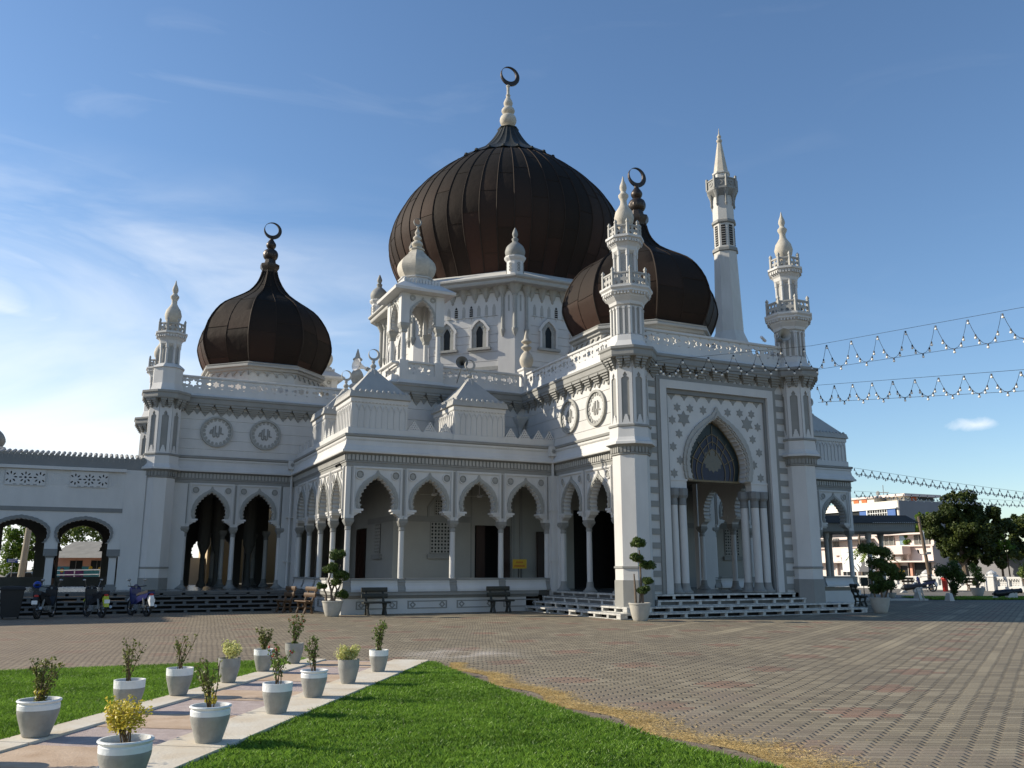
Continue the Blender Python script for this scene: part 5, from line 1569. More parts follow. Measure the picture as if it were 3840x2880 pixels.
# ------------------------------------------------------------ potted shrubs along the path
def small_pot(root, R, H, rim_style, rimh=.30):
    x, y, z = 0, 0, .055
    m = M(); zr = z + H * (1 - rimh)
    body = [(R * .60, z), (R * .66, z + H * .04), (R * .84, z + H * .35), (R * .98, z + H * .62), (R * 1.0, zr), (R * .99, zr + .004)]
    m.lathe(0, 0, interp(body, 3), 40)
    m.build('pot', 'potgray', root, smooth=True, local=True)
    m = M()
    if rim_style == 'lip': pr_ = [(R * 1.0, zr), (R * 1.01, zr + H * rimh * .5), (R * .95, z + H * .90), (R * 1.02, z + H * .93), (R * 1.07, z + H * .97), (R * 1.04, z + H), (R * .94, z + H), (R * .9, z + H * .9), (R * .88, z + H * .8)]
    else: pr_ = [(R * 1.0, zr), (R * 1.01, z + H * .9), (R * 1.02, z + H), (R * .92, z + H), (R * .90, z + H * .88), (R * .88, z + H * .8)]
    m.lathe(0, 0, pr_, 40, cap=False)
    m.build('pot_rim', 'potrim' if rim_style != 'gray' else 'potgray', root, smooth=True, local=True)
    m = M(); m.lathe(0, 0, [(.001, z + H * .84), (R * .5, z + H * .87), (R * .9, z + H * .84)], 20, cap=False); m.build('soil', 'soil', root, local=True)
def shrub(root, kind, h, wd, z0, seed, leafm=None):
    r_ = random.Random(seed); m = M(); C_ = []; tips = []
    ns = {'stem': 7, 'bush': 9, 'leafy': 9, 'sparse': 6}[kind]
    for i in range(ns):
        a = r_.uniform(0, 2 * pi); sp_ = r_.uniform(.35, 1.25) * wd / 2; top = h * r_.uniform(.68, 1)
        if kind == 'bush': top = h * r_.uniform(.55, .8)
        p0 = Vector((r_.uniform(-.03, .03), r_.uniform(-.03, .03), z0)); p1 = Vector((cos(a) * sp_, sin(a) * sp_, z0 + top))
        mid = p0.lerp(p1, .5) + Vector((r_.uniform(-.02, .02), r_.uniform(-.02, .02), 0)) - Vector((cos(a), sin(a), 0)) * sp_ * .12
        m.tube([p0, p0.lerp(mid, .5), mid, mid.lerp(p1, .5), p1], [.007, .006, .005, .004, .003], 5)
        k0 = {'stem': .42, 'bush': .6, 'leafy': .12, 'sparse': .38}[kind]
        for q in range(5):
            f_ = k0 + (1 - k0) * q / 4; p = p0.lerp(p1, f_)
            C_.append((p.x, p.y, p.z, .035 if kind != 'bush' else .07))
        if kind in ('stem', 'sparse', 'leafy'):
            for q in range(3):
                f_ = r_.uniform(.35, .9); p = p0.lerp(p1, f_); e_ = p + Vector((r_.uniform(-.06, .06), r_.uniform(-.06, .06), r_.uniform(.04, .12)))
                m.tube([p, e_], [.004, .002], 4); C_.append((e_.x, e_.y, e_.z, .03))
        tips.append(p1)
    m.build('stems', 'stem', root, local=True)
    nl = {'stem': 210, 'bush': 1300, 'leafy': 420, 'sparse': 150}[kind]
    leaves_mesh('foliage', C_, nl, {'stem': .021, 'bush': .017, 'leafy': .023, 'sparse': .021}[kind], leafm, root, seed, local=True)
    return tips
PL = 'potted shrubs lining the garden path'
pots = [  # x, y, R, rim, kind, height, width, leaf, label
    (-.34, 9.78, .185, 'lip', 'leafy', .42, .24, 'leafo', 'low dense olive shrub in a wide white-rimmed pot, first on the left kerb'),
    (.50, 11.08, .165, 'plain', 'stem', .50, .34, 'leafo', 'tall dark-leaved upright shrub in a white-rimmed pot, second from the front on the left kerb'),
    (1.12, 12.10, .16, 'plain', 'sparse', .46, .34, 'leafo', 'sparse twiggy shrub in a white-rimmed pot, third from the front on the left kerb'),
    (1.86, 13.13, .15, 'gray', 'bush', .30, .26, 'leafv', 'pale yellow-green bushy plant in an all-grey tilted pot on the left kerb'),
    (2.54, 14.32, .15, 'plain', 'leafy', .36, .20, 'leafo', 'slim olive shrub in a white-rimmed pot, fifth on the left kerb'),
    (3.20, 15.24, .15, 'gray', 'leafy', .50, .24, 'leafm', 'tall leafy shrub with red buds in a grey pot, farthest on the left kerb'),
    (1.10, 8.74, .175, 'lip', 'stem', .50, .34, 'leafo', 'wide-spreading dark shrub in a large white-lipped pot, front of the right kerb'),
    (1.96, 10.10, .16, 'plain', 'sparse', .50, .30, 'leafm', 'red-flowered twiggy shrub in a white-banded pot, second from the front on the right kerb'),
    (2.60, 11.14, .16, 'lip', 'stem', .46, .24, 'leafm', 'thin-stemmed light green shrub in a white-lipped pot, third on the right kerb'),
    (3.33, 12.24, .145, 'gray', 'bush', .25, .26, 'leafv', 'short pale yellow bushy plant in a rough grey pot, fourth on the right kerb'),
    (4.12, 13.42, .145, 'plain', 'leafy', .46, .18, 'leafm', 'slender upright shrub in a white-banded pot at the far right end of the path'),
    (.34, 7.32, .185, 'lip', 'bush', .36, .22, 'leafy', 'golden yellow tufted shrub in a white-lipped pot cut by the bottom edge of the view'),
    (-.92, 8.80, .18, 'lip', 'leafy', .62, .42, 'leafo', 'shrub with yellow leaves and red buds at the bottom left corner of the view'),
]
for i, (x, y, R, rim, kind, h, wd, lf, lab) in enumerate(pots):
    root = empty('potted_shrub', (x, y, 0), random.Random(i).uniform(0, 6), lab, 'potted plant', PL)
    H = .325 if i != 0 else .33
    small_pot(root, R, H, rim, .26)
    tips = shrub(root, kind, h, wd, .055 + H * .85, 40 + i, lf)
    if 'red' in lab:
        m = M()
        for p in tips[:6]:
            for q in range(2): m.ball((p.x + random.uniform(-.02, .02), p.y + random.uniform(-.02, .02), p.z + random.uniform(-.01, .02)), .011, 6, 4)
        m.build('buds', 'flower', root, local=True)
    if i in (0, 6, 12):
        leaves_mesh('yellow_leaves', [(0, 0, .055 + H + .06, .06)], 40, .024, 'leafy', root, 90 + i, local=True)

# ------------------------------------------------------------ big topiary pots
def big_pot(root, R, H, m_='potbig'):
    m = M(); m.lathe(0, 0, interp([(R * .58, 0), (R * .66, H * .08), (R * .82, H * .4), (R * .93, H * .75), (R * .97, H * .9)], 3) + [(R * 1.02, H * .91), (R * 1.03, H * .98), (R * .98, H), (R * .9, H), (R * .88, H * .86)], 44, cap=False)
    m.lathe(0, 0, [(.01, H * .86), (R * .89, H * .85)], 24, cap=False)
    m.build('pot', m_, root, smooth=True, local=True)
    m = M(); m.lathe(0, 0, [(.001, H * .88), (R * .87, H * .865)], 24, cap=False); m.build('soil', 'soil', root, local=True)
def topiary(loc, rz, trunks, balls, R, H, label, leaf='leaf', seed=1, n=9000, size=.034):
    root = empty('topiary_tree', (loc[0], loc[1], 0), rz, label, 'topiary', 'cloud-pruned trees in big pots')
    big_pot(root, R, H)
    m = M()
    for pts in trunks:
        k = len(pts); m.tube([Vector(p) for p in pts], [.042 - .022 * i / (k - 1) for i in range(k)], 8)
    m.build('trunk', 'bark', root, local=True)
    balls = [(b_[0], b_[1], b_[2], b_[3] * 1.08) for b_ in balls]
    tot = sum(b_[3] ** 2 for b_ in balls)
    for i, b_ in enumerate(balls):
        r_ = random.Random(seed + i); C_ = []
        for q in range(9):
            a, e_ = r_.uniform(0, 2 * pi), r_.uniform(-.5, 1)
            C_.append((b_[0] + cos(a) * b_[3] * .5, b_[1] + sin(a) * b_[3] * .5, b_[2] + e_ * b_[3] * .4, b_[3] * .55))
        leaves_mesh('foliage', C_, int(n * b_[3] ** 2 / tot), size, leaf, root, seed + i, spread=(1, 1, .8), local=True)
    return root
# positions are in the frame facing the camera: x to the right, z up
a25 = radians(-25.5)
topiary((7.62, 30.40), a25, [[(-.02, 0, .5), (-.06, 0, .8), (.10, 0, 1.25), (.16, 0, 1.55), (.23, 0, 1.75)], [(-.22, 0, .5), (-.24, 0, .75), (-.33, 0, .95)], [(.05, 0, .5), (.12, .02, .9), (.04, 0, 1.15)], [(-.04, 0, .8), (-.18, 0, 1.2), (-.1, 0, 1.45)]],
        [(.10, 0, 2.07, .27), (-.12, 0, 1.62, .26), (.26, 0, 1.36, .26), (.10, 0, 1.12, .19), (-.40, 0, 1.02, .17), (.30, 0, .72, .22)], .36, .53,
        'cloud-pruned tree with six green balls in a big grey pot at the veranda corner', seed=3)
topiary((15.75, 23.62), a25, [[(.0, 0, .5), (.06, 0, 1.0), (.05, 0, 1.6), (.03, 0, 2.2)], [(-.12, 0, .5), (-.14, 0, 1.1), (-.16, 0, 1.45)], [(.1, 0, .5), (.1, 0, .8), (.2, 0, 1.15)]],
        [(.0, 0, 2.42, .24), (-.06, 0, 1.93, .22), (.12, 0, 1.74, .16), (.34, 0, 1.70, .20), (.27, 0, 1.22, .16), (.14, 0, .92, .20)], .35, .56,
        'cloud-pruned tree of stacked green balls, potted at the foot of the left portal tower', seed=13)
topiary((26.9, 24.2), a25, [[(-.15, 0, .5), (-.25, 0, 1.1), (-.2, 0, 1.7), (-.3, 0, 2.1)], [(.1, 0, .5), (.05, 0, 1.2), (.25, 0, 1.9)], [(.2, 0, .5), (.4, 0, 1.0), (.5, 0, 1.4)]],
        [(-.32, 0, 2.35, .32), (.28, 0, 2.15, .36), (.02, 0, 1.75, .36), (-.15, 0, 1.3, .30), (.45, 0, 1.55, .32), (.75, 0, 1.35, .30), (.3, 0, 1.0, .34), (-.05, 0, .85, .30)], .37, .56,
        'dark bushy cloud-pruned tree in a cream pot beside the right end of the steps', seed=23, n=15000, size=.042)
# ------------------------------------------------------------ arcaded walkway joining the left wing
YA = 40.0
walk = empty('arcaded_walkway', (-12, YA + 1.5, 0), 0, 'white walkway with scalloped round arches and a wavy grey tiled eave left of the mosque', 'walkway')
def walk_row(y, parent, front):
    F = frame(0, y, 0); m = M(); g = M(); c0 = -.43; n = 5
    xl = c0 - 1.16 - 2.32 * (n - 1); xr = .95
    lp = [(xl, 2.64)]
    for i in range(n - 1, -1, -1):
        c = c0 - 2.32 * i
        lp += [(u + c, z) for u, z in arch_path(.94, 2.64, 3.56, 9, .045, ROUND)]
        if i: lp += []
    lp += [(xr, 2.64), (xr, 5.72), (xl, 5.72)]
    m.plate(F, [lp], -.35, 0)
    for i in range(n + 1):
        c = c0 + 1.16 - 2.32 * i
        m.fbox(F, c - .24, c + .24, 2.40, 2.645, -.38, .03)
        m.fbox(F, c - .14, c + .14, .96, 2.06, -.30, -.05)
        g.fbox(F, c - .17, c + .17, 2.05, 2.12, -.33, -.02); g.fbox(F, c - .25, c + .25, 2.12, 2.40, -.40, .04)
        g.fbox(F, c - .19, c + .19, .88, .98, -.34, -.01); g.fbox(F, c - .24, c + .24, .76, .88, -.38, .03)
    if front:
        m.fbox(F, .93, 1.75, .76, 5.72, -.35, .02)
        m.fbox(F, xl, .95, 5.60, 5.73, 0, .14)
        g.fbox(F, xl, .93, 3.91, 4.08, 0, .03)
        g.fbox(F, xl, 1.7, 5.73, 6.14, -.3, .02)
        for i in range(n):
            c = c0 - 2.32 * i
            op = [(u + c, z) for u, z in arch_path(1.06, 2.64, 3.72, 9, .03, ROUND)]; i2 = [(u + c, z) for u, z in arch_path(.955, 2.66, 3.575, 9, .045, ROUND)]
            g.plate(F, [op + i2[::-1]], 0, .05)
        for i in range(70):     # vertical ribbing under the ledge
            u = -10.3 + i * .16
            if not any(a - .05 < u < b for a, b in ((-3.5, -2.07), (-1.17, .30), (-5.9, -4.4))): m.fbox(F, u, u + .05, 5.0, 5.6, 0, .015)
    o = m.build('arcade_wall', 'white', parent); g.build('arcade_trim', 'dgray', o)
    return F
F = walk_row(YA, walk, True)
YR = 50.0
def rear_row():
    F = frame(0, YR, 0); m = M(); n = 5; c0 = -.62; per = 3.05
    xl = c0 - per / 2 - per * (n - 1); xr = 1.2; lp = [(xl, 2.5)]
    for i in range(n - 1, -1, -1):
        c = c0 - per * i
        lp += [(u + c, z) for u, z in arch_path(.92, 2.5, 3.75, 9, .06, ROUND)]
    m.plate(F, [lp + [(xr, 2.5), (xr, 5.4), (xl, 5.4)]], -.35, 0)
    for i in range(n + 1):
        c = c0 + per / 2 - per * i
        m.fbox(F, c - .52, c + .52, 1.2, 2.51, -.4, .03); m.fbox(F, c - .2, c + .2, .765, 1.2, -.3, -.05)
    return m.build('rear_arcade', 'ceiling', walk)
rear_row()
for i in range(4):
    m = M(); m.lathe(-1.56 - 2.32 * i, YA + 5, [(.2, .765), (.2, 1.0), (.14, 1.1), (.13, 4.6), (.25, 5.0), (.3, 5.4)], 12); m.build('inner_column', 'ceiling', walk)
g = M(); v = M()
for a in (-3.48, -1.15, -5.82):
    b = a + 1.42; zc = 5.24; cx = (a + b) / 2
    loops = [[(a, 4.92), (b, 4.92), (b, 5.56), (a, 5.56)]]
    for cc in (cx, cx - .52, cx + .52):
        for q in range(8):
            t = 2 * pi * q / 8; r_ = .175
            px, pz = cc + r_ * cos(t), zc + r_ * sin(t)
            if not (a + .06 < px < b - .06): continue
            if cc != cx and abs(px - cx) < .3: continue
            e = [(px + .062 * cos(t) * cos(s_) - .03 * sin(t) * sin(s_), pz + .062 * sin(t) * cos(s_) + .03 * cos(t) * sin(s_)) for s_ in [2 * pi * j / 8 for j in range(8)]]
            loops.append(e)
    for cc in (cx,): loops.append(ngon_pts(cc, zc, .045, 8))
    for xx in (-.36, -.12, .12, .36): loops.append([(cx + xx - .07, 4.945), (cx + xx + .07, 4.945), (cx + xx + .07, 4.965), (cx + xx - .07, 4.965)])
    g.plate(F, loops, .02, .05); v.fbox(F, a + .01, b - .01, 4.93, 5.55, .0, .012)
g.build('ventilation_grille', 'white', walk); v.build('grille_void', 'dark', walk)
r = M()
for i in range(58):
    u = 1.55 - i * .205
    x, y, _ = F(u, 0, 0)
    r.tube([(u, YA - .03, 6.20), (u, YA + 1.6, 6.5)], .075, 8)
    r.fbox(F, u + .08, u + .12, 6.02, 6.2, .0, .03)
r.fbox(F, -10.2, 1.7, 6.14, 6.19, -.3, .0)
r.build('tile_edge', 'gray', walk)
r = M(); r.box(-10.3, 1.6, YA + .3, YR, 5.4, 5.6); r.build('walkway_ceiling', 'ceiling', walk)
r = M(); r.box(-10.3, 1.6, YA + .1, YA + 1.7, 6.13, 6.16); r.build('walkway_roof', 'roofgray', walk)
r = M(); r.box(-13, 1.2, YR - .1, YR + .2, .765, 1.22); r.build('rear_parapet', 'dgray', walk)
r = M(); r.box(1.2, 1.7, YA + .4, YR, .765, 5.4); r.build('end_wall', 'ceiling', walk)

hall = empty('unseen_shadow_hall', (-22, 50, 0), 0, 'unseen white hall added at the far left to shade the ground, with a small ribbed cupola', 'building')
m = M(); m.box(-34, -14.9, 41.2, 60, 0, 10.2); m.box(-34, -14.7, 41.0, 60.2, 10.2, 10.5); m.build('wall', 'white', hall)  # out-of-view block, sized and placed so its shadow falls across the left ground
m = M()
for i in range(8): m.box(-33.2 + i * 2.2, -32.0 + i * 2.2, 41.15, 41.21, 6.8, 9.0)
m.build('window_void', 'glass_dark', hall)
cx_, cy_ = -5.75, 53.5
m = M(); m.oct(cx_, cy_, [(.75, 5.4), (.75, 7.7), (.95, 7.85), (.95, 8.0)]); m.build('cupola_drum', 'white', hall)
m = M(); m.lathe(cx_, cy_, interp([(.72, 8.0), (.88, 8.35), (.74, 8.75), (.40, 9.05), (.18, 9.25)], 3), 32, mod=lambda i, z: 1 + .04 * (i % 2)); m.lathe(cx_, cy_, [(.17, 9.2), (.24, 9.35), (.1, 9.5), (.03, 9.95)], 12); m.build('cupola', 'gray', hall, smooth=True)

# ------------------------------------------------------------ covered walkway on the far right
cw = empty('covered_walkway', (35.5, 33.0, 0), 0, 'low open walkway with a brown tiled roof and deep grey fascia right of the mosque', 'walkway')
DC = 45
def CF(D, deg=0, off=0):
    return frame(D * .4305 + off * .9026, D * .9026 - off * .4305, -25.5 + deg)
FC = CF(45)
m = M(); m.fbox(FC, 14.0, 20.8, 3.50, 3.92, -.15, 0); m.fbox(FC, 14.0, 20.8, 3.46, 3.52, -3.2, -.15); m.build('fascia', 'gray', cw)
m = M()
for i in range(34): m.fbox(FC, 17.2 + i * .105, 17.23 + i * .105, 3.74, 3.90, 0, .01)
m.build('fascia_relief', 'mgray', cw)
m = M(); P = [FC(13.8, 3.93, .15), FC(21.0, 3.93, .15), FC(21.1, 4.42, -1.6), FC(13.8, 4.42, -1.6), FC(21.0, 3.93, -3.3), FC(13.8, 3.93, -3.3)]
m.add(P, [(0, 1, 2, 3), (3, 2, 4, 5), (1, 4, 2)]); m.build('tiled_roof', 'roofbrown', cw)
m = M()
for i in range(22): m.fbox(FC, 18.6 + i * .1, 18.64 + i * .1, 3.925, 3.96, .10, .16)
m.build('tile_ends', 'white', cw)
for u, w_ in ((16.35, -.5), (18.55, -.5), (20.2, -2.9), (17.4, -2.9)):
    m = M(); x, y, _ = FC(u, 0, w_); m.lathe(x, y, [(.16, 0), (.16, .3), (.12, .4), (.11, 3.1), (.15, 3.2), (.18, 3.46)], 14); m.build('column', 'lgray', cw)

# ------------------------------------------------------------ buildings beyond
def sb(m, F, u0, u1, z0, z1, w0, w1): m.fbox(F, -u1, -u0, z0, z1, w0, w1)
F1 = frame(78, 0, -90)
low = empty('office_building', (82, 70, 0), 0, 'two-storey pale pink building with shutters and a boxed balcony behind the boundary wall', 'building')
m = M(); sb(m, F1, 62.6, 88, .0, 5.2, -10, 0); sb(m, F1, 62.4, 88, 2.30, 2.45, 0, 1.3); sb(m, F1, 62.4, 88, 3.94, 4.09, 0, .35); sb(m, F1, 62.4, 70.1, 5.15, 5.32, -10.2, 1.0)
for u in (62.6, 65.6, 67.6, 70.0, 72.6, 75.6, 78.5): sb(m, F1, u, u + .25, .0, 4.0, 0, .3)
m.build('wall', 'lpink', low)
for a_ in (65.25, 72.2): m = M(); sb(m, F1, a_, a_ + 2.7, 3.12, 3.96, .35, 1.6); m.build('balcony', 'lpink', low)
m = M(); m.add([F1(-88, 4.7, 1.4), F1(-70.2, 4.7, 1.4), F1(-70.2, 5.9, -6), F1(-88, 5.9, -6)], [(0, 1, 2, 3)]); m.build('roof', 'roofbrown', low)
for a_, b_ in ((67.5, 69.4), (63.1, 64.9), (70.95, 72.4), (75.4, 76.1), (77, 79)):
    m = M(); sb(m, F1, a_, b_, 4.12, 5.10, .0, .04); o = m.build('window', 'glass_dark', low)
    m = M()
    for i in range(9): sb(m, F1, a_, b_, 4.16 + i * .107, 4.20 + i * .107, .05, .09)
    for i in range(4): sb(m, F1, a_ + (b_ - a_) * i / 3 - .03, a_ + (b_ - a_) * i / 3 + .03, 4.10, 5.12, .09, .14)
    m.build('shutter', 'lgray', o)
m = M(); sb(m, F1, 66.05, 66.8, 4.12, 5.1, 0, .06); m.build('blue_window', 'cartruck', low)
for a_, b_, c_ in ((65.9, 67.0, 1.95), (63.2, 65.2, 2.25), (67.7, 69.0, 2.2), (70.3, 72.2, 2.2), (73, 75, 2.2)):
    m = M(); sb(m, F1, a_, b_, .0, c_, 0, .05); m.build('shopfront', 'glass_dark', low)
for a_ in (67.05, 65.3): m = M(); sb(m, F1, a_, a_ + .5, .0, 2.28, .05, .3); m.build('pink_pillar', 'pink', low)
m = M()
for i in range(17): sb(m, F1, 65.5 + i * .12, 65.54 + i * .12, .9, 1.5, 1.3, 1.34)
sb(m, F1, 65.4, 67.5, 1.36, 1.42, 1.28, 1.36); m.build('railing', 'yellow', low)
for a_ in (66.3, 74.5): m = M(); sb(m, F1, a_, a_ + .7, 2.5, 2.9, .3, .7); m.build('air_conditioner', 'signwhite', low)
F2 = frame(100, 0, -90)
big = empty('concrete_building', (106, 92, 0), 0, 'flat-roofed cream building with shade-grey painted side and blue panels rising behind the pink one', 'building')
m = M(); m.box(100, 109, 85.45, 112, 0, 10.95); m.build('wall', 'cream', big)
m = M(); m.box(100.0, 109.2, 85.25, 85.44, 0, 10.96); m.build('side_wall', 'gwall', big)  # grey sheet over the cream face turned from the sun: shade as colour
m = M(); sb(m, F2, 85.7, 100, 8.4, 9.85, .0, .05); m.build('window_band', 'glass_dark', big)
for a_, b_ in ((90.8, 92.1), (85.8, 87.1), (94.0, 95.4)): m = M(); sb(m, F2, a_, b_, 8.5, 9.8, .06, .2); m.build('blue_panel', 'bluepanel', big)
m = M()
for i in range(9): sb(m, F2, 87.2 + i * .42, 87.27 + i * .42, 8.5, 9.85, .06, .2)
for zz in (9.3, 9.82): sb(m, F2, 87.1, 90.6, zz, zz + .08, .1, .25)
sb(m, F2, 90.55, 90.7, 8.3, 9.9, .1, .35); sb(m, F2, 85.5, 100, 9.84, 9.98, 0, .4); m.build('window_frame', 'signwhite', big)
m = M(); m.box(102, 108, 86.0, 89, 10.96, 11.6); m.build('penthouse', 'cream', big)
m = M(); m.box(101.2, 108.6, 85.2, 89.6, 11.6, 11.95); m.build('penthouse_roof', 'lpink', big)
m = M(); m.box(103.3, 104.4, 85.9, 85.99, 10.98, 11.58); m.build('red_shutter', 'orange', big)
m = M(); m.box(104.8, 107.8, 85.9, 85.99, 11.2, 11.55); m.build('clerestory', 'glass_dark', big)
m = M(); m.box(100.4, 104, 89.8, 97, 10.96, 11.55); m.build('penthouse', 'cream', big)
m = M(); m.box(100.1, 104.4, 89.2, 97.4, 11.55, 11.8); m.build('penthouse_roof', 'lpink', big)
for a_ in (91.1, 92.6): m = M(); m.box(100.3, 100.39, a_, a_ + .9, 11.0, 11.45); m.build('red_shutter', 'orange', big)
m = M(); b0 = (101.5, 89.0, 11.8)
m.tube([b0, (b0[0], b0[1], b0[2] + 1.6)], .05, 5); m.tube([(b0[0], b0[1] - .9, b0[2] + .5), (b0[0], b0[1] + .9, b0[2] + .6)], .05, 5); m.ball((b0[0], b0[1] + 1.0, b0[2] + .5), .35, 8, 6, (.3, 1, 1)); m.build('aerial', 'dgray', big)
# dim low houses under the trees at the right
lh = empty('low_house', (84, 46, 0), 0, 'low shaded house with a brown roof and pale eave under the dark trees', 'house')
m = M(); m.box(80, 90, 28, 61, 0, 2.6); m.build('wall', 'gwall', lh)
m = M(); m.add([(78.6, 27, 2.55), (78.6, 48, 2.55), (84, 48, 4.6), (84, 27, 4.6)], [(0, 1, 2, 3)]); m.build('roof', 'roofbrown', lh)
m = M(); m.box(78.5, 78.7, 27, 48, 2.4, 2.6); m.build('fascia', 'cream', lh)
# boundary wall with pierced panels
F3 = frame(61, 0, -90)
bw = empty('boundary_wall', (61, 46, 0), 0, 'low white boundary wall with pierced lattice panels, coping and onion-capped posts', 'wall')
m = M(); m.fbox(F3, -64, -30, 0, .34, -.3, 0); m.build('wall_base', 'white', bw)
m = M(); m.fbox(F3, -64, -30, .90, 1.04, -.36, .06); m.build('coping', 'white', bw)
m = M()
for i in range(30):
    a_ = -60 + i; m.fbox(F3, a_ - .09, a_ + .09, .34, .90, -.26, .02)
    loops = [[(a_ + .09, .34), (a_ + .91, .34), (a_ + .91, .86), (a_ + .09, .86)]]
    for q in range(6):
        for r_ in range(4): loops.append(ngon_pts(a_ + .2 + q * .12, .43 + r_ * .12, .04, 4 if (q + r_) % 2 else 6))
    m.plate(F3, loops, -.2, -.14)
for i in range(150): m.fbox(F3, -60 + i * .2, -59.9 + i * .2, .80, .90, -.0, .04)
m.build('lattice_panel', 'white', bw)
def wall_post(u):
    m = M(); x, y, _ = F3(u, 0, -.15)
    m.fbox(F3, u - .36, u + .36, 0, 1.02, -.5, .22)
    m.fbox(F3, u - .42, u + .42, 1.02, 1.10, -.56, .28); m.fbox(F3, u - .32, u + .32, 1.10, 1.2, -.45, .15)
    m.lathe(x, y, interp([(.30, 1.2), (.34, 1.28), (.28, 1.38), (.13, 1.48), (.03, 1.56)], 3), 24, mod=lambda i, z: 1 + .03 * (i % 2))
    return m.build('gate_post', 'white', bw)
for u in (-44.35, -50.1, -55.5, -38.5): wall_post(u)
# billboard with hands
F4 = frame(64, 0, -90)
bb = empty('billboard', (64, 59, 0), 0, 'white billboard printed with dark raised hands, seen behind the veranda column', 'billboard')
m = M(); m.fbox(F4, -61.6, -57.9, 1.36, 3.45, -.12, 0); m.build('panel', 'signwhite', bb)
for u in (-61.2, -58.4): m = M(); m.fbox(F4, u, u + .12, 0, 1.36, -.1, 0); m.build('post', 'dgray', bb)
m = M()
def hx(l): return [(-60.2 + (u - 28.05) * 1.35, 1.36 + (z - 1.40) * 1.12) for u, z in l]
m.plate(F4, [hx([(28.45, 1.40), (28.5, 1.62), (28.42, 1.85), (28.25, 2.1), (28.35, 2.05), (28.5, 1.9), (28.6, 1.75), (28.72, 1.95), (28.68, 2.2), (28.78, 2.36), (28.95, 2.36), (29.02, 2.2), (28.98, 1.9), (29.3, 1.75), (29.5, 1.5), (29.5, 1.40)])], .005, .02)
m.plate(F4, [hx([(28.05, 1.95), (28.15, 1.75), (28.4, 1.42), (28.32, 1.42), (28.1, 1.65)])], .005, .02)
m.build('printed_hands', 'signgray', bb)
m = M()
for i in range(9): m.fbox(F4, -60.2 + i * .14, -60.12 + i * .14, 2.82, 2.92, .003, .012)
m.fbox(F4, -61, -58.2, 3.12, 3.15, .003, .012); m.build('print_lines', 'tealglass', bb)
F5 = frame(70, 0, -90)
sbn = empty('sign_banner', (70, 62, 0), 0, 'pale banner with green lettering hung left of the boxed balcony', 'banner')
m = M(); m.fbox(F5, -63.4, -61.1, 2.5, 3.4, -.05, 0); m.build('panel', 'signwhite', sbn)
m = M()
for i in range(13): m.fbox(F5, -63.2 + i * .15, -63.11 + i * .15, 3.08, 3.2, .002, .01)
m.build('lettering', 'teal', sbn)
for u in (-63.2, -61.3): m = M(); m.tube([F5(u, 0, -.1), F5(u, 2.6, -.1)], .05, 6); m.build('post', 'dgray', sbn)
# notice board on the lawn
F6 = CF(52); x, y, _ = F6(20.8, 0, 0)
nb = empty('notice_board', (x, y, 0), 0, 'dark double notice board on a thin leg behind the bench', 'notice board')
m = M(); m.fbox(F6, 20.55, 20.98, .62, 1.12, -.04, 0); m.fbox(F6, 21.0, 21.45, .62, 1.14, -.04, 0); m.build('panel', 'benchd', nb)
m = M(); m.tube([F6(20.7, 0, -.02), F6(20.7, .62, -.02)], .025, 6); m.tube([F6(21.3, 0, -.02), F6(21.3, .62, -.02)], .025, 6); m.build('leg', 'black', nb)
# white kerb and hoops
F7 = CF(46); m = M(); m.fbox(F7, 17.5, 21.6, 0, .09, -.5, 0); tag(m.build('planter_kerb', 'white2'), 'low white kerb on the paving left of the pale bollards', 'kerb')
m = M(); m.tube([F7(20.9, 0, .6), F7(20.75, .62, .6), F7(21.2, .64, .2), F7(21.3, 0, .2)], .03, 8); tag(m.build('hoop_barrier', 'horn'), 'bent pale metal hoop standing in front of the smaller cannon', 'barrier')
def bollard(D, u, lab):
    m = M(); x, y, _ = CF(D)(u, 0, 0); m.sq(x, y, [(.17, 0), (.11, .36), (.09, .39), (.05, .4)])
    return tag(m.build('bollard', 'white2'), lab, 'bollard', 'tapered concrete bollards')
bollard(47.7, 21.85, 'left one of two tapered pale concrete bollards at the paving edge')
bollard(45.6, 22.25 + .25, 'right one of two tapered pale concrete bollards, nearest the dark bushy tree')

# cannons
def cannon(D, u, L, lab, sc=1):
    x, y, _ = CF(D)(u, 0, 0); o = empty('cannon', (x, y, 0), radians(-25.5), lab, 'cannon', 'old cannons on display')
    o.scale = (sc, sc, sc)
    m = M(); P = [(-1.35, 0, .55), (-1.28, 0, .56), (-1.1, 0, .58), (-.4, 0, .66), (.6, 0, .78), (1.5, 0, .88), (1.7, 0, .90)]
    m.tube([Vector(p) for p in P], [.08, .25, .36, .35, .30, .24, .29], 18); m.ball((-1.45, 0, .54), .10, 8, 6)
    for f_ in (-.9, -.1, .7): m.tube([(f_, 0, .60 + (f_ + .9) * .118), (f_ + .08, 0, .61 + (f_ + .9) * .118)], .39 - .035 * (f_ + .9), 18)
    m.build('barrel', 'cannon', o, smooth=True, local=True)
    m = M(); m.plate(F0, [[(.1, .0), (1.1, .0), (1.1, .70), (.35, .66), (.0, .25)]], -.28, .28)
    m.plate(F0, [[(-1.6, .0), (-1.3, .02), (-1.1, .30), (-1.3, .26)]], -.25, .25)
    m.plate(F0, [[(-1.2, .0), (-.7, .0), (-.95, .22), (-1.15, .3)]], -.2, .2)
    m.build('carriage', 'white2', o, local=True)
    return o
cannon(48.4, 27.0, 3, 'large black cannon pointing right on a white block at the right edge of the view', .5)
cannon(61.8, 28.0, 3, 'smaller far black cannon on a white block, left of the parked motorcycle', .55)

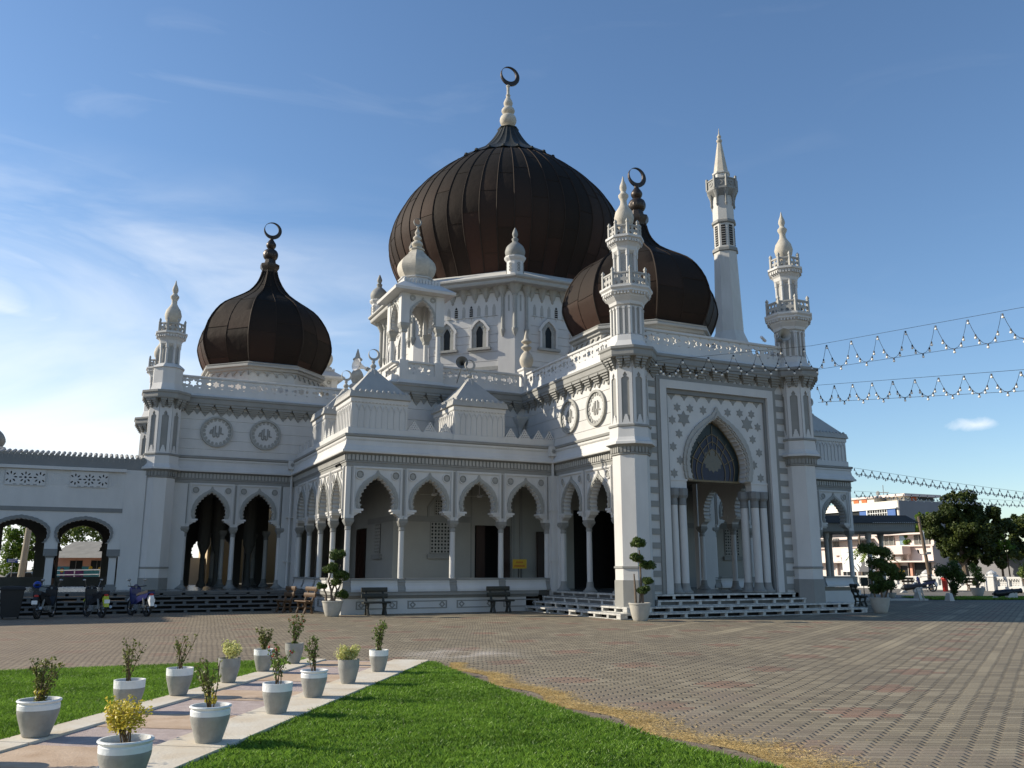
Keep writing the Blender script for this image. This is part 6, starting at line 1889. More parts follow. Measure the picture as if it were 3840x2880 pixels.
# utility pole and others
m = M(); Fp = CF(66); pole = empty('utility_pole', Fp(31.24, 0, 0), 0, 'leaning wooden utility pole with a lamp bracket in front of the pink building', 'pole')
m.tube([Fp(31.35, 0, 0), Fp(30.85, 5.5, 0)], [.14, .10], 10); m.build('shaft', 'bark', pole)
m = M(); m.tube([Fp(30.6, 2.68, .1), Fp(31.3, 2.70, .1)], .03, 6); m.fbox(Fp, 31.1, 31.45, 2.68, 2.86, 0, .2); m.build('lamp_bracket', 'horn', pole)
m = M(); m.plate(Fp, [[(30.45, 3.05), (30.55, 2.75), (30.62, 2.75), (30.60, 3.0)]], .05, .12); m.build('flag', 'black', pole)
p2 = empty('lamp_post', Fp(31.8, 0, -1), 0, 'thin pale metal post right of the leaning utility pole', 'post')
m = M(); m.tube([Fp(31.78, 0, -1), Fp(31.55, 4.5, -1)], .05, 8); m.build('shaft', 'signwhite', p2)
m = M(); m.tube([Fp(31.62, 3.3, -1) , Fp(31.45, 3.1, -1), Fp(31.5, 2.7, -1), Fp(31.7, 2.6, -1)], .025, 6); m.build('cable_loop', 'cable', p2)
tag((lambda m: (m.lathe(*Fp(31.95, 0, .8)[:2], [(.18, 0), (.22, .85), (.25, .9), (.22, 1.0)], 12), m.build('litter_bin', 'red'))[1])(M()), 'red litter bin behind the boundary wall beside the poles', 'bin')

# trees
def tree(D, u, name, label, crown, trunk, n, size, leaf, seed, group='trees beyond the boundary wall'):
    F = CF(D); x, y, _ = F(u, 0, 0); o = empty(name, (x, y, 0), 0, label, 'tree', group)
    r_ = random.Random(seed); m = M()
    for (pts, r0) in trunk:
        m.tube([Vector(F(a, b, c)) for a, b, c in pts], [r0 * (1 - .6 * i / (len(pts) - 1)) for i in range(len(pts))], 8)
    m.build('trunk', 'bark', o)
    C_ = []; 
    for (a, b, c, R) in crown:
        k_ = max(6, int(R * R * 5))
        for q in range(k_):
            v = Vector((r_.gauss(0, 1), r_.gauss(0, 1), r_.gauss(0, 1))).normalized() * R * r_.uniform(.45, .95)
            p = F(a + v.x, b + v.z * .8, c + v.y); C_.append((*p, R * r_.uniform(.16, .34)))
    leaves_mesh('crown', C_, n, size, leaf, o, seed, aspect=1.6)
    return o
kt = 84 / 78
def S(l): return [(a * kt, 1.6 + (b - 1.6) * kt, c, R * kt) for a, b, c, R in l]
tree(84, 40.3 * kt, 'big_tree', 'broad dark green tree filling the space behind the boundary wall', S([(40.5, 6.9, 0, 1.9), (38.4, 5.7, 0, 1.9), (42.0, 6.2, 0, 1.9), (40.4, 4.6, 1, 2.1), (38.9, 3.8, 0, 1.4), (42.6, 4.4, -.5, 1.9), (37.6, 5.6, 0, 1.2), (41.0, 3.2, 0, 1.4), (39.2, 7.0, 0, 1.2), (43.4, 5.6, 0, 1.3), (41.6, 2.9, 1, 1.3), (39.6, 3.0, .5, 1.2), (43.4, 2.9, 1, 1.3), (40.4, 7.6, 0, 1.2)]),
     [([(43.4, 0, 0), (43.2, 2.0, 0), (43.0, 4, 0), (43.4, 6, 0)], .32), ([(43.2, 1.8, 0), (41.6, 4.0, 0), (40.8, 5.6, 0)], .18), ([(43.2, 2.2, 0), (45.2, 4.2, 0), (46.5, 6, 0)], .18)], 52000, .17, 'leaftree', 31)
kt = 88 / 78
tree(88, 45.2 * kt, 'big_tree', 'dark green tree at the right edge, its top level with the broad tree', S([(45.0, 5.6, 0, 1.5), (46.8, 5.3, 0, 1.8), (44.0, 4.6, 0, 1.3), (45.6, 4.0, 0, 1.6), (47.5, 3.8, 0, 1.6), (44.4, 3.2, 0, 1.1), (46.2, 2.6, 0, 1.2), (48.8, 5.4, 0, 1.8), (44.0, 2.4, .5, 1.1), (47.6, 2.4, .5, 1.3), (45.2, 1.9, .5, 1.0)]),
     [([(51.5, 0, 0), (51.4, 2.2, 0), (51.8, 5, 0)], .3)], 36000, .17, 'leaftree', 32)
tree(83, 47.0, 'sapling', 'young bright green tree glowing in front of the dark trees at the right', [(46.6, 4.2, 0, .9), (47.2, 3.4, 0, .8), (46.3, 5.0, 0, .6), (46.0, 3.9, 0, .6)], [([(46.9, 0, 0), (46.8, 4.4, 0)], .08)], 1600, .17, 'leafbright', 33)
tree(90, 39.0, 'small_tree', 'light green tree hanging over the left flank of the broad tree', [(42.6, 4.6, -3, .9), (43.2, 6.0, -3, 1.1), (43.6, 5.2, -3, 1.2), (43.9, 7.0, -3, .8)], [([(43.8, 0, -3), (43.6, 4.6, -3)], .12)], 5200, .15, 'leafbright', 34)
def palm(D, u, h, lab, n=13, L=1.6, seed=1, leaf='palm', lean=0):
    F = CF(D); x, y, _ = F(u, 0, 0); o = empty('palm', (x, y, 0), 0, lab, 'palm', 'palms beyond the mosque'); r_ = random.Random(seed)
    m = M(); m.tube([F(u, 0, 0), F(u + lean * .5, h * .5, 0), F(u + lean, h, 0)], [.14, .10, .09], 8); m.build('trunk', 'bark', o)
    m = M()
    for i in range(n):
        a = 2 * pi * i / n + r_.uniform(-.2, .2); e_ = r_.uniform(.1, .9); base = Vector(F(u + lean, h, 0)); d = Vector((cos(a), sin(a), 0)); pr_ = None
        for q in range(10):
            f_ = q / 9; p = base + d * L * f_ + Vector((0, 0, L * (e_ * f_ - (.6 + e_ * .5) * f_ * f_)))
            if pr_ is not None:
                sd_ = d.cross(Vector((0, 0, 1))); l_ = .42 * L * (1 - abs(f_ - .4)) * .6
                for sg in (-1, 1):
                    t_ = p + sd_ * sg * l_ + Vector((0, 0, -l_ * .5)) + d * .15
                    m.add([pr_, p, t_], [(0, 1, 2)])
            pr_ = p
    m.build('fronds', leaf, o)
palm(84, 46.8, 2.9, 'yellow-green palm in front of the dark trees at the right', 14, 1.5, 5, 'leafbright')
palm(84, 33.4, 5.9, 'tall palm rising behind the veranda corner before the pink building', 14, 1.7, 6)
palm(66, 27.0, 3.0, 'drooping palm behind the covered walkway columns', 12, 1.9, 7)
def far_pot_tree(D, u, balls, R, H, lab, leaf, seed, n=1200, pot='potbig'):
    x, y, _ = CF(D)(u, 0, 0); o = empty('potted_tree', (x, y, 0), a25, lab, 'potted tree', 'potted trees near the boundary wall')
    if R:
        big_pot(o, R, H, pot)
    m = M()
    for b_ in balls: m.tube([(0, 0, H * .8), (b_[0] * .4, 0, (H + b_[2]) / 2), (b_[0], 0, b_[2])], [.06, .045, .025], 6)
    m.build('trunk', 'bark', o, local=True)
    r_ = random.Random(seed); C_ = []
    for b_ in balls:
        for q in range(9): C_.append((b_[0] + r_.uniform(-.5, .5) * b_[3], r_.uniform(-.5, .5) * b_[3], b_[2] + r_.uniform(-.4, .4) * b_[3], b_[3] * .45))
    leaves_mesh('foliage', C_, n, .07, leaf, o, seed, local=True)
far_pot_tree(53.4, 28.1, [(0, 0, 1.45, .42), (.2, 0, 1.15, .35), (-.15, 0, 1.7, .3), (.35, 0, .9, .2), (-.1, 0, .8, .2)], .40, .50, 'round-headed tree in a patterned grey pot in front of the boundary wall', 'leafm', 51)
far_pot_tree(62, 36.0, [(0, 0, 1.5, .42), (.35, 0, 1.7, .35), (-.2, 0, 1.2, .3)], .36, .42, 'small round-headed potted tree beside the onion-capped wall post', 'leafm', 52, pot='potrim')
far_pot_tree(54.5, 32.2, [(0, 0, 1.3, .5), (-.3, 0, 1.8, .45), (.2, 0, 2.1, .4), (-.1, 0, .9, .35)], .38, .48, 'bushy potted tree at the right edge behind the large cannon', 'leafm', 53)
far_pot_tree(48.5, 24.2, [(0, 0, 1.35, .62), (-.5, 0, 1.5, .5), (.5, 0, 1.15, .45), (.1, 0, 1.75, .45), (.05, 0, .8, .4), (0, 0, .4, .25)], 0, .1, 'dark bushy tree planted in the grass strip, left of the patterned pot', 'leaf', 54, 3200)
far_pot_tree(50, 21.4, [(0, 0, .9, .3), (.2, 0, 1.25, .3)], .3, .3, 'dark shrub in a low trough behind the right-hand topiary', 'leaf', 55, 900)
# grass strip at the far right
Fg = CF(47); P = [Fg(22.2, 0, 0), Fg(34, 0, 0), Fg(34, 0, -4.2), Fg(22.8, 0, -3.4)]
flat('grass_strip', [(p[0], p[1]) for p in P], .012, 'lawnsoil')
rx = rg.uniform(22.4, 33, 30000); rw = rg.uniform(-4, 0, 30000); PX = np.array([Fg(a, 0, b) for a, b in zip(rx, rw)])
blades('grass_lawn', PX[:, 0], PX[:, 1], .01, .09, .03, 'grass', 'shaded grass strip under the large cannon at the right', .7, 9)

# ------------------------------------------------------------ benches
def make_bench(wood='benchd'):
    o = empty('bench', (0, 0, 0))
    for i, (z, y) in enumerate(((.88, .20), (.66, .15))):
        m = M(); m.tube([(-.48, y, z), (.48, y, z)], .085, 10); 
        m.v = [(a, y + (b - y) * .45, c) for a, b, c in m.v]; m.build('back_slat', wood, o, local=True)
    for y in (-.18, -.02):
        m = M(); m.tube([(-.50, y, .44), (.50, y, .44)], .075, 8); m.v = [(a, b, .44 + (c - .44) * .45) for a, b, c in m.v]; m.build('seat_slat', wood, o, local=True)
    for x in (-.32, .32):
        m = M(); m.tube([(x, -.22, 0), (x, -.14, .22), (x, -.18, .42)], [.055, .04, .05], 6); m.tube([(x, .12, 0), (x, .05, .22), (x, .10, .42)], [.055, .04, .05], 6)
        m.tube([(x, .08, .40), (x, .16, .62), (x, .25, .92)], [.05, .045, .04], 6); m.tube([(x, -.2, .39), (x, .12, .39)], .045, 6); m.tube([(x, -.14, .2), (x, .05, .2)], .03, 5)
        m.build('leg', wood, o, local=True)
    return o
BG = 'mock-log benches along the mosque'
b0 = make_bench(); b0.location = (9.20, 30.55, 0); tag(b0, 'dark mock-log bench against the veranda base, left one of the pair facing forward', 'bench', BG)
dup(b0, None, (14.05, 30.50, 0), 0, None, 'dark mock-log bench against the veranda base, beside the portal side steps')
dup(b0, None, (30.7, 28.75, 0), radians(60), None, 'dark blue-black bench seen from its side beyond the right end of the steps')
b1 = make_bench('benchb'); b1.location = (7.25, 32.9, 0); b1.rotation_euler = (0, 0, radians(-78)); tag(b1, 'brown mock-log bench standing sideways left of the big potted topiary', 'bench', BG)
dup(b1, None, (6.75, 34.2, 0), radians(-80), None, 'shaded brown bench behind the other sideways bench, near the long grey steps')
x, y, _ = CF(67)(34.9, 0, 0); dup(b1, None, (x, y, 0), a25, None, 'brown bench in front of the boundary wall right of the motorcycle')
x, y, _ = CF(69)(31.0, 0, 0); dup(b1, None, (x, y, 0), a25, None, 'small dark bench by the boundary wall left of the motorcycle')

# ------------------------------------------------------------ motorcycles
def motorbike(loc, rz, body, accent, lab, helmet=None):
    """underbone motorcycle, local x forward"""
    o = empty('motorcycle', loc, rz, lab, 'motorcycle', 'parked motorcycles')
    for x in (.62, -.60):
        m = M(); R = .28; n = 22
        for k in range(n):
            a0, a1 = 2 * pi * k / n, 2 * pi * (k + 1) / n
            m.tube([(x + R * cos(a0), 0, R + .02 + R * sin(a0)), (x + R * cos(a1), 0, R + .02 + R * sin(a1))], .042, 7, False)
        wl = m.build('wheel', 'rubber', o, local=True)
        m = M()
        for k in range(n):
            a0, a1 = 2 * pi * k / n, 2 * pi * (k + 1) / n; q = R - .05
            m.tube([(x + q * cos(a0), 0, R + .02 + q * sin(a0)), (x + q * cos(a1), 0, R + .02 + q * sin(a1))], .018, 5, False)
        for k in range(5):
            a0 = 2 * pi * k / 5; m.tube([(x, 0, R + .02), (x + .24 * cos(a0), 0, R + .02 + .24 * sin(a0))], .016, 5)
        m.tube([(x, -.05, R + .02), (x, .05, R + .02)], .05, 10); m.build('rim', 'chrome', wl, local=True)
    m = M()   # tail and seat cowl
    m.plate(F0, [[(-.82, .78), (-.70, .62), (-.30, .52), (.10, .40), (.22, .42), (.12, .56), (-.05, .66), (-.25, .72), (-.55, .76), (-.80, .84)]], -.12, .12)
    m.plate(F0, [[(.22, .40), (.30, .38), (.46, .62), (.52, .92), (.44, .98), (.36, .92), (.36, .70)]], -.17, .17)
    m.tube([(.40, 0, .98), (.50, 0, .98)], [.10, .07], 12)
    m.build('body', body, o, local=True)
    m = M(); m.plate(F0, [[(.50, .60), (.66, .60), (.84, .48), (.88, .52), (.66, .66), (.50, .68)]], -.055, .055); m.plate(F0, [[(-.92, .62), (-.85, .72), (-.72, .70), (-.70, .60), (-.88, .36), (-.95, .36)]], -.07, .07); m.build('mudguard', accent, o, local=True)
    m = M(); m.plate(F0, [[(-.80, .80), (-.20, .72), (.02, .68), (.04, .74), (-.18, .80), (-.55, .85), (-.80, .89)]], -.13, .13); m.build('seat', 'black', o, local=True)
    m = M(); m.tube([(.38, 0, 1.0), (.62, 0, .30)], .035, 6)
    for s_ in (-.09, .09): m.tube([(.44, s_, .86), (.62, s_, .30)], .028, 8); m.tube([(-.60, s_ * 1.3, .30), (-.50, s_ * 1.3, .62)], .035, 8)
    m.box(-.60, .10, -.05, .05, .28, .36); m.box(-.12, .22, -.12, .12, .20, .40); m.build('frame', 'dgray', o, local=True)
    m = M(); m.tube([(-.05, -.14, .24), (-.45, -.16, .26), (-.85, -.17, .36)], [.03, .045, .05], 10); m.build('exhaust', 'chrome', o, local=True)
    m = M(); m.tube([(.30, -.33, 1.02), (.38, -.18, 1.0), (.42, 0, .98), (.38, .18, 1.0), (.30, .33, 1.02)], .018, 6); m.build('handlebar', 'black', o, local=True)
    for s_ in (-1, 1):
        m = M(); m.tube([(.36, s_ * .20, 1.0), (.36, s_ * .27, 1.20)], .009, 5); m.ball((.36, s_ * .29, 1.23), .065, 10, 6, (.3, 1, .65)); m.build('mirror', 'chrome', o, local=True)
    m = M(); m.ball((.56, 0, .86), .075, 10, 6, (.6, 1, 1)); m.build('headlight', 'bulb', o, local=True)
    m = M(); m.ball((-.84, 0, .74), .06, 10, 6, (.5, 1.3, .7)); m.build('tail_light', 'red', o, local=True)
    m = M(); m.box(-.945, -.935, -.09, .09, .48, .60); m.build('number_plate', 'bwhite', o, local=True)
    m = M(); m.tube([(-.05, .1, .26), (-.10, .28, .0)], .014, 5); m.build('side_stand', 'black', o, local=True)
    if helmet:
        h = empty('helmet', (loc[0] + helmet[1], loc[1] + helmet[2], 1.08), 0, helmet[3], 'helmet')
        m = M(); m.ball((0, 0, 0), .13, 14, 9, (1, 1, .95)); m.build('shell', helmet[0], h, smooth=True, local=True)
        m = M(); m.ball((0, -.045, .0), .11, 10, 6, (.9, 1, .5)); m.build('visor', 'black', h, smooth=True, local=True)
    return o
motorbike((-1.30, 33.55, 0), radians(72), 'black', 'black', 'black motorcycle parked nose-in beside the dark bin, with a blue helmet on its mirror', ('blue', -.32, .35, 'blue helmet hanging on the leftmost motorcycle'))
motorbike((.20, 33.55, 0), radians(112), 'black', 'ygreen', 'dark motorcycle leaning left, middle one of the three by the long steps')
motorbike((1.62, 33.75, 0), radians(112), 'dblue', 'bwhite', 'white-fronted motorcycle with red tail, rightmost of the three by the long steps')
x, y, _ = CF(64.3)(30.0, 0, 0)
motorbike((x, y, 0), radians(-25.5 + 180), 'dblue', 'bwhite', 'blue and white motorcycle seen side-on in front of the boundary wall')
x, y, _ = CF(57)(34.6, 0, 0)
motorbike((x, y, 0), radians(100), 'red', 'black', 'red motorcycle behind the barrel of the large cannon')
# wheelie bin
wb = empty('wheelie_bin', (-2.30, 33.4, 0), radians(5), 'black wheelie bin with a hinged lid at the left edge before the steps', 'bin')
m = M(); m.sq(0, 0, [(.26, .06), (.34, .92)]); m.build('bin_body', 'black', wb, local=True)
m = M(); m.sq(0, 0, [(.37, .92), (.38, .96), (.34, 1.02), (.2, 1.05)]); m.build('lid', 'rubber', wb, local=True)
for s_ in (-.22, .22):
    m = M(); m.tube([(s_, .26, .09), (s_ + .05, .26, .09)], .09, 10); m.build('wheel', 'rubber', wb, local=True)
# yellow notice in the veranda
ys_ = empty('warning_sign', (16.2, 33.2, .765), 0, 'yellow notice board on two dark legs inside the last veranda bay', 'sign')
Fy = frame(16.2, 33.2, 0)
m = M(); m.fbox(Fy, -.32, .32, 1.62, 2.0, -.03, 0); m.build('panel', 'yellow', ys_)
m = M()
for i in range(6): m.fbox(Fy, -.16 + i * .055, -.13 + i * .055, 1.85, 1.91, .001, .006)
for i in range(9): m.fbox(Fy, -.25 + i * .055, -.215 + i * .055, 1.70, 1.76, .001, .006)
m.build('lettering', 'red', ys_)
m = M(); m.fbox(Fy, -.08, -.05, .765, 1.62, -.03, 0); m.fbox(Fy, .05, .08, .765, 1.62, -.03, 0); m.build('leg', 'black', ys_)

# people: one standing behind the left wing column, one beyond the walkway, one seated in the porch
def person(loc, rz, lab, top, low_, seated=False):
    o = empty('person', loc, rz, lab, 'person')
    me = bpy.data.meshes.new('body')
    if not seated:
        J = [(0, 0, .95, .13), (0, 0, 1.2, .135), (0, .01, 1.42, .12), (0, .01, 1.50, .055), (0, .0, 1.56, .055), (0, -.01, 1.63, .095), (0, -.01, 1.72, .085),
             (-.10, 0, .88, .10), (-.11, -.02, .48, .07), (-.11, .0, .09, .045), (-.11, -.14, .04, .035), (.10, 0, .88, .10), (.11, -.02, .48, .07), (.11, .02, .09, .045), (.11, -.12, .04, .035),
             (-.17, .01, 1.40, .06), (-.22, .02, 1.12, .045), (-.22, -.04, .88, .035), (-.22, -.06, .80, .03), (.17, .01, 1.40, .06), (.22, .02, 1.12, .045), (.22, -.04, .88, .035), (.22, -.06, .80, .03)]
        E_ = [(0, 1), (1, 2), (2, 3), (3, 4), (4, 5), (5, 6), (0, 7), (7, 8), (8, 9), (9, 10), (0, 11), (11, 12), (12, 13), (13, 14), (2, 15), (15, 16), (16, 17), (17, 18), (2, 19), (19, 20), (20, 21), (21, 22)]
    else:
        J = [(0, 0, .12, .15), (0, -.02, .36, .14), (0, -.04, .56, .12), (0, -.05, .64, .055), (0, -.06, .69, .055), (0, -.08, .76, .095), (0, -.08, .85, .085),
             (-.13, -.2, .12, .09), (-.30, -.42, .12, .07), (-.05, -.45, .07, .05), (.13, -.2, .12, .09), (.30, -.42, .12, .07), (.05, -.48, .06, .05),
             (-.18, -.03, .54, .06), (-.25, -.1, .32, .045), (-.2, -.3, .22, .035), (.18, -.03, .54, .06), (.25, -.1, .32, .045), (.2, -.3, .22, .035)]
        E_ = [(0, 1), (1, 2), (2, 3), (3, 4), (4, 5), (5, 6), (0, 7), (7, 8), (8, 9), (0, 10), (10, 11), (11, 12), (2, 13), (13, 14), (14, 15), (2, 16), (16, 17), (17, 18)]
    me.from_pydata([j[:3] for j in J], E_, [])
    b = bpy.data.objects.new('body', me); COL.objects.link(b); b.parent = o
    sk_ = b.modifiers.new('skin', 'SKIN'); b.modifiers.new('sub', 'SUBSURF').levels = 1; b.modifiers['sub'].render_levels = 2
    for i, j in enumerate(J): me.skin_vertices[0].data[i].radius = (j[3], j[3])
    me.skin_vertices[0].data[0].use_root = True
    me.materials.append(MT['skin'])
    m = M(); z0 = 1.42 if not seated else .56; yy = 0 if not seated else -.03
    if not seated: m.lathe(0, 0, [(.17, .80), (.175, .95), (.16, 1.2), (.19, 1.38), (.13, 1.47), (.07, 1.5)], 16, cap=False)
    else: m.lathe(0, -.03, [(.22, .05), (.2, .2), (.17, .4), (.19, .52), (.08, .62)], 16, cap=False)
    m.v = [(a, (b_ - yy) * .72 + yy, c) for a, b_, c in m.v]; m.build('shirt', top, o, smooth=True, local=True)
    if not seated:
        m = M(); m.lathe(0, 0, [(.19, .45), (.185, .7), (.165, .95)], 16, cap=False); m.v = [(a, b_ * .75, c) for a, b_, c in m.v]; m.build('trousers', low_, o, smooth=True, local=True)
    m = M(); z1 = 1.70 if not seated else .84; m.ball((0, (.01 if not seated else -.07), z1), .105, 12, 8, (.95, 1, .75)); m.build('hair', 'black', o, smooth=True, local=True)
    return o
person((3.45, 42.2, .765), radians(80), 'person in dark shorts standing half hidden behind the left column of the left wing', 'cloth', 'cloth')
person((-1.62, 43.3, .765), radians(20), 'person in dark clothes standing in shade behind the walkway pier', 'cloth', 'cloth')
person((28.2, 31.75, 1.27 - .06), radians(-20), 'person seated with back turned on the far bench wall, seen through the portal', 'redpanel', 'cloth', True)

# ------------------------------------------------------------ things seen through the left arches
FL = CF(60)
hs = empty('painted_house', FL(-29.5, 0, -3), 0, 'pink low house with grey sheet roof and blue-purple mural seen through the walkway arch', 'house')
m = M(); m.fbox(FL, -31.3, -24.0, 0, 2.55, -6, -.5); m.build('wall', 'pink', hs)
m = M(); m.add([FL(-31.6, 2.35, .6), FL(-23.5, 2.35, .6), FL(-23.5, 3.55, -3.2), FL(-31.6, 3.55, -3.2)], [(0, 1, 2, 3)]); m.build('roof', 'roofgray', hs)
for a in (-30.4, -28.95, -26.8):
    m = M(); m.fbox(FL, a, a + .85, 1.62, 2.17, -.5, -.46); o = m.build('window', 'glass_dark', hs)
    m = M(); m.fbox(FL, a + .41, a + .44, 1.62, 2.17, -.455, -.43); m.fbox(FL, a - .03, a + .88, 1.58, 1.62, -.5, -.42); m.build('frame', 'dgray', o)
m = M(); m.fbox(FL, -31.3, -24.1, .3, 1.78, -.499, -.47); m.build('mural_blue', 'teal', hs)
m = M(); m.fbox(FL, -30.7, -29.4, .6, 1.5, -.469, -.45); m.fbox(FL, -31.0, -30.8, .9, 1.7, -.469, -.45); m.build('mural_purple', 'purple', hs)
m = M(); 
for cx_, cz_ in ((-28.95, 1.68), (-28.3, 1.6), (-30.9, 1.5)): m.plate(FL, [ngon_pts(cx_, cz_, .13, 10)], -.468, -.44)
m.build('mural_figures', 'yellow', hs)
rl = empty('railing', FL(-29, 0, 1), 0, 'white pipe railing in front of the painted house', 'railing')
m = M()
for z in (1.2, 1.5): m.tube([FL(-31.0, z, 1), FL(-25, z + .1, 1)], .035, 6)
for u in (-31, -29.3, -27.6): m.tube([FL(u, 0, 1), FL(u, 1.6, 1)], .035, 6)
m.build('bars', 'signwhite', rl)
m = M(); m.tube([FL(-32.35, 0, 2), FL(-32.05, 6.0, 2)], [.22, .17], 12); pl_ = m.build('concrete_pole', 'concrete2'); tag(pl_, 'thick tan concrete pole seen through the leftmost walkway arch', 'pole')
m = M(); m.fbox(FL, -33.15, -32.45, 2.02, 2.26, 2.3, 2.34); ss = empty('street_sign', FL(-32.8, 0, 2.3), 0, 'blue street sign with white letters left of the concrete pole', 'sign'); m.build('panel', 'signblue', ss)
m = M()
for i in range(8): m.fbox(FL, -33.05 + i * .07, -33.01 + i * .07, 2.15, 2.22, 2.341, 2.35)
m.fbox(FL, -33.05, -32.6, 2.07, 2.10, 2.341, 2.35); m.build('lettering', 'signwhite', ss)
m = M(); m.tube([FL(-32.8, 0, 2.28), FL(-32.8, 2.05, 2.28)], .03, 6); m.build('post', 'horn', ss)
m = M(); m.fbox(FL, -32.1, -31.65, 1.4, 2.35, -1.1, -1.0); wsn = m.build('banner_sign', 'cream'); tag(wsn, 'cream upright banner with purple lettering right of the concrete pole', 'banner')
car = empty('car', FL(-33.0, 0, 0), a25, 'silver-blue car parked beyond the walkway, roof just showing over the wall', 'car')
m = M(); m.plate(F0, [[(-1.9, .35), (-1.95, .8), (-1.2, .92), (-.8, 1.38), (.7, 1.42), (1.25, .98), (1.95, .85), (1.98, .35)]], -.8, .8); m.build('body', 'cartruck', car, local=True)
m = M(); m.plate(F0, [[(-1.1, .94), (-.75, 1.33), (.65, 1.36), (1.1, .98)]], -.81, .81); m.build('windows', 'glass_dark', car, local=True)
for x_ in (-1.25, 1.25):
    for y_ in (-.8, .66):
        m = M(); m.tube([(x_, y_, .32), (x_, y_ + .16, .32)], .32, 16); m.build('wheel', 'rubber', car, local=True)
def ltree(D, u, name, lab, C_, n, leaf, seed, tr):
    F = CF(D); x, y, _ = F(u, 0, 0); o = empty(name, (x, y, 0), 0, lab, 'tree'); m = M(); m.tube([F(u, 0, 0), F(u + .1, tr, 0)], [.2, .12], 8); m.build('trunk', 'bark', o)
    r_ = random.Random(seed); P = []
    for a, b, R in C_:
        for q in range(int(6 + R * R * 4)):
            v = Vector((r_.gauss(0, 1), r_.gauss(0, 1), r_.gauss(0, 1))).normalized() * R * r_.uniform(.3, .95); P.append((*F(a + v.x, b + v.z, v.y), R * .3))
    leaves_mesh('crown', P, n, .14, leaf, o, seed)
ltree(66, -36.6, 'leafy_tree', 'green tree with yellow-lit leaves seen through the leftmost walkway arch', [(-36.8, 3.4, 1.6), (-37.6, 2.4, 1.4), (-35.8, 2.2, 1.1), (-36, 4.8, 1.6)], 5200, 'leafbright', 61, 3)
ltree(74, -36.5, 'leafy_tree', 'dark tree crown showing above the sheet roof of the painted house', [(-36.0, 4.6, 1.5), (-34.5, 4.9, 1.4), (-37.5, 5.0, 1.5)], 3800, 'leafm', 62, 4)
# courtyard building behind the left wing with a yellow oval sign
FB = frame(0, 58, 0)
cb = empty('tan_building', (3, 60, 0), 0, 'tan plastered building seen through the arches of the left wing', 'building')
m = M(); m.fbox(FB, 6.45, 12.5, 0, 6.0, -5, 0); m.build('wall', 'tanwall', cb)
m = M(); m.fbox(FB, 3.0, 6.4, 0, 2.3, -4, -.5); m.build('low_wing', 'cream', cb)
m = M(); m.fbox(FB, 6.9, 7.3, .0, 2.6, .0, .06); m.build('shadowed_opening', 'roofbrown', cb)
os_ = empty('oval_sign', (5.75, 51.8, 0), 0, 'tall yellow oval sign with dark letters behind the left wing columns', 'sign')
Fo = frame(6.05, 52, 0); m = M(); m.plate(Fo, [[(.17 * cos(t), 2.62 + .56 * sin(t)) for t in [2 * pi * j / 28 for j in range(28)]]], -.05, 0); m.build('panel', 'yellow', os_)
m = M()
for i in range(8): m.fbox(Fo, -.06, .06, 2.25 + i * .1, 2.30 + i * .1, .001, .01)
m.build('lettering', 'benchb', os_)
m = M(); m.tube([Fo(0, 0, -.08), Fo(0, 2.1, -.08)], .03, 6); m.build('post', 'signwhite', os_)

# ------------------------------------------------------------ strings of festoon lights
def festoon(P, Q, n, lab, bulb=.05, wire=.008, single=True):
    """upper wire along points P, lower wire along Q, a garland of n swags between them"""
    o = empty('string_lights', ((P[0][0] + P[-1][0]) / 2, (P[0][1] + P[-1][1]) / 2, Q[0][2]), 0, lab, 'string lights', 'strings of festoon bulbs')
    P = [Vector(p) for p in P]; Q = [Vector(q) for q in Q]
    def along(L, t):
        d = [0]
        for i in range(1, len(L)): d.append(d[-1] + (L[i] - L[i - 1]).length)
        s_ = t * d[-1]
        for i in range(1, len(L)):
            if s_ <= d[i] + 1e-9: return L[i - 1].lerp(L[i], (s_ - d[i - 1]) / (d[i] - d[i - 1]))
        return L[-1].copy()
    m = M(); m.tube([along(P, i / 40) for i in range(41)], wire * .8, 4); m.build('wire', 'cable', o)
    m = M(); m.tube([along(Q, i / 40) for i in range(41)], wire * .8, 4); m.build('wire', 'cable', o)
    pts = []; lamps = []
    for i in range(n):
        for f_ in (.02, .10, .18, .27, .38, .5, .62, .73, .82, .90, .98):
            t = (i + f_) / n; h_ = abs(2 * f_ - 1) ** 2.2
            t2 = (i + .5 + (f_ - .5) * 1.0) / n
            p = along(Q, t2).lerp(along(P, t2), h_); pts.append(p)
            if f_ in (.02, .18, .27, .5, .73, .82): lamps.append(p)
    m = M(); m.tube(pts, wire, 4); m.build('garland_cable', 'cable', o)
    proto = None; rest = M(); rs = M()
    for k, p in enumerate(lamps):
        if single and k < 100:
            if proto is None:
                s_ = M(); s_.tube([(0, 0, 0), (0, 0, -bulb * 1.4)], bulb * .5, 6); so_ = s_.build('bulb_socket', 'black', o, local=True)
                s_ = M(); s_.ball((0, 0, -bulb * 2.0), bulb * .8, 8, 6); s_.build('bulb', 'bulb', so_, local=True, smooth=True); proto = so_; so_.location = p - o.location
            else: dup(proto, o, p - o.location)
        else:
            rs.tube([p, p - Vector((0, 0, bulb * 1.4))], bulb * .5, 6); rest.ball(p - Vector((0, 0, bulb * 2.0)), bulb * .8, 8, 6)
    if rest.v: tag(rest.build('bulb', 'bulb', o), kind='stuff'); tag(rs.build('bulb_socket', 'black', o), kind='stuff')
festoon([(17.2, 24.35, 8.75), (24.5, 24.25, 10.1), (24.8, 15.9, 9.37), (24.9, 12.0, 9.0)], [(17.2, 24.35, 8.3), (24.5, 24.25, 9.13), (24.8, 15.9, 8.41), (24.9, 12.0, 8.05)], 17, 'upper string of bulbs running from the portal cornice to the upper right corner', .055)
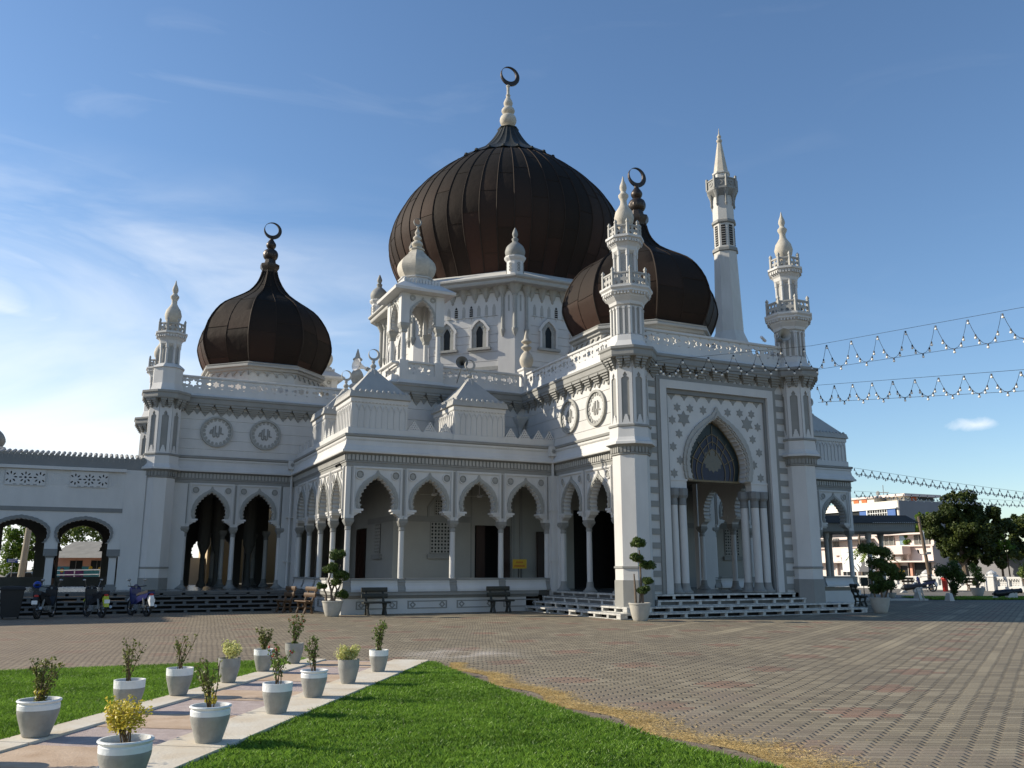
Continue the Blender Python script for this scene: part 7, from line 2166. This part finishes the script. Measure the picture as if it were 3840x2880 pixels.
festoon([(24.9, 24.55, 8.62), (23.6, 15.35, 7.19), (23.2, 12.5, 6.7)], [(24.9, 24.55, 7.94), (23.6, 15.35, 6.57), (23.2, 12.5, 6.1)], 12, 'second string of bulbs ending on the right portal tower, below the first', .05)
festoon([(33.6, 31.1, 6.5), (38.5, 30.2, 5.98), (45.5, 28.8, 5.35)], [(33.6, 31.1, 6.2), (38.5, 30.2, 5.66), (45.5, 28.8, 5.0)], 24, 'far string of bulbs sloping down past the tree top', .045, .009, False)
festoon([(33.7, 31.3, 5.38), (45.5, 28.8, 4.98)], [(33.7, 31.3, 5.12), (45.5, 28.8, 4.72)], 26, 'lowest far string of bulbs crossing the cream building', .035, .006, False)

# ------------------------------------------------------------ pieces that lie far apart become parts of their own
import bmesh
def islands(me):
    n = len(me.vertices)
    if n == 0 or n > 90000: return None
    ed = np.empty(len(me.edges) * 2, np.int32); me.edges.foreach_get('vertices', ed); ed = ed.reshape(-1, 2)
    co = np.empty(n * 3, np.float32); me.vertices.foreach_get('co', co); co = co.reshape(-1, 3)
    par = list(range(n))
    def find(a):
        while par[a] != a: par[a] = par[par[a]]; a = par[a]
        return a
    for a, b in ed.tolist():
        a, b = find(a), find(b)
        if a != b: par[a] = b
    root = np.array([find(i) for i in range(n)]); _, isl = np.unique(root, return_inverse=True); k = isl.max() + 1
    if k < 2 or k > 1600: return None
    lo = np.full((k, 3), np.inf); hi = np.full((k, 3), -np.inf); np.minimum.at(lo, isl, co); np.maximum.at(hi, isl, co)
    size = (hi - lo).max(1)
    gap = np.maximum(0, np.maximum(lo[:, None] - hi[None], lo[None] - hi[:, None]))
    near = np.sqrt((gap ** 2).sum(2)) <= np.maximum(.02, .5 * np.maximum(size[:, None], size[None]))
    lab = np.arange(k)
    while True:
        nl = np.array([lab[near[i]].min() for i in range(k)])
        nl = np.minimum(nl, lab)
        if (nl == lab).all(): break
        lab = nl
    u, piece = np.unique(lab, return_inverse=True)
    return None if len(u) < 2 else (piece[isl], len(u))
KEEP = {'lettering', 'foliage', 'crown', 'stems', 'trunk', 'buds', 'yellow_leaves', 'mural_figures', 'print_lines', 'body', 'printed_hands', 'fronds', 'mural_purple', 'grille_void', 'dentil_course'}
done = {}
for o in list(bpy.data.objects):
    if o.type != 'MESH' or o.get('kind') or o.modifiers: continue
    base = o.name.split('.')[0]
    if base in KEEP or (o.parent is None): continue
    me = o.data
    if me.name not in done:
        r = islands(me); L = [me]
        if r and r[1] <= 80:
            pv, k = r; L = []
            for q in range(k):
                b_ = bmesh.new(); b_.from_mesh(me); b_.verts.ensure_lookup_table()
                bmesh.ops.delete(b_, geom=[b_.verts[i] for i in np.nonzero(pv != q)[0].tolist()], context='VERTS')
                m2 = bpy.data.meshes.new(base); b_.to_mesh(m2); b_.free()
                m2.materials.append(me.materials[0]); L.append(m2)
        done[me.name] = L
        for x in L: done.setdefault(x.name, [x])
    L = done[me.name]
    if len(L) > 1:
        o.data = L[0]
        for m2 in L[1:]:
            c = bpy.data.objects.new(base, m2); COL.objects.link(c); c.parent = o.parent
            c.location = o.location; c.rotation_euler = o.rotation_euler; c.scale = o.scale
